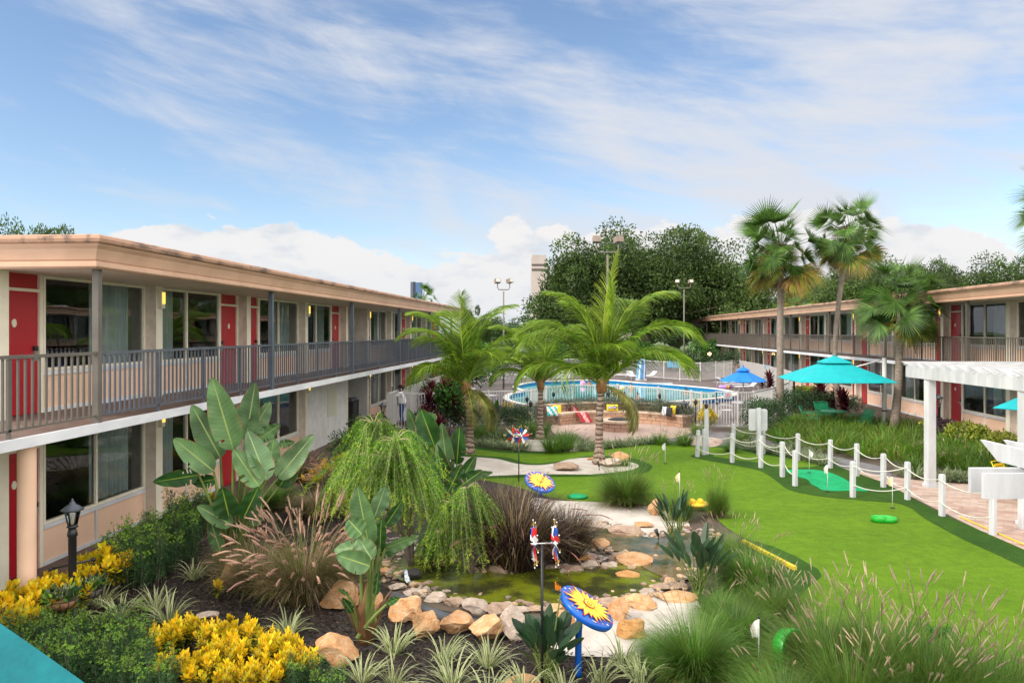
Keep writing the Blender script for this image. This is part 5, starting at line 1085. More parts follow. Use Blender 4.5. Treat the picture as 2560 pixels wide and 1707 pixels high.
for j, (x, y, w, h, k, m, l) in enumerate([
 (835, 1668, 97, 78, 0, T_, 'biggest tan boulder in the front bed, beside the yellow croton mass'), (1011, 1560, 76, 66, 1, T_, 'large rounded tan boulder just right of the middle paddle-leaved plant'), (1063, 1604, 60, 68, 2, T_, 'narrow upright orange boulder, second right of the middle paddle-leaved plant'), (1140, 1590, 78, 58, 3, T_, 'orange-topped blocky boulder in the front row, third right of the paddle-leaved plant'), (1216, 1612, 76, 70, 4, T_, 'slanting tan boulder in the front row left of the spinner pole'), (1282, 1604, 60, 80, 5, PL, 'pale pitted boulder behind the spinner pole'), (1409, 1580, 62, 48, 6, T_, 'tan boulder behind the blue sun disc pole'),
 (1549, 1556, 50, 54, 7, T_, 'upright cream-tan boulder right of the blue sun disc'), (1607, 1528, 72, 42, 0, T_, 'wide tan boulder on the sand strip edge right of the sun disc'), (1582, 1602, 66, 52, 1, GO, 'golden brown rock lying on the white sand right of the sun disc'), (571, 1470, 56, 66, 2, T_, 'upright tan boulder at the foot of the tall paddle-leaved plant'), (1307, 1730, 84, 36, 3, T_, 'pale boulder at the bottom edge by the spinner pole'), (509, 1550, 50, 20, 4, PL, 'flat pale stone half sunk in the mulch'), (1700, 1510, 90, 34, 5, T_, 'long tan boulder at the right end of the pond'),
 (842, 1530, 84, 70, 6, T_, 'broad tan slab below the pink-plumed grass'), (922, 1540, 56, 64, 7, T_, 'tan boulder hidden behind the middle paddle-leaved stems'), (868, 1440, 54, 28, 0, PL, 'grey stone at the left tip of the pond, upper'), (864, 1468, 34, 34, 1, PL, 'pale block at the left tip of the pond'), (890, 1496, 28, 34, 2, PL, 'small pale stone at the left tip of the pond, lower'), (958, 1440, 34, 22, 3, T_, 'small orange stone left of the waterfall'), (950, 1412, 30, 26, 5, BR, 'small brown stone behind the waterfall'),
 (992, 1478, 42, 20, 4, PL, 'first flat stone of the near pond rim, by the waterfall'), (1036, 1494, 56, 24, 5, PL, 'second stone of the near pond rim'), (1087, 1508, 52, 26, 6, PL, 'third stone of the near pond rim'), (1133, 1518, 48, 26, 7, BR, 'fourth stone of the near pond rim'), (1190, 1536, 68, 40, 0, PL, 'largest grey stone of the near pond rim'), (1252, 1540, 62, 34, 1, BR, 'brown stone of the near pond rim left of the spinner pole'), (1300, 1536, 44, 22, 2, PL, 'pale stone of the near pond rim at the spinner pole'), (1340, 1534, 44, 20, 3, BR, 'brown rim stone right of the spinner pole'), (1388, 1540, 44, 30, 4, T_, 'rim stone just behind the sun disc'), (1470, 1530, 50, 24, 6, BR, 'brown rim stone hidden right behind the sun disc'), (1527, 1518, 62, 26, 5, BR, 'dark brown rim stone right of the sun disc'), (1620, 1492, 44, 20, 6, PL, 'small grey rim stone near the right end of the pond'), (1580, 1504, 40, 18, 0, BR, 'low brown rim stone near the right end of the pond'),
 (1250, 1440, 50, 34, 7, BR, 'slanted brown stone on the far pond bank beside the weeping strands'), (1315, 1436, 74, 18, 0, BR, 'long flat grey-brown stone on the far pond bank'), (1388, 1426, 46, 16, 1, BR, 'flat pinkish stone on the far pond bank'), (1431, 1434, 54, 24, 2, BR, 'grey-brown block on the far pond bank'), (1477, 1428, 46, 28, 3, PL, 'pale brown block on the far pond bank'), (1456, 1408, 42, 24, 4, GO, 'golden stone behind the far pond bank'), (1590, 1420, 84, 44, 5, T_, 'large tan rock between the two ponds'), (1545, 1408, 46, 26, 6, BR, 'brown rock left of the large rock between the ponds'), (1525, 1424, 40, 20, 1, PL, 'pale stone between the far bank blocks and the large rock'),
 (1497, 1376, 54, 34, 7, T_, 'flat tan slab in the upper pond'), (1570, 1344, 84, 34, 0, BR, 'long brown rock on the upper pond edge'), (1494, 1328, 74, 22, 1, PL, 'long pale rock by the sand and dark purple grass'), (1612, 1322, 40, 22, 2, T_, 'small orange rock on the sand above the upper pond'), (1642, 1292, 38, 40, 3, T_, 'pointed pinkish rock on the sand beside the narrow-leaved clump'), (1650, 1360, 64, 16, 4, PL, 'flat slanting rock dividing the upper pond'), (1572, 1450, 54, 26, 5, GO, 'golden slab under the large rock between the ponds'), (1628, 1434, 28, 9, 6, 'rock_pale', 'small white flat stone at the right pond'), (1650, 1442, 34, 12, 7, 'rock_pale', 'white flat stone at the right pond, nearer one'), (1680, 1462, 36, 20, 0, T_, 'small tan rock at the right pond'), (1764, 1366, 28, 10, 1, PL, 'tiny pale block in the water below the narrow-leaved clump'), (1655, 1480, 50, 22, 3, BR, 'brown rock under the white flat stones'), (1700, 1478, 44, 24, 2, BR, 'brown rock at the right bank by the dark paddle clump'),
 (1417, 1180, 58, 32, 2, BR, 'brown boulder lying in the middle of the sand bunker'), (1480, 1152, 22, 12, 3, GO, 'small brown rock left of the right coconut palm'), (1531, 1170, 48, 30, 4, PL, 'pale boulder right of the right coconut palm'), (1552, 1152, 40, 28, 5, T_, 'tan boulder behind the pale one at the right coconut palm')]):
    rock(x, y, w, h, k, m, l)
# fallen leaves on turf and sand
random.seed(96); b = MB(); leaf('litter', [(.16, .10, .05), (.25, .17, .08), (.09, .06, .035), (.30, .24, .10)], 0, .9)
for _ in range(900):
    p = G(U(1250, 2600), 1130+560*random.random()**1.6, .034); v = rv(); v.z *= .2; quadleaf(b, p, v.normalized(), Vector((U(-.3, .3), U(-.3, .3), 1)), U(.02, .06), U(.01, .022), 'litter', 2)
tag(b.build('fallen_leaves'), 'small dry leaves scattered over turf, pavers and sand', None, None, 'stuff')
# loose stones bedded round the pond
random.seed(98); b = MB()
for n_, c_ in (('stone_a', (.30, .20, .14)), ('stone_b', (.42, .34, .28)), ('stone_c', (.20, .15, .12)), ('stone_d', (.52, .36, .22))): mat(n_, c_, .9, tuple(v*.6 for v in c_), 9, .6, 40)
bm_ = bmesh.new(); bmesh.ops.create_icosphere(bm_, subdivisions=1, radius=1.); iv = [v.co.copy() for v in bm_.verts]; if_ = [tuple(v.index for v in f.verts) for f in bm_.faces]; bm_.free()
def stone(c, r):
    base = len(b.v); k = b.mi(random.choice(('stone_a', 'stone_b', 'stone_c', 'stone_d'))); R3 = Matrix.Rotation(U(0, 6.28), 3, 'Z'); s3 = (U(.8, 1.3), U(.6, 1.), U(.4, .7))
    for v in iv: w = v*U(.82, 1.1); b.v.append(c+R3 @ Vector((w.x*s3[0], w.y*s3[1], w.z*s3[2]))*r)
    for f in if_: b.f.append(tuple(base+q for q in f)); b.m.append(k); b.uv.append(None); b.sm.append(False)
rim = [(955, 1425), (1005, 1462), (1090, 1490), (1200, 1512), (1330, 1522), (1430, 1518), (1540, 1502), (1640, 1480), (1690, 1455), (1760, 1420), (1800, 1380), (1775, 1340), (1700, 1330), (1640, 1346), (1560, 1334), (1500, 1314), (1440, 1316), (1450, 1350), (1500, 1380), (1590, 1394), (1600, 1418), (1520, 1412), (1440, 1424), (1300, 1430), (1180, 1422), (1080, 1396), (1000, 1384), (955, 1400)]
for _ in range(620):
    i = random.randrange(len(rim)); t_ = random.random(); (x0, y0), (x1, y1) = rim[i], rim[(i+1) % len(rim)]; p = G(x0+(x1-x0)*t_, y0+(y1-y0)*t_)+Vector((random.gauss(0, .13), random.gauss(0, .13), 0)); r = U(.03, .085); stone(p+Vector((0, 0, .03+r*.2)), r)
tag(b.build('loose_stones'), 'small loose brown and grey stones packed along the pond rim', None, None, 'stuff')
# pebbles and mulch chips
random.seed(97)
b = MB()
def chips(poly, n, fn):
    pp = [(q.x, q.y) for q in poly]; xs = [p[0] for p in pp]; ys = [p[1] for p in pp]; c = 0
    while c < n:
        p = (U(min(xs), max(xs)), U(min(ys), max(ys)))
        if pin(p, pp): c += 1; fn(p)
leaf('chip', [(.010, .008, .008), (.025, .018, .015), (.06, .038, .026), (.02, .015, .013), (.13, .085, .055)], 0, .9)
def chip(p):
    v = rv(); v.z *= .35; v.normalize(); s = v.cross(rv()).normalized()*U(.004, .011); L = U(.015, .055); c = Vector((p[0], p[1], U(.008, .03))); b.face([c-v*L/2-s, c+v*L/2-s*.6, c+v*L/2+s, c-v*L/2+s*.8], 'chip')
mp_ = poly_px([(-100, 1760), (-60, 1500), (300, 1450), (520, 1300), (700, 1225), (900, 1270), (960, 1390), (950, 1500), (1200, 1560), (1400, 1635), (1660, 1640), (1700, 1760)])
chips(mp_, 42000, chip); tag(b.build('mulch_chips'), 'dark wood chips strewn over the planting bed', None, None, 'stuff')
b = MB(); pc = [(.20, .16, .14), (.36, .30, .26), (.28, .20, .16), (.5, .46, .42)]; leaf('pebble', pc, 0, .8)
def peb(p):
    r = U(.012, .045); c = Vector((p[0], p[1], r*.4)); ax = [Vector((1, 0, 0)), Vector((0, 1, 0)), Vector((0, 0, .6))]; q = [c+ax[0]*r*U(.8, 1.3), c+ax[1]*r*U(.8, 1.2), c-ax[0]*r*U(.8, 1.3), c-ax[1]*r]; t = c+ax[2]*r
    base = len(b.v); k = b.mi('pebble'); b.v.extend(q+[t, c-ax[2]*r])
    for i in range(4): b.f.append((base+i, base+(i+1) % 4, base+4)); b.m.append(k); b.uv.append(None); b.sm.append(True)
chips(poly_px([(1240, 1405), (1500, 1405), (1560, 1380), (1520, 1395), (1440, 1372), (1300, 1392)]), 700, peb); chips(poly_px([(900, 1340), (1060, 1350), (1060, 1395), (900, 1400)]), 250, peb)
tag(b.build('pebbles'), 'brown and grey pebbles around the foot of the dark purple grasses', None, None, 'stuff')
t = tag(MB().tube(smooth_open([G(x, y, .05) for x, y in ((975, 1484), (1010, 1506), (1060, 1530), (1120, 1550), (1190, 1566), (1270, 1576), (1330, 1572))], 5), [.05, .07, .09, .10]+[.11]*23+[.10, .09, .07, .05], 10, 'black_liner', squash=.9).build('pond_liner'), 'rolled black pond liner between the two rows of stones', 'pond liner')
t = thing('waterfall', 'little waterfall over black stone at the left end of the pond', 'waterfall', G(1030, 1452)); 
o = MB(); me = RM[3].copy(); me.materials.append(MATS['black_rough']); child('black_stone', me, t, (0, 0, 0), None, (.34, .28, .20)); mat('foam', (.75, .8, .85), .15, (.15, .2, .22), 14, .5, 20)
o = MB(); o.ribbon([Vector((-.10, -.02, .19)), Vector((-.07, -.12, .15)), Vector((-.03, -.19, .07)), Vector((.02, -.24, .055))], [.05, .06, .08, .11], 'foam', side=Vector((1, .3, 0))); o.build('falling_water', t)
# ============================================================ FENCES
for n_, c_ in (('blue_cloth', (.005, .20, .72)), ('cyan_cloth', (.0, .40, .43)), ('lime_cloth', (.42, .62, .06)), ('sky_towel', (.18, .44, .70)), ('yellow_cloth', (.85, .60, .02)), ('navy', (.01, .02, .07)), ('teal_cloth', (.02, .45, .42)), ('red_towel', (.34, .02, .03)), ('pink_towel', (.75, .35, .36)), ('black_cloth', (.02, .02, .025)), ('grey_cloth', (.35, .36, .38)), ('white_cloth', (.78, .78, .82)), ('stripe_blue', (.06, .22, .55)), ('jeans', (.02, .06, .20)), ('orange_plastic', (.75, .3, .04)), ('purple_plastic', (.42, .25, .75))):
    mat(n_, c_, .75, tuple(v*.88 for v in c_), 3, .08, 60)
mat('umbrella_cloth_dark', (.0, .34, .36), .8); mat('green_metal', (.02, .36, .17), .4, (.03, .42, .22), 4)
mat('ring_green', (.015, .34, .025), .35, (.02, .40, .04), 6); mat('yellow_plastic', (.85, .55, .01), .4, (.78, .48, .01), 6); mat('yellow_metal', (.8, .55, .01), .4)
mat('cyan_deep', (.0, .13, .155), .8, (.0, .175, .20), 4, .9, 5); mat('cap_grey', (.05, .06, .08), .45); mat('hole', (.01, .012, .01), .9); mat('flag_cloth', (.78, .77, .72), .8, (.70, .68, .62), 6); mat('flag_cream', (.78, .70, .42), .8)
mat('sun_blue', (.004, .085, .42), .28, (.006, .11, .50), 3); mat('sun_yellow', (.88, .58, .02), .4, (.90, .68, .08), 12); mat('sun_red', (.62, .07, .02), .4); mat('sun_orange', (.85, .30, .02), .4); mat('sun_white', (.8, .72, .62), .4)
mat('spin_red', (.60, .015, .02), .35); mat('spin_blue', (.01, .07, .36), .35); mat('spin_white', (.8, .8, .78), .35); mat('spin_gold', (.70, .45, .18), .3, metal=.6); mat('crystal', (.85, .88, .9), .1)
mat('skin_mid', (.33, .16, .10), .6); mat('skin_dark', (.13, .055, .035), .6); mat('skin_light', (.52, .30, .22), .6); mat('hair', (.012, .009, .008), .7)
mat('ball_pink', (.85, .35, .60), .3); mat('coir', (.30, .15, .07), .95, (.42, .24, .12), 12, .9, 60); mat('wicker', (.10, .085, .07), .8, (.16, .14, .12), 20, .6, 60)
mat('tower_wall', (.40, .34, .325), .9, (.44, .38, .36), .2); mat('tower_stripe', (.10, .08, .08), .9); mat('tower_glass', (.10, .32, .30), .2, (.16, .42, .40), .3); mat('blue_tower', (.05, .13, .30), .15, (.10, .20, .38), .05); mat('dark_tower', (.03, .04, .07), .4)
mat('lamp_brown', (.20, .15, .12), .6, (.25, .19, .15), 4); mat('lens', (.55, .52, .48), .2); mat('pole_grey', (.16, .14, .12), .6); mat('sign_red', (.62, .02, .03), .5); mat('sign_ink', (.05, .05, .08), .5)
def fence(name, label, pts, H=1.5, step=.115, bw=.022, post=1.9, m='fence_white', closed=False, group='white pool fence runs'):
    pts = [Vector((p.x, p.y, 0)) for p in pts]; t = thing(name, label, 'fence', pts[0], 0, group)
    for i in range(len(pts)-1):
        a, c = pts[i]-pts[0], pts[i+1]-pts[0]; L = (c-a).length; d = (c-a)/L; k = max(1, int(round(L/2.3)))
        for j in range(k):
            p, q = a+d*(L*j/k), a+d*(L*(j+1)/k); b = MB(); b.bar(p+Vector((0, 0, H-.03)), q+Vector((0, 0, H-.03)), .045, .045, m); b.bar(p+Vector((0, 0, .12)), q+Vector((0, 0, .12)), .035, .04, m)
            s = (q-p).length; n = max(2, int(s/step))
            for w in range(1, n): e = p+d*(s*w/n); b.bar(e+Vector((0, 0, .12)), e+Vector((0, 0, H-.04)), bw, bw, m)
            b.build('fence_panel', t); pb = MB(); pb.box(-.032, .032, -.032, .032, 0, H+.02, m, Matrix.Rotation(atan2(d.y, d.x), 3, 'Z'), p); pb.box(-.038, .038, -.038, .038, H+.02, H+.035, m, Matrix.Rotation(atan2(d.y, d.x), 3, 'Z'), p); pb.build('post', t)
    return t
fence('pool_fence', 'white bar fence run in front of the pool from the left corner to the gate', [G(x, y) for x, y in ((968, 1075), (1083, 1074), (1221, 1066), (1328, 1062), (1366, 1050), (1432, 1041), (1544, 1041), (1646, 1051), (1728, 1066), (1754, 1072), (1786, 1071))])
fence('pool_fence', 'white bar fence run parallel to the left wing walkway', [G(968, 1075), G(1154, 977), G(1200, 950)])
fence('pool_fence', 'far white bar fence run behind the pool', [G(x, y) for x, y in ((1202, 949), (1258, 939), (1400, 938), (1530, 940), (1608, 943), (1660, 948), (1700, 951), (1751, 953.5), (1790, 950), (1830, 944.5), (1847, 943))], m='fence_white')
fence('pool_fence', 'white bar fence run from the far corner towards the turquoise umbrella', [G(1849, 943.5), G(1910, 962), G(1985, 990), G(1970, 1030)])
fence('pool_fence', 'darker bar fence run right of the pool gate under the wispy shrub', [G(1969, 1031), G(1930, 1052), G(1884, 1068), G(1848, 1070)])
def text(s, size, m, parent, loc, rot, name='lettering', bold=.0):
    c = bpy.data.curves.new(name, 'FONT'); c.body = s; c.size = size; c.align_x = 'CENTER'; c.align_y = 'CENTER'; c.extrude = .001; c.offset = bold
    o = bpy.data.objects.new(name, c); COL.objects.link(o); bpy.context.view_layer.update()
    me = bpy.data.meshes.new_from_object(o.evaluated_get(bpy.context.evaluated_depsgraph_get())); bpy.data.objects.remove(o); me.materials.clear(); me.materials.append(MATS[m])
    q = bpy.data.objects.new(name, me); COL.objects.link(q); q.parent = parent; q.location = loc; q.rotation_euler = rot; return q
ga, gb = G(1789, 1070.6), G(1844, 1070.2); t = thing('pool_gate', 'white bar gate with a black latch bar and a white sign', 'gate', ga, 0); dg = gb-ga; Lg = dg.length; dg.normalize()
b = MB()
for s in (0, Lg): b.bar(dg*s, dg*s+Vector((0, 0, 1.53)), .06, .06, 'fence_white')
b.bar(Vector((0, 0, 1.5)), dg*Lg+Vector((0, 0, 1.5)), .05, .05, 'fence_white'); b.bar(Vector((0, 0, .1)), dg*Lg+Vector((0, 0, .1)), .06, .08, 'fence_white'); b.build('gate_frame', t)
b = MB()
for i in range(1, 8): b.bar(dg*(Lg*i/8)+Vector((0, 0, .1)), dg*(Lg*i/8)+Vector((0, 0, 1.48)), .024, .024, 'fence_white')
b.build('bars', t); MB().bar(Vector((.02, -.05, 1.05)), Vector((.02, -.05, 1.5)), .035, .035, 'black').box(.0, .09, -.08, -.03, 1.0, 1.08, 'black').build('latch', t)
sg = MB().box(-.17, .17, -.012, 0, -.12, .12, 'white_paint').build('sign', t); sg.location = dg*.50+Vector((0, -.05, 1.34)); sg.rotation_euler = (0, 0, atan2(dg.y, dg.x))
text('NO', .13, 'sign_red', sg, (0, -.015, .045), (pi/2, 0, 0), bold=.004); text('LIFEGUARD', .052, 'sign_ink', sg, (0, -.015, -.035), (pi/2, 0, 0)); text('ON DUTY', .035, 'sign_ink', sg, (0, -.015, -.08), (pi/2, 0, 0))
# ============================================================ ROPE FENCE
def post_mb(h, w=.115):
    b = MB(); k = w/2; c = .018; P8 = [(k-c, -k), (k, -k+c), (k, k-c), (k-c, k), (-k+c, k), (-k, k-c), (-k, -k+c), (-k+c, -k)]
    b.prism(P8, 0, h-.02, 'white_wood'); b.prism([(x*.86, y*.86) for x, y in P8], h-.02, h, 'white_wood'); return b
FB = [(1743.4, 1143, 1075, 'front row, leftmost leaning one'), (1759.6, 1137.7, 1072.6, 'front row, beside the narrow sign post'), (1830.7, 1157, 1083.5, 'front row, third from the left'), (1902, 1170, 1089, 'front row, below the square white sign'), (1955.9, 1193, 1104, 'front row, left of the teal mat'), (1987.7, 1215.7, 1125.8, 'front row, at the teal mat corner'), (2132, 1244, 1153, 'front row, right end of the teal mat')]
BBK = [(1834, 1121, 1059, 'back row, leftmost'), (1908, 1134.5, 1071.5, 'back row, behind the square white sign'), (1994.9, 1151.8, 1083.5, 'back row, left of the striped low plants'), (2076, 1171, 1098.7, 'back row, above the teal mat'), (2142, 1191, 1108.4, 'back row, where the asphalt path ends'), (2208.5, 1218.8, 1133.7, 'back row, on the paver edge'), (2268.7, 1250, 1154, 'back row, right of the two flags'), (2355, 1291, 1185, 'near the pergola post on the paver edge'), (2482, 1337, 1214, 'under the big white beam ends'), (2556, 1322, 1205, 'at the right photo edge beside the paving')]
tops = {}
for k, row in (('F', FB), ('B', BBK)):
    for i, (x, by, ty, l) in enumerate(row):
        g = G(x, by); h = S(by-ty, D(by)); o = tag(post_mb(h).build('rope_post', None, g), 'short white rope-fence post, '+l, 'post', 'white posts of the rope fence'); o.rotation_euler = (0, .04 if (k, i) == ('F', 0) else 0, TH+.3)
        tops[(k, i)] = (g, h)
def rope(a, c, fr, label, sag=.10):
    (p, h1), (q, h2) = tops[a], tops[c]; p = p+Vector((0, 0, h1*fr)); q = q+Vector((0, 0, h2*fr)); p, q = Vector(p), Vector(q); pts = [p.lerp(q, i/14)-Vector((0, 0, 4*sag*(i/14)*(1-i/14))) for i in range(15)]
    d = (q-p).normalized()*.05; nrm = Vector((-d.y, d.x, 0)).normalized()*.062; m_ = p.copy(); b = MB(); b.tube([v-nrm*(1 if nrm.y > 0 else -1) for v in pts], .012, 6, 'rope'); b.v = [v-m_ for v in b.v]
    tag(b.build('rope', None, m_), label, 'rope', 'white ropes of the fence')
sp = [(('F', 0), ('F', 2), 'between the leaning front post and the third front post'), (('F', 2), ('F', 3), 'from the third front post to the post below the square sign'), (('F', 3), ('F', 4), 'left of the teal mat in the front row'), (('F', 4), ('F', 5), 'at the left corner of the teal mat'), (('F', 6), ('B', 6), 'crossing from the teal mat end to the paver edge'), (('B', 0), ('B', 1), 'in the first gap of the back row'), (('B', 1), ('B', 2), 'in the second gap of the back row'), (('B', 2), ('B', 3), 'above the striped low plants'), (('B', 3), ('B', 4), 'above the asphalt path'), (('B', 4), ('B', 5), 'just right of where the asphalt path ends'), (('B', 5), ('B', 6), 'on the paver edge left of the pergola post'), (('B', 6), ('B', 7), 'passing in front of the pergola post'), (('B', 7), ('B', 8), 'running under the white beam ends')]
for a, c, l in sp:
    rope(a, c, .88, 'upper white rope '+l, .12); rope(a, c, .36, 'lower white rope '+l, .12)
for (x, by, ty, w, l, bw, off, ang) in [(1766, 1136.6, 1022.8, 0, 'tall white post with a narrow white board seen edge-on', .34, -.02, radians(72)), (1897, 1139, 1019.5, 0, 'tall white post carrying a square white board seen from behind', .60, .0, 0)]:
    g = G(x, by); h = S(by-ty, D(by)); t = thing('sign_post', l, 'sign', g, TH, 'white sign posts on the green'); post_mb(h, .13).build('post', t)
    bb = MB(); q = bw/2; H = .70; r = .06; pts = []
    for cx, cz, a0 in ((q-r, H-r, 0), (-q+r, H-r, 90), (-q+r, r, 180), (q-r, r, 270)):
        for a in (0, 30, 60, 90): pts.append((cx+r*cos(radians(a0+a)), cz+r*sin(radians(a0+a))))
    bb.face([Vector((x_, .0, z_)) for x_, z_ in pts], 'white_paint'); bb.face([Vector((x_, .03, z_)) for x_, z_ in reversed(pts)], 'white_paint')
    for i in range(len(pts)): (x1, z1), (x2, z2) = pts[i], pts[(i+1) % len(pts)]; bb.face([Vector((x1, 0, z1)), Vector((x1, .03, z1)), Vector((x2, .03, z2)), Vector((x2, 0, z2))], 'white_paint')
    o = bb.build('board', t, (0, .07, h-.74)); o.rotation_euler = (0, 0, ang)
# ============================================================ GOLF
def flag(x, by, ty, label, m='flag_cloth', z=.02, side=-1):
    g = G(x, by, z); h = S(by-ty, D(by, z)); t = thing('golf_flag', label, 'golf flag', g, TH, 'small flags in the putting holes')
    MB().tube([(0, 0, -.01), (0, 0, h)], .008, 8, 'white_paint').build('flag_pole', t); MB().tube([(0, 0, h), (0, 0, h+.03)], [.014, .010], 8, 'black').build('cap', t); MB().lathe([(.0, .004), (.055, .004), (.055, .002)], 16, 'hole').build('cup', t)
    b = MB(); n = 6
    for i in range(n):
        f0, f1 = i/n, (i+1)/n
        def q(f, e): return Vector((side*(.01+.10*f*(1-.3*e)), .03*sin(f*4)+.01*e, h-.01-.22*e-.10*f*(1-e)))
        b.face([q(f0, 0), q(f1, 0), q(f1, 1), q(f0, 1)], m, sm=True)
    b.build('cloth', t)
for a in [(1663, 1158, 1106, 'white flag on the far green, left of the rope fence'), (1699, 1254, 1180, 'cream flag right of the sand patch by the pond', 'flag_cream'), (2023, 1181, 1122, 'white flag at the far side of the teal mat', 'flag_cloth', .035, 1), (2069, 1227, 1160, 'white flag at the near side of the teal mat', 'flag_cloth', .035, -1), (2138, 1217, 1153, 'cream flag partly hidden behind the front post at the teal mat end', 'flag_cream', .03), (2231, 1269, 1190, 'cream flag near the green ring on the putting green', 'flag_cream'), (1897, 1673, 1545, 'largest white flag, in the small green at the bottom')]: flag(*a)
b = MB(); R1, R2, Hh = .20, .165, .11
def ring(b, R1, R2, H, m, c=(0, 0, 0), n=40): return b.lathe([(R2, .0), (R1, 0), (R1*1.03, H), (R1, H+.005), (R2, H), (R2, 0)], n, m, c)
tag(ring(b, .20, .175, .08, 'ring_green').build('ring', None, G(2216, 1302, .014)), 'bright green low ring cup lying on the putting green', 'ring', 'green practice rings')
tag(ring(MB(), .15, .12, .10, 'ring_green').build('ring', None, G(2197, 1303, .015)), 'smaller green ring overlapping the left side of the bright green ring', 'ring', 'green practice rings')
tag(MB().lathe([(.0, 0), (.22, .0), (.24, .03), (.21, .055), (0, .06)], 32, 'turf_teal').build('putting_disc', None, G(1445, 1243, .015)), 'flat green disc on the turf behind the dark purple grass', 'golf target')
t = thing('golf_tunnel', 'upright round green ring tunnel half hidden in the bottom grasses', 'golf obstacle', G(1966, 1672, .02), TH); o = ring(MB(), .24, .17, .16, 'ring_green').build('ring', t, (0, 0, .24)); o.rotation_euler = (radians(80), 0, .5); MB().box(-.16, .16, -.06, .06, 0, .03, 'ring_green').build('foot', t)
t = thing('golf_disc', 'yellow round disc with four studs on top at the edge of the putting green', 'golf obstacle', G(1743, 1272, .02), TH); MB().lathe([(.0, .0), (.10, 0), (.12, .06), (.27, .10), (.28, .12), (.25, .145), (0, .15)], 40, 'yellow_plastic').build('disc', t)
for i, (a, c) in enumerate(((-.10, -.04), (.08, -.05), (-.09, .09), (.09, .10))): MB().lathe([(.055, .14), (.055, .20), (.045, .21), (0, .212)], 16, 'yellow_plastic', (a, c, 0)).build('stud', t)
tag(MB().bar(G(1858, 1352, .10), G(1988, 1420, .06), .07, .06, 'yellow_metal').build('edging_board'), 'yellow edging board along the dark turf corner behind the grasses', 'edging')
tag(MB().bar(G(2400, 1291, .03), G(2640, 1395, .03), .02, .02, 'yellow_metal').build('edging_strip'), 'thin yellow edging strip between dark turf and pavers at the right', 'edging')
# ============================================================ PERGOLAS
g = G(2316, 1217); t = thing('pergola', 'white pergola with flat slats on top of a long beam, standing on the pavers', 'pergola', g, 0, 'white pergolas')
a = P(2267, 948, 21.1); c = P(2640, 1000, 15.0); a.z = c.z = 2.92; ax = (c-a); ax.z = 0; ax.normalize(); nx = Vector((ax.y, -ax.x, 0)); nx = nx if nx.dot(CR) > 0 else -nx
def loc(v): return Vector(v)-g
MB().bar(loc(a), loc(a+ax*7.6), .06, .30, 'white_wood').build('beam', t); MB().bar(loc(a+nx*.2), loc(a+nx*.2+ax*7.6), .06, .30, 'white_wood').build('beam', t); MB().bar(loc(a+nx*3.2), loc(a+nx*3.2+ax*7.6), .06, .30, 'white_wood').build('beam', t)
for i, e in enumerate((1.05, 5.0)):
    for s in (0, 1):
        q = a+ax*e+nx*(.1+3.1*s); MB().box(-.10, .10, -.10, .10, 0, 2.77, 'white_wood', Matrix.Rotation(TH+.1, 3, 'Z'), (q.x-g.x, q.y-g.y, 0)).box(-.13, .13, -.13, .13, 0, .08, 'white_wood', Matrix.Rotation(TH+.1, 3, 'Z'), (q.x-g.x, q.y-g.y, 0)).build('post', t)
for i in range(14):
    q = a+ax*(.12+.55*i); z = Vector((0, 0, .212)); b = MB(); s0, s1 = q-nx*.22+z, q+nx*3.7+z
    e = ax*.02; h = .06; cut = nx*.14
    pr = [s0-Vector((0, 0, -h)), s0+cut*1.6-Vector((0, 0, h)), s1-Vector((0, 0, h)), s1+Vector((0, 0, h))]
    f1 = [loc(v-e) for v in pr]; f2 = [loc(v+e) for v in pr]; b.face(f1, 'white_wood'); b.face(f2[::-1], 'white_wood')
    for j in range(4): b.face([f1[j], f2[j], f2[(j+1) % 4], f1[(j+1) % 4]], 'white_wood')
    b.build('rafter', t)
g = P(2620, 1182, 8.2); g.z = 0; t = thing('pergola', 'nearer white pergola whose doubled beam and slanted rafter ends jut in at the right', 'pergola', g, 0, 'white pergolas')
for (px, py, d) in ((2457, 1215, 7.86), (2424, 1199, 8.17)):
    p = P(px, py, d); p.z = 2.445; MB().bar(loc(p), loc(p+CR*4), .05, .255, 'white_wood').build('beam', t)
for k, (px, py) in enumerate(((2455, 1106), (2512, 1107), (2580, 1108))):
    s = P(px, py, 8.85); s.z = 2.77; back = -CF; b = MB(); e = CR*.022; pr = [s, s+back*.32-Vector((0, 0, .19)), s+back*5-Vector((0, 0, .19)), s+back*5]
    f1 = [loc(v-e) for v in pr]; f2 = [loc(v+e) for v in pr]; b.face(f1, 'white_wood'); b.face(f2[::-1], 'white_wood')
    for j in range(4): b.face([f1[j], f2[j], f2[(j+1) % 4], f1[(j+1) % 4]], 'white_wood')
    b.build('rafter', t)
q = P(2680, 1200, 8.0); MB().box(-.07, .07, -.07, .07, 0, 2.57, 'white_wood', None).build('post', t)
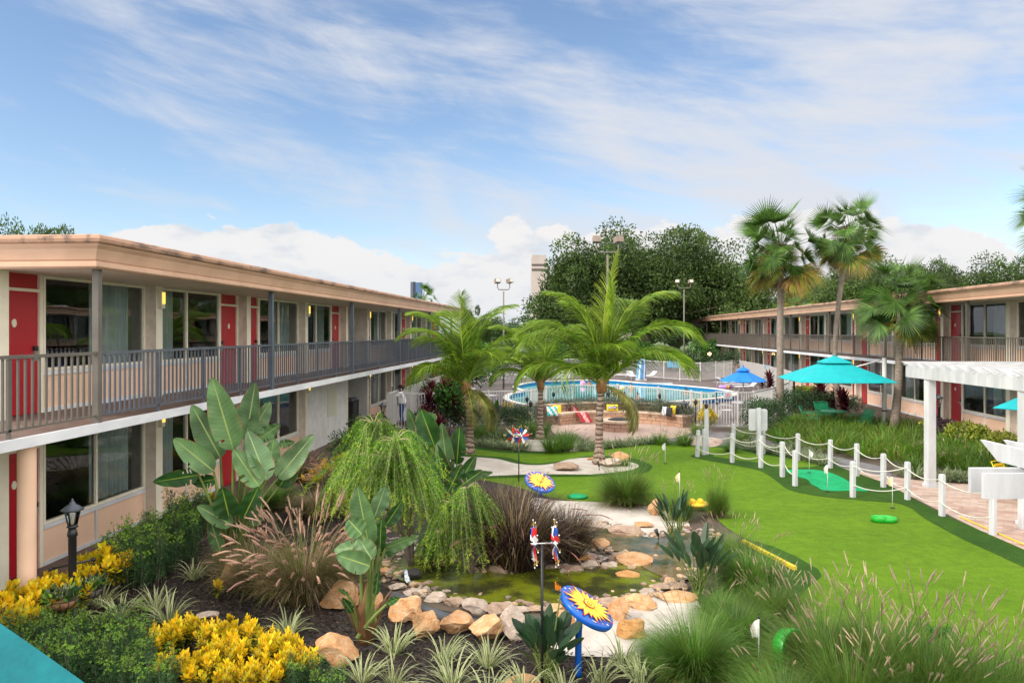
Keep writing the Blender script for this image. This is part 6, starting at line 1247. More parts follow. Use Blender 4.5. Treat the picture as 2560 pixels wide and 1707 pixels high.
# ============================================================ UMBRELLAS
def umbrella(label, loc_, R, z0, z1, n, m, rz, pole='steel', mast=None, vent=True, ribs=True, pr=.022, sagk=.06, vm=None):
    t = thing('umbrella', label, 'umbrella', loc_, rz, 'garden umbrellas'); b = MB(); k = b.mi(m); K = 8
    def pt(i, f, dz=0):
        a = 2*pi*i/n; r = R*f*1.0; return Vector((cos(a)*r, sin(a)*r, z1-(z1-z0)*(f**1.08)+dz))
    for i in range(n):
        for layer, dz in ((0, 0), (1, -.012)):
            for j in range(K):
                f0, f1 = j/K, (j+1)/K; f0 = max(f0, .02)
                for s in range(4):
                    u0, u1 = s/4, (s+1)/4
                    def e(f, u): p = pt(i, f, dz).lerp(pt(i+1, f, dz), u); p.z -= sagk*f*4*u*(1-u)*.5; return p
                    q = [e(f0, u0), e(f1, u0), e(f1, u1), e(f0, u1)]; b.face(q if layer == 0 else q[::-1], m, sm=False)
    b.build('canopy', t)
    if vent:
        b = MB()
        for i in range(n):
            p0, p1 = pt(i, .30, .10), pt(i+1, .30, .10); b.face([Vector((0, 0, z1+.14)), p0, p1], m); b.face([p0, p0-Vector((0, 0, .035)), p1-Vector((0, 0, .035)), p1], m)
        b.lathe([(.03, z1+.12), (.035, z1+.17), (0, z1+.2)], 10, m); b.build('vent_cap', t)
    if ribs:
        b = MB()
        for i in range(n): b.tube([pt(i, .04, -.03), pt(i, .99, -.03)], .009, 5, pole); b.tube([Vector((0, 0, z0-.1+.25*(z1-z0))), pt(i, .5, -.04)], .008, 5, pole)
        b.build('ribs', t)
    if mast is None: MB().tube([(0, 0, 0), (0, 0, z1)], pr, 10, pole).build('pole', t); MB().lathe([(.25, 0), (.25, .05), (.06, .08), (.04, .25)], 20, 'black_rough').build('base', t)
    return t
c = P(2086, 900, 31.0); c.z = 0
tt = umbrella('large square turquoise cantilever umbrella with a small second tier beside the tall palms', c, 2.5, 2.08, 2.90, 4, 'cyan_cloth', TH+radians(40), mast=1, sagk=.05)
mp = G(2211, 1082)-c; mr = Matrix.Rotation(-(TH+radians(40)), 3, 'Z'); mp = mr @ Vector((mp.x, mp.y, 0))
MB().tube([mp, mp+Vector((0, 0, 2.95))], .085, 12, 'fence_white').build('mast', tt); MB().tube([mp+Vector((0, 0, 2.9)), Vector((mp.x*.35, mp.y*.35, 2.55))], .03, 8, 'fence_white').build('arm', tt); MB().tube([mp+Vector((0, 0, 1.95)), Vector((mp.x*.75, mp.y*.75, 2.0))], .06, 8, 'black').build('handle', tt); MB().tube([mp+Vector((0, 0, .85)), mp+Vector((0, 0, .90))], .092, 12, 'black').build('strap', tt)
c = P(1858, 950, 36.5); c.z = 0; umbrella('bright blue octagonal umbrella behind the pool gate', c, 1.12, 1.70, 2.22, 8, 'blue_cloth', .2)
c = P(1304, 905, 57.5); c.z = 0; umbrella('lime green umbrella over the table by the far pool end', c, 1.35, 1.75, 2.45, 8, 'lime_cloth', .1, vent=False, pole='black')
c = P(2625, 1020, 21); c.z = 0; umbrella('second turquoise umbrella whose corner shows right of the pergola post', c, 1.6, 1.95, 2.55, 4, 'cyan_cloth', TH+.05, vent=False)
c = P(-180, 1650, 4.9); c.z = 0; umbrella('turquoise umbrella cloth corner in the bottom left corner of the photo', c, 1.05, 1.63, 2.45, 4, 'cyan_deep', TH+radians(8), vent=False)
# ============================================================ FURNITURE
def chair(label, loc_, rz, m, sm, group, w=.52, z=0.):
    t = thing('patio_chair', label, 'chair', (loc_[0], loc_[1], z), rz, group); h = w/2
    b = MB()
    for i in range(5): y = -.22+.09*i; b.box(-h+.03, h-.03, y, y+.075, .40+.0*i, .415, sm)
    b.build('seat', t); b = MB()
    for i in range(6): b.bar(Vector((-h+.03, .24+.035*i, .46+.075*i)), Vector((h-.03, .24+.035*i, .46+.075*i)), .012, .062, sm)
    b.build('backrest', t); b = MB(); b.tube([(-h, .24, .42), (-h, .47, .92), (h, .47, .92), (h, .24, .42)], .013, 6, m); b.tube([(-h, .26, .42), (-h, -.24, .41), (h, -.24, .41), (h, .26, .42)], .013, 6, m); b.build('frame', t)
    for s in (-1, 1):
        MB().tube([(s*h, .36, .66), (s*h, .0, .65), (s*h, -.24, .62), (s*h, -.25, .41)], .012, 6, m).build('armrest', t)
        MB().tube([(s*h, -.24, .41), (s*h, -.30, 0)], .013, 6, m).build('leg', t); MB().tube([(s*h, .24, .42), (s*h, .36, 0)], .013, 6, m).build('leg', t)
    return t
def table(label, loc_, R, z, m, group=None, z0=0.):
    t = thing('patio_table', label, 'table', (loc_[0], loc_[1], z0), 0, group); MB().lathe([(0, z-.03), (R, z-.03), (R+.01, z-.01), (R, z), (0, z)], 32, m).build('table_top', t)
    for i in range(4): a = pi/4+i*pi/2; MB().tube([(cos(a)*R*.25, sin(a)*R*.25, z-.03), (cos(a)*R*.2, sin(a)*R*.2, .35), (cos(a)*R*.7, sin(a)*R*.7, 0)], .015, 6, m).build('leg', t)
    return t
def at(px, d): p = P(px, 828, d); return (p.x, p.y)
WG = 'white pool-deck chairs'
chair('white strap chair, leftmost at the table under the lime umbrella', at(1264, 59.3), TH+radians(75), 'white_paint', 'white_cloth', WG); chair('white strap chair, second from left at the lime umbrella table', at(1277, 57.8), TH+radians(100), 'white_paint', 'white_cloth', WG); chair('white strap chair right of the table under the lime umbrella', at(1326, 59), TH-radians(85), 'white_paint', 'white_cloth', WG); chair('white chair behind the table under the lime umbrella', at(1312, 61), TH, 'white_paint', 'white_cloth', WG)
table('round white table under the lime green umbrella', at(1303, 59), .55, .72, 'white_paint')
chair('white strap chair seen through the pool gate, left of the round table', at(1815, 35.6), TH+radians(80), 'white_paint', 'white_cloth', WG); chair('white strap chair right of the round table behind the gate', at(1884, 35.8), TH-radians(70), 'white_paint', 'white_cloth', WG); table('round white table under the bright blue umbrella behind the gate', at(1858, 36.2), .5, .72, 'white_paint')
GG = 'green metal garden chairs'; chair('green metal chair left of the green table', at(2030, 32.2), TH+radians(60), 'green_metal', 'green_metal', GG, .6); chair('green metal chair behind the green table', at(2066, 33.6), TH+radians(10), 'green_metal', 'green_metal', GG, .62); chair('green metal chair right of the green table, seen from its back', at(2152, 31.2), TH-radians(75), 'green_metal', 'green_metal', GG, .6); table('round green metal table among the tall grasses', at(2085, 32), .52, .74, 'green_metal')
def lounger(label, loc_, rz, back=.7):
    t = thing('sun_lounger', label, 'sun lounger', (loc_[0], loc_[1], 0), rz, 'white sun loungers on the pool deck'); b = MB()
    for i in range(13): b.box(-.28, .28, -.9+.09*i, -.9+.09*i+.075, .33, .345, 'white_cloth')
    b.build('seat', t); b = MB()
    for i in range(7): y = .28+.085*i*cos(back); z = .34+.085*i*sin(back); b.bar(Vector((-.28, y, z)), Vector((.28, y, z)), .03, .06, 'white_cloth')
    b.build('backrest', t); MB().tube([(-.3, .9, .36), (-.3, -.92, .33), (.3, -.92, .33), (.3, .9, .36)], .015, 6, 'white_paint').build('frame', t)
    for s in (-1, 1):
        for y in (-.7, .6): MB().tube([(s*.3, y, .33), (s*.31, y+.08*(1 if y > 0 else -1), 0)], .015, 6, 'white_paint').build('leg', t)
for a in [('white lounger with raised back before the far fence, left one', at(1551, 66), TH+radians(100)), ('white lounger seen end-on beside the covered pool lift', at(1580, 64.5), TH+radians(10)), ('white lounger right of the covered pool lift', at(1622, 64.5), TH+radians(-60)), ('white lounger behind the blue umbrella, left one', at(1818, 56), TH+radians(95)), ('white lounger behind the blue umbrella, middle one', at(1840, 54), TH+radians(95)), ('white lounger behind the blue umbrella, right one', at(1868, 52), TH+radians(-80)), ('white lounger at the left pool end behind the hanging palm fronds', at(1205, 45), TH+radians(60))]: lounger(*a)
# pool-side things
t = thing('pool_lift', 'pool lift under a blue and white striped cover on a white base', 'pool lift', (*at(1602, 63.5), 0), TH)
b = MB(); n = 22; k = [b.mi('stripe_blue'), b.mi('sky_towel'), b.mi('white_cloth')]
rings = [(.0, .36), (.9, .33), (1.3, .30), (1.75, .10), (1.85, .0)]
for i in range(n):
    a0, a1 = 2*pi*i/n, 2*pi*(i+1)/n
    for (z0, r0), (z1, r1) in zip(rings, rings[1:]):
        w0 = 1+.12*(i % 2); w1 = 1+.12*((i+1) % 2); sx = .25
        b.face([Vector((cos(a0)*r0*w0+sx*z0*.3, sin(a0)*r0*w0, z0+.15)), Vector((cos(a1)*r0*w1+sx*z0*.3, sin(a1)*r0*w1, z0+.15)), Vector((cos(a1)*r1*w1+sx*z1*.3, sin(a1)*r1*w1, z1+.15)), Vector((cos(a0)*r1*w0+sx*z1*.3, sin(a0)*r1*w0, z1+.15))], ('stripe_blue', 'sky_towel', 'white_cloth', 'sky_towel')[i % 4])
b.build('cover', t); MB().box(-.42, .42, -.3, .3, 0, .15, 'white_paint').build('base', t)
g = at(1407, 66); t = thing('grill_station', 'grey two-door outdoor grill counter before the far fence', 'grill', (*g, 0), TH)
MB().box(-.85, .85, -.3, .4, 0, .85, 'grey_cloth').build('cabinet', t)
for s in (-.42, .0, .42): MB().box(s-.19, s+.19, -.33, -.302, .05, .78, 'white_cloth').build('door', t)
MB().box(-.45, .85, -.25, .35, .852, 1.18, 'black_rough').box(-.45, .15, -.27, -.252, .9, 1.02, 'steel').build('grill_hood', t); MB().box(-.85, .85, .30, .38, 1.2, 1.42, 'rail_grey').build('back_shelf', t)
g = at(1461, 66.2); t = thing('litter_bin', 'brown lidded litter bin right of the grill counter', 'bin', (*g, 0), TH); MB().box(-.28, .28, -.28, .28, 0, .82, 'rail_brown').build('body', t); MB().lathe([(.30, .82), (.30, .87), (.2, .99), (0, 1.02)], 20, 'black_rough').build('lid', t)
t = thing('depth_sign', 'small white board on a white post at the far pool rim', 'sign', (*at(1486, 61), 0), TH); MB().tube([(0, 0, 0), (0, 0, 1.1)], .03, 8, 'white_paint').build('post', t); MB().box(-.10, .14, -.04, -.02, .75, 1.15, 'white_paint').build('board', t)
tag(MB().tube([P(1404, 965, 47), P(1404, 942, 47), P(1401, 939.5, 47), P(1397, 944, 47)], .03, 8, 'white_paint').build('handrail'), 'white curved pipe standing in the pool', 'handrail')
tag(MB().lathe([(.0, .44), (.0, .45)], 3, 'coping').build('skip') if False else MB().box(-.9, .9, -.12, .12, .20, .27, 'white_paint', Matrix.Rotation(TH+.06, 3, 'Z'), P(1648, 969, 53.5)-Vector((0, 0, P(1648, 969, 53.5).z-.2))).build('pool_step'), 'white step ledge at the far pool rim', 'pool step')
def towel(label, px, top, bot, d, w, cols):
    t0 = P(px, top, d); t = thing('towel', label, 'towel', (t0.x, t0.y, 0), TH, 'towels drying on the fence'); h = S(bot-top, d); n = len(cols)
    b = MB()
    for i in range(n):
        x0, x1 = -w/2+w*i/n, -w/2+w*(i+1)/n; b.box(x0, x1, -.05, -.035, 1.52-h, 1.53, cols[i]); b.box(x0, x1, .035, .05, 1.52-h*.8, 1.53, cols[i]); b.box(x0, x1, -.05, .05, 1.53, 1.545, cols[i])
    b.build('cloth', t)
    return t
towel('pink and blue striped towel on the far fence', 1546, 903, 918, 67.2, .6, ['teal_cloth', 'pink_towel', 'white_cloth', 'pink_towel', 'white_cloth', 'pink_towel']); towel('light blue towel on the far fence, left of the pair', 1676, 905, 920, 64.2, .5, ['sky_towel']*2); towel('light blue towel on the far fence, right of the pair', 1691, 905, 920, 63.4, .36, ['sky_towel']*2); towel('light blue towel on the fence near the dark red plant', 1918, 912, 922, 57.5, .35, ['sky_towel'])
# balls, ring
def ball(label, px, py, d, r, cols):
    b = MB(); n = 12; ms = 8
    for i in range(n):
        for j in range(ms):
            def q(a, e): a = 2*pi*a/n; e = pi*e/ms-pi/2; return Vector((cos(a)*cos(e), sin(a)*cos(e), sin(e)))*r
            f = [q(i, j), q(i+1, j), q(i+1, j+1), q(i, j+1)]; f = f[1:] if j == ms-1 and False else f
            b.face(f, cols[(i//2) % len(cols)], sm=True)
    p = P(px, py, d); o = b.build('beach_ball', None, Vector((p.x, p.y, .08+r*.75))); o.rotation_euler = (.9, .5, 0); tag(o, label, 'beach ball')
ball('pink beach ball floating in the pool', 1457, 953, 56, .22, ['ball_pink']); ball('yellow, white and blue beach ball floating in the pool', 1556, 957, 52, .19, ['yellow_cloth', 'white_cloth', 'stripe_blue', 'white_cloth'])
t = thing('swim_ring', 'purple and orange swim ring lying on the deck by the blue umbrella', 'swim ring', (*at(1812, 54.5), 0), 0)
b = MB(); 
for i in range(24):
    a0, a1 = 2*pi*i/24, 2*pi*(i+1)/24
    for j in range(10):
        def q(a, e): e = 2*pi*e/10; return Vector((cos(a)*(.33+.11*cos(e)), sin(a)*(.33+.11*cos(e)), .12+.11*sin(e)))
        b.face([q(a0, j), q(a1, j), q(a1, j+1), q(a0, j+1)], 'purple_plastic' if (i//3) % 3 else 'orange_plastic', sm=True)
b.build('tube', t)
# ============================================================ FIRE PIT AND SEAT WALL
pa, pm, pb = G(1409, 1062), G(1545, 1056), G(1687, 1066)
def circ(a, b, c):
    d = 2*(a.x*(b.y-c.y)+b.x*(c.y-a.y)+c.x*(a.y-b.y)); s = lambda v: v.x**2+v.y**2
    return Vector(((s(a)*(b.y-c.y)+s(b)*(c.y-a.y)+s(c)*(a.y-b.y))/d, (s(a)*(c.x-b.x)+s(b)*(a.x-c.x)+s(c)*(b.x-a.x))/d, 0))
cc = circ(pa, pm, pb); Ri = (pm-cc).length; an = lambda p: atan2(p.y-cc.y, p.x-cc.x); a1, a0 = an(pa), an(pb)
if a1 < a0: a1 += 2*pi
def arcwall(mb, r0, r1, z0, z1, b0, b1, m, mt, n=48):
    for i in range(n):
        t0, t1 = b0+(b1-b0)*i/n, b0+(b1-b0)*(i+1)/n; q = lambda r, t, z: Vector((cos(t)*r, sin(t)*r, z)); L0, L1 = t0*r0, t1*r0
        mb.face([q(r0, t1, z0), q(r0, t0, z0), q(r0, t0, z1), q(r0, t1, z1)], m, ((L1, z0), (L0, z0), (L0, z1), (L1, z1)))
        mb.face([q(r1, t0, z0), q(r1, t1, z0), q(r1, t1, z1), q(r1, t0, z1)], m, ((L0, z0), (L1, z0), (L1, z1), (L0, z1)))
        mb.face([q(r0, t0, z1), q(r1, t0, z1), q(r1, t1, z1), q(r0, t1, z1)], mt, ((L0, 0), (L0, r1-r0), (L1, r1-r0), (L1, 0)))
        mb.face([q(r0, t0, z0), q(r0, t1, z0), q(r1, t1, z0), q(r1, t0, z0)], mt)
    for t in (b0, b1): mb.face([Vector((cos(t)*r0, sin(t)*r0, z0)), Vector((cos(t)*r1, sin(t)*r1, z0)), Vector((cos(t)*r1, sin(t)*r1, z1)), Vector((cos(t)*r0, sin(t)*r0, z1))], m)
    return mb
t = thing('seat_wall', 'curved pink stone bench wall around the fire pit', 'bench', cc, 0)
arcwall(MB(), Ri, Ri+.55, 0, .42, a0-.18, a1+.08, 'seat_stone', 'seat_stone').build('bench_wall', t); arcwall(MB(), Ri-.04, Ri+.55, .422, .50, a0-.18, a1+.08, 'cap_stone', 'cap_stone').build('seat', t)
arcwall(MB(), Ri+.552, Ri+.85, 0, .78, a0-.02, a1+.10, 'seat_stone', 'seat_stone').build('back_wall', t); arcwall(MB(), Ri+.53, Ri+.88, .782, .85, a0-.02, a1+.10, 'cap_stone', 'cap_stone').build('back_cap', t)
g = G(1733, 1060); MB().box(-.75, .35, -.1, .65, 0, .42, 'pit_stone', Matrix.Rotation(TH-.25, 3, 'Z'), g-cc+Vector((0, .35, 0))).build('end_block', t); MB().box(-.8, .4, -.15, .7, .505, .56, 'cap_stone', Matrix.Rotation(TH-.25, 3, 'Z'), g-cc+Vector((0, .35, 0))).build('end_cap', t)
g = P(1548, 828, 31.6); g.z = 0; t = thing('fire_pit', 'round low brick fire pit with a black mesh cover', 'fire pit', g, TH)
arcwall(MB(), .48, .76, .009, .34, 0, 2*pi, 'pit_stone', 'pit_stone', 40).build('brick_ring', t); arcwall(MB(), .46, .79, .342, .42, 0, 2*pi, 'cap_stone', 'cap_stone', 40).build('cap_ring', t)
MB().lathe([(.47, .40), (.45, .44), (.25, .50), (0, .52)], 28, 'black_rough').build('cover', t); MB().tube([(.1, .0, .5), (.12, .0, .58), (.3, .0, .60), (.33, 0, .48)], .015, 6, 'black').build('handle', t)
def pillow(label, px, py, d, w, h, m, tilt, yaw, m2=None):
    p = P(px, py, d); t = thing('cushion', label, 'cushion', p, TH+yaw, 'cushions on the curved bench'); b = MB(); n = 8
    for s in (-1, 1):
        for i in range(n):
            for j in range(n):
                def q(a, c): x = a/n*2-1; y = c/n*2-1; k = (1-x**4)*(1-y**4); pin_ = 1-.06*(1-x*x)*abs(y)-.06*(1-y*y)*abs(x); return Vector((x*w/2*pin_, s*.07*k**.6, y*h/2*pin_))
                f = [q(i, j), q(i+1, j), q(i+1, j+1), q(i, j+1)]; b.face(f if s < 0 else f[::-1], (m2 if (m2 and (i+j//2) % 4 > 1) else m), sm=True)
    o = b.build('cushion_body', t); o.rotation_euler = (tilt, 0, 0); return o
db = Ri; dB = 34.35
o = pillow('yellow cushion with the word BEACH on a dark arrow, middle of the bench', 1531, 1019, 34.2, .52, .30, 'yellow_cloth', -.25, 0)
ar = MB(); ar.prism([(-.20, -.06), (.06, -.06), (.06, -.11), (.22, 0), (.06, .11), (.06, .06), (-.20, .06)], 0, .004, 'navy'); q = ar.build('arrow', o, (0, -.075, 0)); q.rotation_euler = (pi/2, 0, 0); text('BEACH', .105, 'white_cloth', o, (-.02, -.082, 0), (pi/2, 0, 0), bold=.003)
pillow('turquoise and white patterned cushion at the left bench end', 1381, 1028, 33.2, .50, .42, 'teal_cloth', -.3, .3, 'white_cloth'); pillow('yellow cushion at the left bench end behind the turquoise one', 1392, 1024, 33.6, .42, .42, 'yellow_cloth', -.3, .2)
pillow('grey and white cushion at the right bench end', 1663, 1028, 32.9, .36, .40, 'grey_cloth', -.2, -.9, 'white_cloth'); pillow('black cushion at the right bench end', 1673, 1029, 32.7, .36, .40, 'black_cloth', -.2, -1.0); pillow('yellow cushion at the right bench end', 1682, 1025, 32.9, .36, .40, 'yellow_cloth', -.2, -1.1); pillow('dark cushion at the far right of the bench', 1691, 1028, 33.1, .36, .34, 'navy', -.4, -.9)
o0 = G(1409, 1062); b = MB(); pts = [Vector(v) for v in (P(1410, 1012, 34.7), P(1424, 1013, 34.4), P(1437, 1030, 34.2), P(1449, 1032, 33.9), P(1455, 1034, 33.6), P(1468, 1057, 33.45))]; 
mat('towel_band', (.75, .45, .45), .8, (.45, .05, .07), 14)
sp_ = smooth_open(pts, 4); t = thing('towel', 'red and pink blanket draped diagonally over the left part of the bench', 'blanket', pts[-1], 0)
for k, (x0, x1, m) in enumerate(((-.24, -.06, 'red_towel'), (-.06, .12, 'towel_band'), (.12, .24, 'red_towel'))):
    for i in range(len(sp_)-1):
        up = Vector((0, 0, .02)); q = [sp_[i]+CR*x0+up, sp_[i]+CR*x1+up, sp_[i+1]+CR*x1+up, sp_[i+1]+CR*x0+up]; b.face(q, m); b.face([v-CF*.015+Vector((0, 0, .01)) for v in q[::-1]], m)
wpart(b, 'cloth', t)
# ============================================================ LAMPS, TORCHES, BASKETS
def lantern_head(t, z, s=1., lit=False):
    MB().lathe([(.05*s, z), (.075*s, z+.02*s), (.055*s, z+.05*s)], 8, 'black').build('lamp_collar', t)
    g = MB()
    for i in range(6):
        a0, a1 = 2*pi*i/6, 2*pi*(i+1)/6; r0, r1 = .055*s, .095*s; g.face([Vector((cos(a0)*r0, sin(a0)*r0, z+.05*s)), Vector((cos(a1)*r0, sin(a1)*r0, z+.05*s)), Vector((cos(a1)*r1, sin(a1)*r1, z+.24*s)), Vector((cos(a0)*r1, sin(a0)*r1, z+.24*s))], 'clear_glass')
    g.build('lamp_glass', t); b = MB()
    for i in range(6): a = 2*pi*i/6; b.tube([(cos(a)*.057*s, sin(a)*.057*s, z+.05*s), (cos(a)*.098*s, sin(a)*.098*s, z+.24*s)], .006*s, 5, 'black')
    b.build('lamp_cage', t); MB().lathe([(.115*s, z+.235*s), (.15*s, z+.25*s), (.09*s, z+.30*s), (.04*s, z+.33*s), (.03*s, z+.36*s), (.012*s, z+.37*s), (.018*s, z+.39*s), (0, z+.41*s)], 16, 'cap_grey' if s >= 1 else 'black').build('lamp_cap', t)
    MB().tube([(0, 0, z+.05*s), (0, 0, z+.16*s)], .018*s, 8, 'lamp_shell' if not lit else 'lamp_glow').build('bulb', t)
def lamp(label, px, by, H, arms=False, r=.045, rz=0.):
    g = G(px, by); t = thing('lamp_post', label, 'street lamp', g, rz, 'black garden lamp posts'); MB().lathe([(r*2.1, 0), (r*2.1, .05), (r*1.5, .12), (r*1.3, .3), (r, .34), (r, H-.52), (r*1.3, H-.50), (r*1.15, H-.45), (r*.9, H-.40)], 14, 'black').build('pole', t); lantern_head(t, H-.40)
    if arms: 
        b = MB(); b.tube([(-.26, 0, H-.92), (.26, 0, H-.86)], .014, 8, 'black'); b.lathe([(.025, -.02), (.025, .02)], 8, 'black', (-.26, 0, H-.92)); b.lathe([(.025, -.02), (.025, .02)], 8, 'black', (.26, 0, H-.86)); b.build('cross_arm', t)
    return g
gl = lamp('near black lamp post with two hanging baskets in front of the left wing', 181, 1562, 1.72, True, .052, TH+.45)
lamp('small black lamp post at the foot of the white fence left of the palms', 957, 1115, 1.55, False, .045); lamp('black lamp post before the red door at the right behind the pergola post', 2348, 1106, 1.75, False, .045)
lamp('black lamp post half hidden behind the large turquoise umbrella', 1985, 1032, 2.2, False, .05)
def basket(label, px, py, d, R, m, seed, topp):
    random.seed(seed); c = P(px, py, d); t = thing('hanging_basket', label, 'hanging basket', c, 0, 'hanging baskets on the near lamp post')
    MB().lathe([(.02, -.15), (R*.55, -.13), (R*.85, -.07), (R, 0), (R*.94, .0), (R*.8, -.05), (0, -.06)], 24, m).build('basket', t); b = MB()
    for i in range(12): a = 2*pi*i/12; b.tube([(cos(a)*R*1.01, sin(a)*R*1.01, 0), (cos(a)*R*.87, sin(a)*R*.87, -.075), (cos(a)*R*.56, sin(a)*R*.56, -.14)], .004, 4, 'black')
    b.tube([(cos(a)*R*1.02, sin(a)*R*1.02, .005) for a in [2*pi*i/24 for i in range(25)]], .006, 5, 'black'); b.build('wire_frame', t); b = MB(); tp = topp-c
    for i in range(3): a = 2*pi*i/3+.4; b.tube([(cos(a)*R, sin(a)*R, 0), tp], .003, 4, 'black')
    b.build('hanger', t); b = MB()
    for i in range(150):
        a = U(0, 6.28); r = R*sqrt(random.random())*1.05; p = Vector((cos(a)*r, sin(a)*r, U(-.02, .10))); d_ = (Vector((cos(a)*.6, sin(a)*.6, U(.2, 1)))+rv()*.5).normalized(); quadleaf(b, p, d_, rv(), U(.05, .11), U(.025, .06), random.choice(['bush', 'silver', 'podo_tip', 'bop']), 3)
    for i in range(7): a = U(0, 6.28); q = arc((cos(a)*.04, sin(a)*.04, 0), a, U(.9, 1.3), U(.14, .24), .6, 4); b.ribbon(q, [.03, .045, .045, .03, .004], 'flax')
    b.build('plants', t)
R0 = Matrix.Rotation(TH+.45, 3, 'Z'); la = gl+R0 @ Vector((-.26, 0, .80)); ra = gl+R0 @ Vector((.26, 0, .86))
basket('coir-lined hanging basket with pale succulents, in front of the lamp post', 154, 1496, 10.2, .20, 'coir', 5, la); basket('dark wicker hanging basket with leafy green plants behind the lamp post', 224, 1470, 10.9, .17, 'wicker', 6, ra)
for (x, y, l) in [(1317.6, 990, 'left of the pair in front of the pool by the yellow flowers'), (1326.7, 1001, 'right of the pair in front of the pool by the yellow flowers'), (1384, 978, 'behind the middle coconut palm'), (1521.6, 977, 'behind the bench right of the right coconut palm'), (1649, 982, 'in the grey-green hedge behind the bench'), (1739, 997, 'beside the yellow shrub left of the gate'), (1765.5, 1006, 'just behind the narrow sign post'), (1978, 1120, 'low one')][:7]:
    d = 2.68*FL/(y-828); g = P(x, y, d); g.z = 0; t = thing('garden_torch', 'black garden torch '+l, 'torch', g, 0, 'black garden torches'); MB().tube([(0, 0, 0), (0, 0, 1.08)], .014, 8, 'black').build('stake', t); MB().lathe([(.02, 1.06), (.05, 1.10), (.075, 1.19), (.06, 1.21), (.085, 1.22), (.04, 1.26), (.02, 1.32)], 12, 'black').build('torch_head', t)
g = P(1710, 1040, 32.6); g.z = .562; t = thing('lantern', 'black glass lantern standing on the right end of the bench', 'lantern', g, 0); lantern_head(t, .08, 1.3); MB().lathe([(.12, 0), (.12, .03), (.05, .06), (.05, .1)], 12, 'black').build('base', t)
for (px, by, H, l) in [(1498, 1177, .28, 'small black spotlight stake in the sand at the foot of the right coconut palm'), (1646, 1352, .22, 'small brown spotlight at the water edge of the upper pond')]:
    g = G(px, by, .02); t = thing('garden_spotlight', l, 'spotlight', g, 0, 'garden spotlights'); MB().tube([(0, 0, 0), (0, 0, H*.5)], .01, 6, 'black').build('stake', t); MB().tube([(.0, 0, H*.45), (-.05, .02, H)], [.022, .04], 10, 'black').build('lamp_head', t)
def flood(label, px, d, ty, hw, H2, tilt=0., lens=True, group='floodlight poles round the pool'):
    p = P(px, 828, d); p.z = 0; h = EYE+S(828-ty, d); t = thing('floodlight_pole', label, 'street lamp', p, TH, group)
    MB().tube([(0, 0, 0), (0, 0, h-.9)], [.07, .05], 10, 'pole_grey').build('pole', t); MB().tube([(-hw, 0, h-.35), (-hw, 0, h-.62), (-hw*.8, 0, h-.78), (hw*.8, 0, h-.78), (hw, 0, h-.62), (hw, 0, h-.35)], .035, 8, 'pole_grey').build('bracket', t)
    for s in (-1, 1): 
        R = Matrix.Rotation(s*.25+tilt, 3, 'Z') @ Matrix.Rotation(-.25, 3, 'X'); o = MB().box(-.19, .19, -.17, .17, -.14, .14, 'lamp_brown', R, (s*hw, 0, h-.18)).build('lamp_head', t); MB().box(-.16, .16, -.185, -.172, -.11, .11, 'lens', R, (s*hw, 0, h-.18)).build('lamp_lens', o) if lens else None
    t.scale = (H2,)*3 if H2 != 1 else (1, 1, 1)
flood('tall double floodlight in front of the oak, nearest of the three', 1519, 37.0, 590, .52, 1, .2, False); flood('double floodlight above the left wing roof', 1259, 54, 696, .42, 1, .6); flood('double floodlight against the oak on the right, farthest of the three', 1710, 71, 699, .60, 1, 0)
mat('lit_lamp', (.9, .6, .3), .5, emit=((1, .55, .2), 5)); t = thing('wall_lantern', 'lit warm wall lamp in the dark passage of the right wing far end', 'wall lamp', P(1774, 885, 74), 0); MB().lathe([(0, -.16), (.16, -.05), (.16, .08), (0, .16)], 12, 'lit_lamp').build('globe', t); MB().lathe([(.05, .16), (.17, .18), (0, .3)], 10, 'black').build('cap', t)
# ============================================================ FAR TOWERS
p = P(1330, 828, 300); p.z = 0; H = EYE+S(828-637, 300); t = thing('hotel_tower', 'tall beige hotel tower with teal windows beyond the oak', 'building', p, TH)
MB().box(0, 5.6, 0, 20, 0, H, 'tower_wall').build('stair_tower', t); MB().box(-.1, 5.7, -.1, 0, H-6.2, H-5.3, 'tower_stripe').box(-.1, 5.7, -.1, 0, H-4.3, H-3.5, 'tower_stripe').build('stripe', t); MB().box(5.61, 40, 3, 20, 0, H-8.6, 'tower_wall').build('wall', t); MB().box(5.61, 40, 2.9, 20, H-8.6, H-8.0, 'tower_stripe').build('parapet', t)
for k in range(8):
    for j in range(2): MB().box(7+j*6.2, 11.8+j*6.2, 2.9, 2.98, H-12.8-k*3.3, H-11.0-k*3.3, 'tower_glass').build('window', t)
p = P(1046, 828, 420); p.z = 0; H = EYE+S(828-706, 420); t = thing('glass_tower', 'narrow blue glass tower far off above the left wing roof', 'building', p, TH+.5); MB().box(-1.6, 2.4, 0, 4, 0, H, 'blue_tower').build('glass_front', t); MB().box(-3., -1.61, .3, 4, 0, H+.3, 'dark_tower').build('side_wall', t)
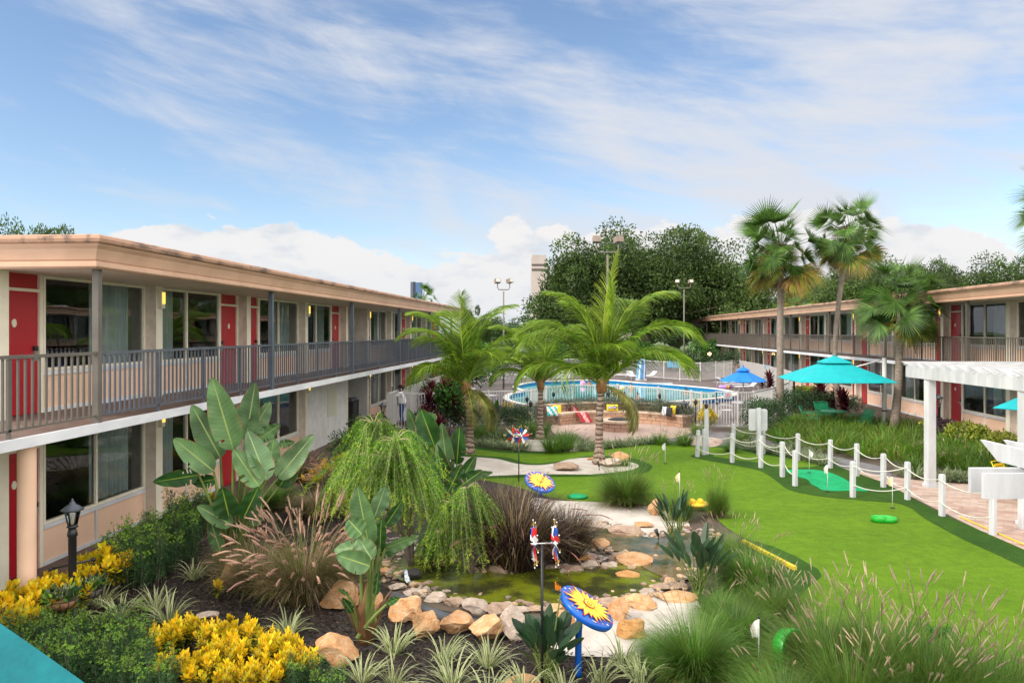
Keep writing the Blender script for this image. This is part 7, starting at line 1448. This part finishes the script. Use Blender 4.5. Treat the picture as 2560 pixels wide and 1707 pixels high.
# ============================================================ SUN DISCS AND SPINNERS
def sundisc(label, c, base, R, nrm, flowerR=.90):
    t = thing('sun_sculpture', label, 'garden ornament', base, 0, 'painted sun discs on blue poles'); nrm = nrm.normalized(); q = nrm.to_track_quat('Z', 'Y'); c = c-base
    d = thing('disc', None, None, c); d.parent = t; bpy.data.objects.remove(d)
    dm = MB().lathe([(0, -.07), (R*.8, -.07), (R*.97, -.05), (R, -.02), (R, .0), (R*.975, .018), (R*.93, .022), (0, .03)], 64, 'sun_blue').build('disc', t, c); dm.rotation_euler = q.to_euler()
    b = MB(); z = .034; n = 22; rnd = random.Random(4)
    for layer, (m, sc, dz) in enumerate((('sun_red', 1.10, 0), ('sun_yellow', 1.0, .0025))):
        rnd = random.Random(4)
        for i in range(n):
            a = 2*pi*i/n+rnd.uniform(-.06, .06); L = R*flowerR*rnd.uniform(.82, 1.04)*sc; w = .17*sc; r0 = R*.2
            P2 = [(r0, -w*.7), (L*.62, -w*.95/ (1)), (L, 0), (L*.62, w*.95), (r0, w*.7)]
            b.face([Vector((cos(a+ww*(1 if k != 2 else 1))*r, sin(a+ww)*r, z+dz+.0006*i)) for k, (r, ww) in enumerate(P2)], m)
    for i in range(n): a = 2*pi*(i+.2)/n; b.face([Vector((cos(a+w)*r, sin(a+w)*r, z+.018)) for r, w in ((R*.24, -.015), (R*.58, 0), (R*.24, .03))], 'sun_orange')
    b.build('painted_sunflower', dm); b = MB()
    for r, m, dz in ((.235, 'sun_red', .020), (.20, 'sun_yellow', .022), (.115, 'sun_red', .024), (.085, 'sun_yellow', .026), (.04, 'sun_orange', .028)): b.face([Vector((cos(a)*R*r, sin(a)*R*r*.9, z+dz)) for a in [2*pi*i/28 for i in range(28)]], m)
    b.build('painted_center', dm); b = MB()
    for i in range(34): a = 2*pi*i/34+.07*sin(i*5); r = R*(.86+.05*sin(i*3.3)); s = R*(.016+.010*(i % 3)); b.face([Vector((cos(a)*r+cos(u)*s, sin(a)*r+sin(u)*s*1.5, z-.008)) for u in [2*pi*k/8 for k in range(8)]], ('sun_white', 'sun_red', 'sun_orange', 'sun_white')[i % 4])
    b.build('painted_dots', dm)
    top = c-nrm*.06; MB().tube(smooth_open([Vector((0, 0, 0)), Vector((0, 0, top.z*.55)), Vector((top.x*.25, top.y*.25, top.z*.9)), top], 6), .040 if R > .3 else .04, 14, 'sun_blue').build('pole', t)
base = G(1446, 1692); sundisc('near painted sunflower disc on a bent blue pole in the front bed', P(1467, 1517, 9.05), base, .355, CR*.52+CF*-.14+Vector((0, 0, .84)))
base = G(1352, 1240); sundisc('farther painted sunflower disc behind the dark purple grass', P(1350, 1204, 18.4), base, .37, CR*.25+CF*-.42+Vector((0, 0, .86)))
def star(b, c, n, r, m):
    x = n.cross(Vector((0, 0, 1))).normalized() if abs(n.z) < .9 else Vector((1, 0, 0)); y = n.cross(x); b.face([c+x*cos(a)*rr+y*sin(a)*rr for a, rr in [(pi/2+pi*i/5, r if i % 2 == 0 else r*.42) for i in range(10)]], m)
def spinner(label, base, H, wheels, R, yaw):
    t = thing('wind_spinner', label, 'wind spinner', base, yaw, 'red white and blue wind spinners'); MB().tube([(0, 0, 0), (0, 0, H)], .016 if R < .4 else .018, 10, 'black').build('pole', t); MB().tube([(-wheels[0][3], 0, H), (wheels[0][3], 0, H)], .010, 8, 'steel').build('axle', t)
    for (ox, oy, oz, ax_, ang) in wheels:
        w = MB(); n = 9; nrm = Vector((1, 0, 0)) if ang else Vector((0, 1, 0)); e1 = Vector((0, 1, 0)) if ang else Vector((1, 0, 0)); e2 = Vector((0, 0, 1))
        for i in range(n):
            a = 2*pi*i/n+ox*3; dv = e1*cos(a)+e2*sin(a); sd_ = -e1*sin(a)+e2*cos(a); m = ('spin_red', 'spin_white', 'spin_blue')[i % 3]; tw = nrm*.12
            q = [dv*R*.10, dv*R*.34-sd_*R*.10-tw*.3*R/.3, dv*R*.70-sd_*R*.13-tw*R*.7, dv*R*.74+sd_*R*.08+tw*R*.5, dv*R*.40+sd_*R*.10+tw*R*.3]; w.face(q, m)
            w.tube([dv*R*.5, dv*R*1.0], .003, 4, 'spin_gold', cap=False); star(w, dv*R*.84+nrm*.01, (nrm+sd_*.4).normalized(), R*.09, 'spin_gold'); w.lathe([(0, -R*.035), (R*.04, 0), (0, R*.035)], 7, 'crystal', dv*R*1.0)
            if i % 2: star(w, (dv*.92+sd_*.25)*R, (nrm-sd_*.5).normalized(), R*.07, 'spin_gold')
        w.lathe([(0, -.03), (.03, 0), (0, .03)], 10, 'crystal'); w.build('wheel', t, (ox, oy, oz))
g = G(1297, 1204); spinner('far wind spinner with two overlapping wheels seen from the front before the sand bunker', g, S(1204-1092, D(1204)), [(-.13, .10, S(1204-1090, D(1204)), .12, 0), (.07, -.10, S(1204-1088, D(1204)), .12, 0)], .28, TH)
g = G(1355, 1716); g2 = P(1357, 1358, D(1716)); spinner('near wind spinner seen edge-on, on a tall black pole in the front bed', g, g2.z, [(-.085, 0, g2.z, .125, 1), (.155, 0, g2.z, .125, 1)], .265, TH+.12)
# ============================================================ PEOPLE
def skin(name, pts, edges, m, parent, sub=2, root=0):
    me = bpy.data.meshes.new(name); me.from_pydata([p[:3] for p in pts], edges, []); o = bpy.data.objects.new(name, me); COL.objects.link(o); o.parent = parent
    md = o.modifiers.new('skin', 'SKIN'); md.use_smooth_shade = True; sv = me.skin_vertices[0].data if me.skin_vertices else None
    if sv is None:
        bpy.context.view_layer.objects.active = o; bpy.ops.mesh.customdata_skin_add(); sv = me.skin_vertices[0].data
    for i, p in enumerate(pts): r = p[3]; sv[i].radius = r if isinstance(r, tuple) else (r, r); sv[i].use_root = (i == root)
    s = o.modifiers.new('sub', 'SUBSURF'); s.levels = sub; s.render_levels = sub; bpy.context.view_layer.update()
    me2 = bpy.data.meshes.new_from_object(o.evaluated_get(bpy.context.evaluated_depsgraph_get())); o.modifiers.clear(); o.data = me2; me2.materials.clear(); me2.materials.append(MATS[m]); return o
g = P(1006, 828, 33.4); g.z = 0; t = thing('person', 'person in loose white T-shirt and blue trousers behind the white fence', 'person', g, TH+radians(90))
# local +y faces forward (to the left in the photo)
body = [(0, 0, .93, .10), (0, .02, 1.12, .10), (0, .06, 1.32, .12), (0, .08, 1.42, .06), (0, .10, 1.48, .045), (0, .13, 1.56, .085), (0, .12, 1.62, .07),
 (-.17, .07, 1.36, .05), (-.22, .24, 1.20, .038), (-.16, .44, 1.30, .028), (.17, .07, 1.36, .05), (.20, .26, 1.22, .038), (.14, .46, 1.33, .028),
 (-.09, 0, .86, .08), (-.10, .03, .48, .05), (-.10, -.03, .08, .035), (-.10, .10, .03, .03), (.09, 0, .86, .08), (.10, .06, .48, .05), (.11, .02, .08, .035), (.11, .15, .03, .03),
 (-.15, .50, 1.32, (.03, .014)), (.13, .52, 1.35, (.03, .014))]
ed = [(0, 1), (1, 2), (2, 3), (3, 4), (4, 5), (5, 6), (2, 7), (7, 8), (8, 9), (9, 21), (2, 10), (10, 11), (11, 12), (12, 22), (0, 13), (13, 14), (14, 15), (15, 16), (0, 17), (17, 18), (18, 19), (19, 20)]
# fingers and thumb on each hand
for hnd, s in ((21, -1), (22, 1)):
    hx, hy, hz, _ = body[hnd]
    for k in range(4): body.append((hx+(k-1.5)*.017, hy+.045, hz-.005, .008)); body.append((hx+(k-1.5)*.018, hy+.06-.004*abs(k-1.5), hz-.035, .007)); ed += [(hnd, len(body)-2), (len(body)-2, len(body)-1)]
    body.append((hx-s*.035, hy+.02, hz-.02, .009)); ed.append((hnd, len(body)-1))
skin('body', body, ed, 'skin_dark', t)
sh_ = [(0, .0, .84, .165), (0, .01, 1.05, .15), (0, .06, 1.30, .15), (0, .08, 1.40, .08), (-.18, .08, 1.35, .085), (-.23, .20, 1.22, .085), (.18, .08, 1.35, .085), (.22, .22, 1.23, .085)]; skin('shirt', sh_, [(0, 1), (1, 2), (2, 3), (2, 4), (4, 5), (2, 6), (6, 7)], 'white_cloth', t).scale = (1.1, 1.3, 1)
tr_ = [(0, 0, .92, .12), (-.10, 0, .82, .105), (-.11, .03, .48, .075), (-.11, -.02, .10, .06), (.10, 0, .82, .105), (.11, .06, .48, .075), (.12, .02, .10, .06)]; skin('trousers', tr_, [(0, 1), (1, 2), (2, 3), (0, 4), (4, 5), (5, 6)], 'jeans', t).scale = (1, 1.2, 1)
me = RM[0].copy(); me.materials.append(MATS['hair']); child('hair', me, t, (0, .09, 1.55), None, (.20, .21, .17)); me = RM[2].copy(); me.materials.append(MATS['hair']); child('hair', me, t, (0, -.04, 1.46), None, (.14, .12, .20))
child('nose', shared(MB().tube([(0, 0, 0), (0, .025, -.015)], [.012, .012], 6, 'skin_dark'), 'nose'), t, (0, .205, 1.565))
for k in (-1, 1): child('eye', shared(MB().lathe([(0, -.01), (.01, 0), (0, .01)], 6, 'black'), 'eye'), t, (.032*k, .198, 1.585))
g = P(992, 828, 33.6); g.z = 0; t = thing('cleaning_cart', 'grey and white cleaning cart in front of the person behind the fence', 'cart', g, TH); MB().box(-.38, .38, -.25, .25, .15, .88, 'grey_cloth').build('bin', t); MB().box(-.40, .40, -.27, .27, .88, .94, 'rail_brown').build('rim', t); MB().box(-.1, .36, -.29, -.272, .2, .8, 'white_cloth').build('side_panel', t); MB().tube([(-.2, 0, .9), (-.2, 0, 1.62)], .018, 8, 'black').build('broom_handle', t)
for sx in (-.3, .3):
    for sy in (-.2, .2): o = MB().lathe([(.07, -.02), (.07, .02)], 12, 'black').build('wheel', t, (sx, sy, .07)); o.rotation_euler = (pi/2, 0, 0)
def swimmer(px, d, sk, label, up=.22, arms=False, yaw=0.):
    g = P(px, 828, d); g.z = .08; t = thing('person', label, 'person', g, TH+yaw, 'people in the pool'); u = up
    p = [(0, 0, -.5, .12), (0, 0, -.1+u*.2, .13), (0, 0, u-.02, .11), (0, 0, u+.05, .05), (0, .0, u+.13, .075), (0, .0, u+.22, .085), (0, 0, u+.27, .07), (-.17, 0, u-.03, .055), (-.25, .08, u-.2, .04), (.17, 0, u-.03, .055), (.25, .08, u-.2, .04)]
    e = [(0, 1), (1, 2), (2, 3), (3, 4), (4, 5), (5, 6), (2, 7), (7, 8), (2, 9), (9, 10)]; skin('body', p, e, sk, t); me = RM[0].copy(); me.materials.append(MATS['hair']); child('hair', me, t, (0, .02, u+.18), None, (.20, .21, .17))
swimmer(1473, 55.5, 'skin_mid', 'person with dark hair in the pool beside the pink ball, bare shoulders showing', .22); swimmer(1549, 52.5, 'skin_mid', 'person with dark hair in the pool just left of the yellow ball', .02); swimmer(1578, 51.5, 'skin_light', 'person with brown hair standing in the pool right of the yellow ball', .2); swimmer(1595, 45, 'skin_mid', 'dark-haired person low in the water behind the near fence', .08); swimmer(1716, 49, 'skin_mid', 'person alone in the right half of the pool, only the head showing', .02); swimmer(1561, 46, 'skin_light', 'person low in the water behind the fence below the yellow ball', .05)
# yellow chair under the pergola
chair('yellow metal chair half hidden by the white beam ends', at(2545, 18.2), TH+.6, 'yellow_metal', 'yellow_metal', None)
# flowers
b = MB(); random.seed(5); g0 = G(1128, 1062)
for (x, y, d) in ((1105, 920, 33), (1149, 994, 31.5), (1182, 935, 33), (1165, 962, 32), (1118, 945, 32.5)):
    c = P(x, y, d)-g0
    for k in range(9): quadleaf(b, c+rv()*.03, rv(), rv(), .09, .07, 'flower_red', 3)
b.build('flowers', None, g0); tag(bpy.data.objects['flowers'], 'loose red hibiscus blooms over the glossy green shrub', 'flowers')
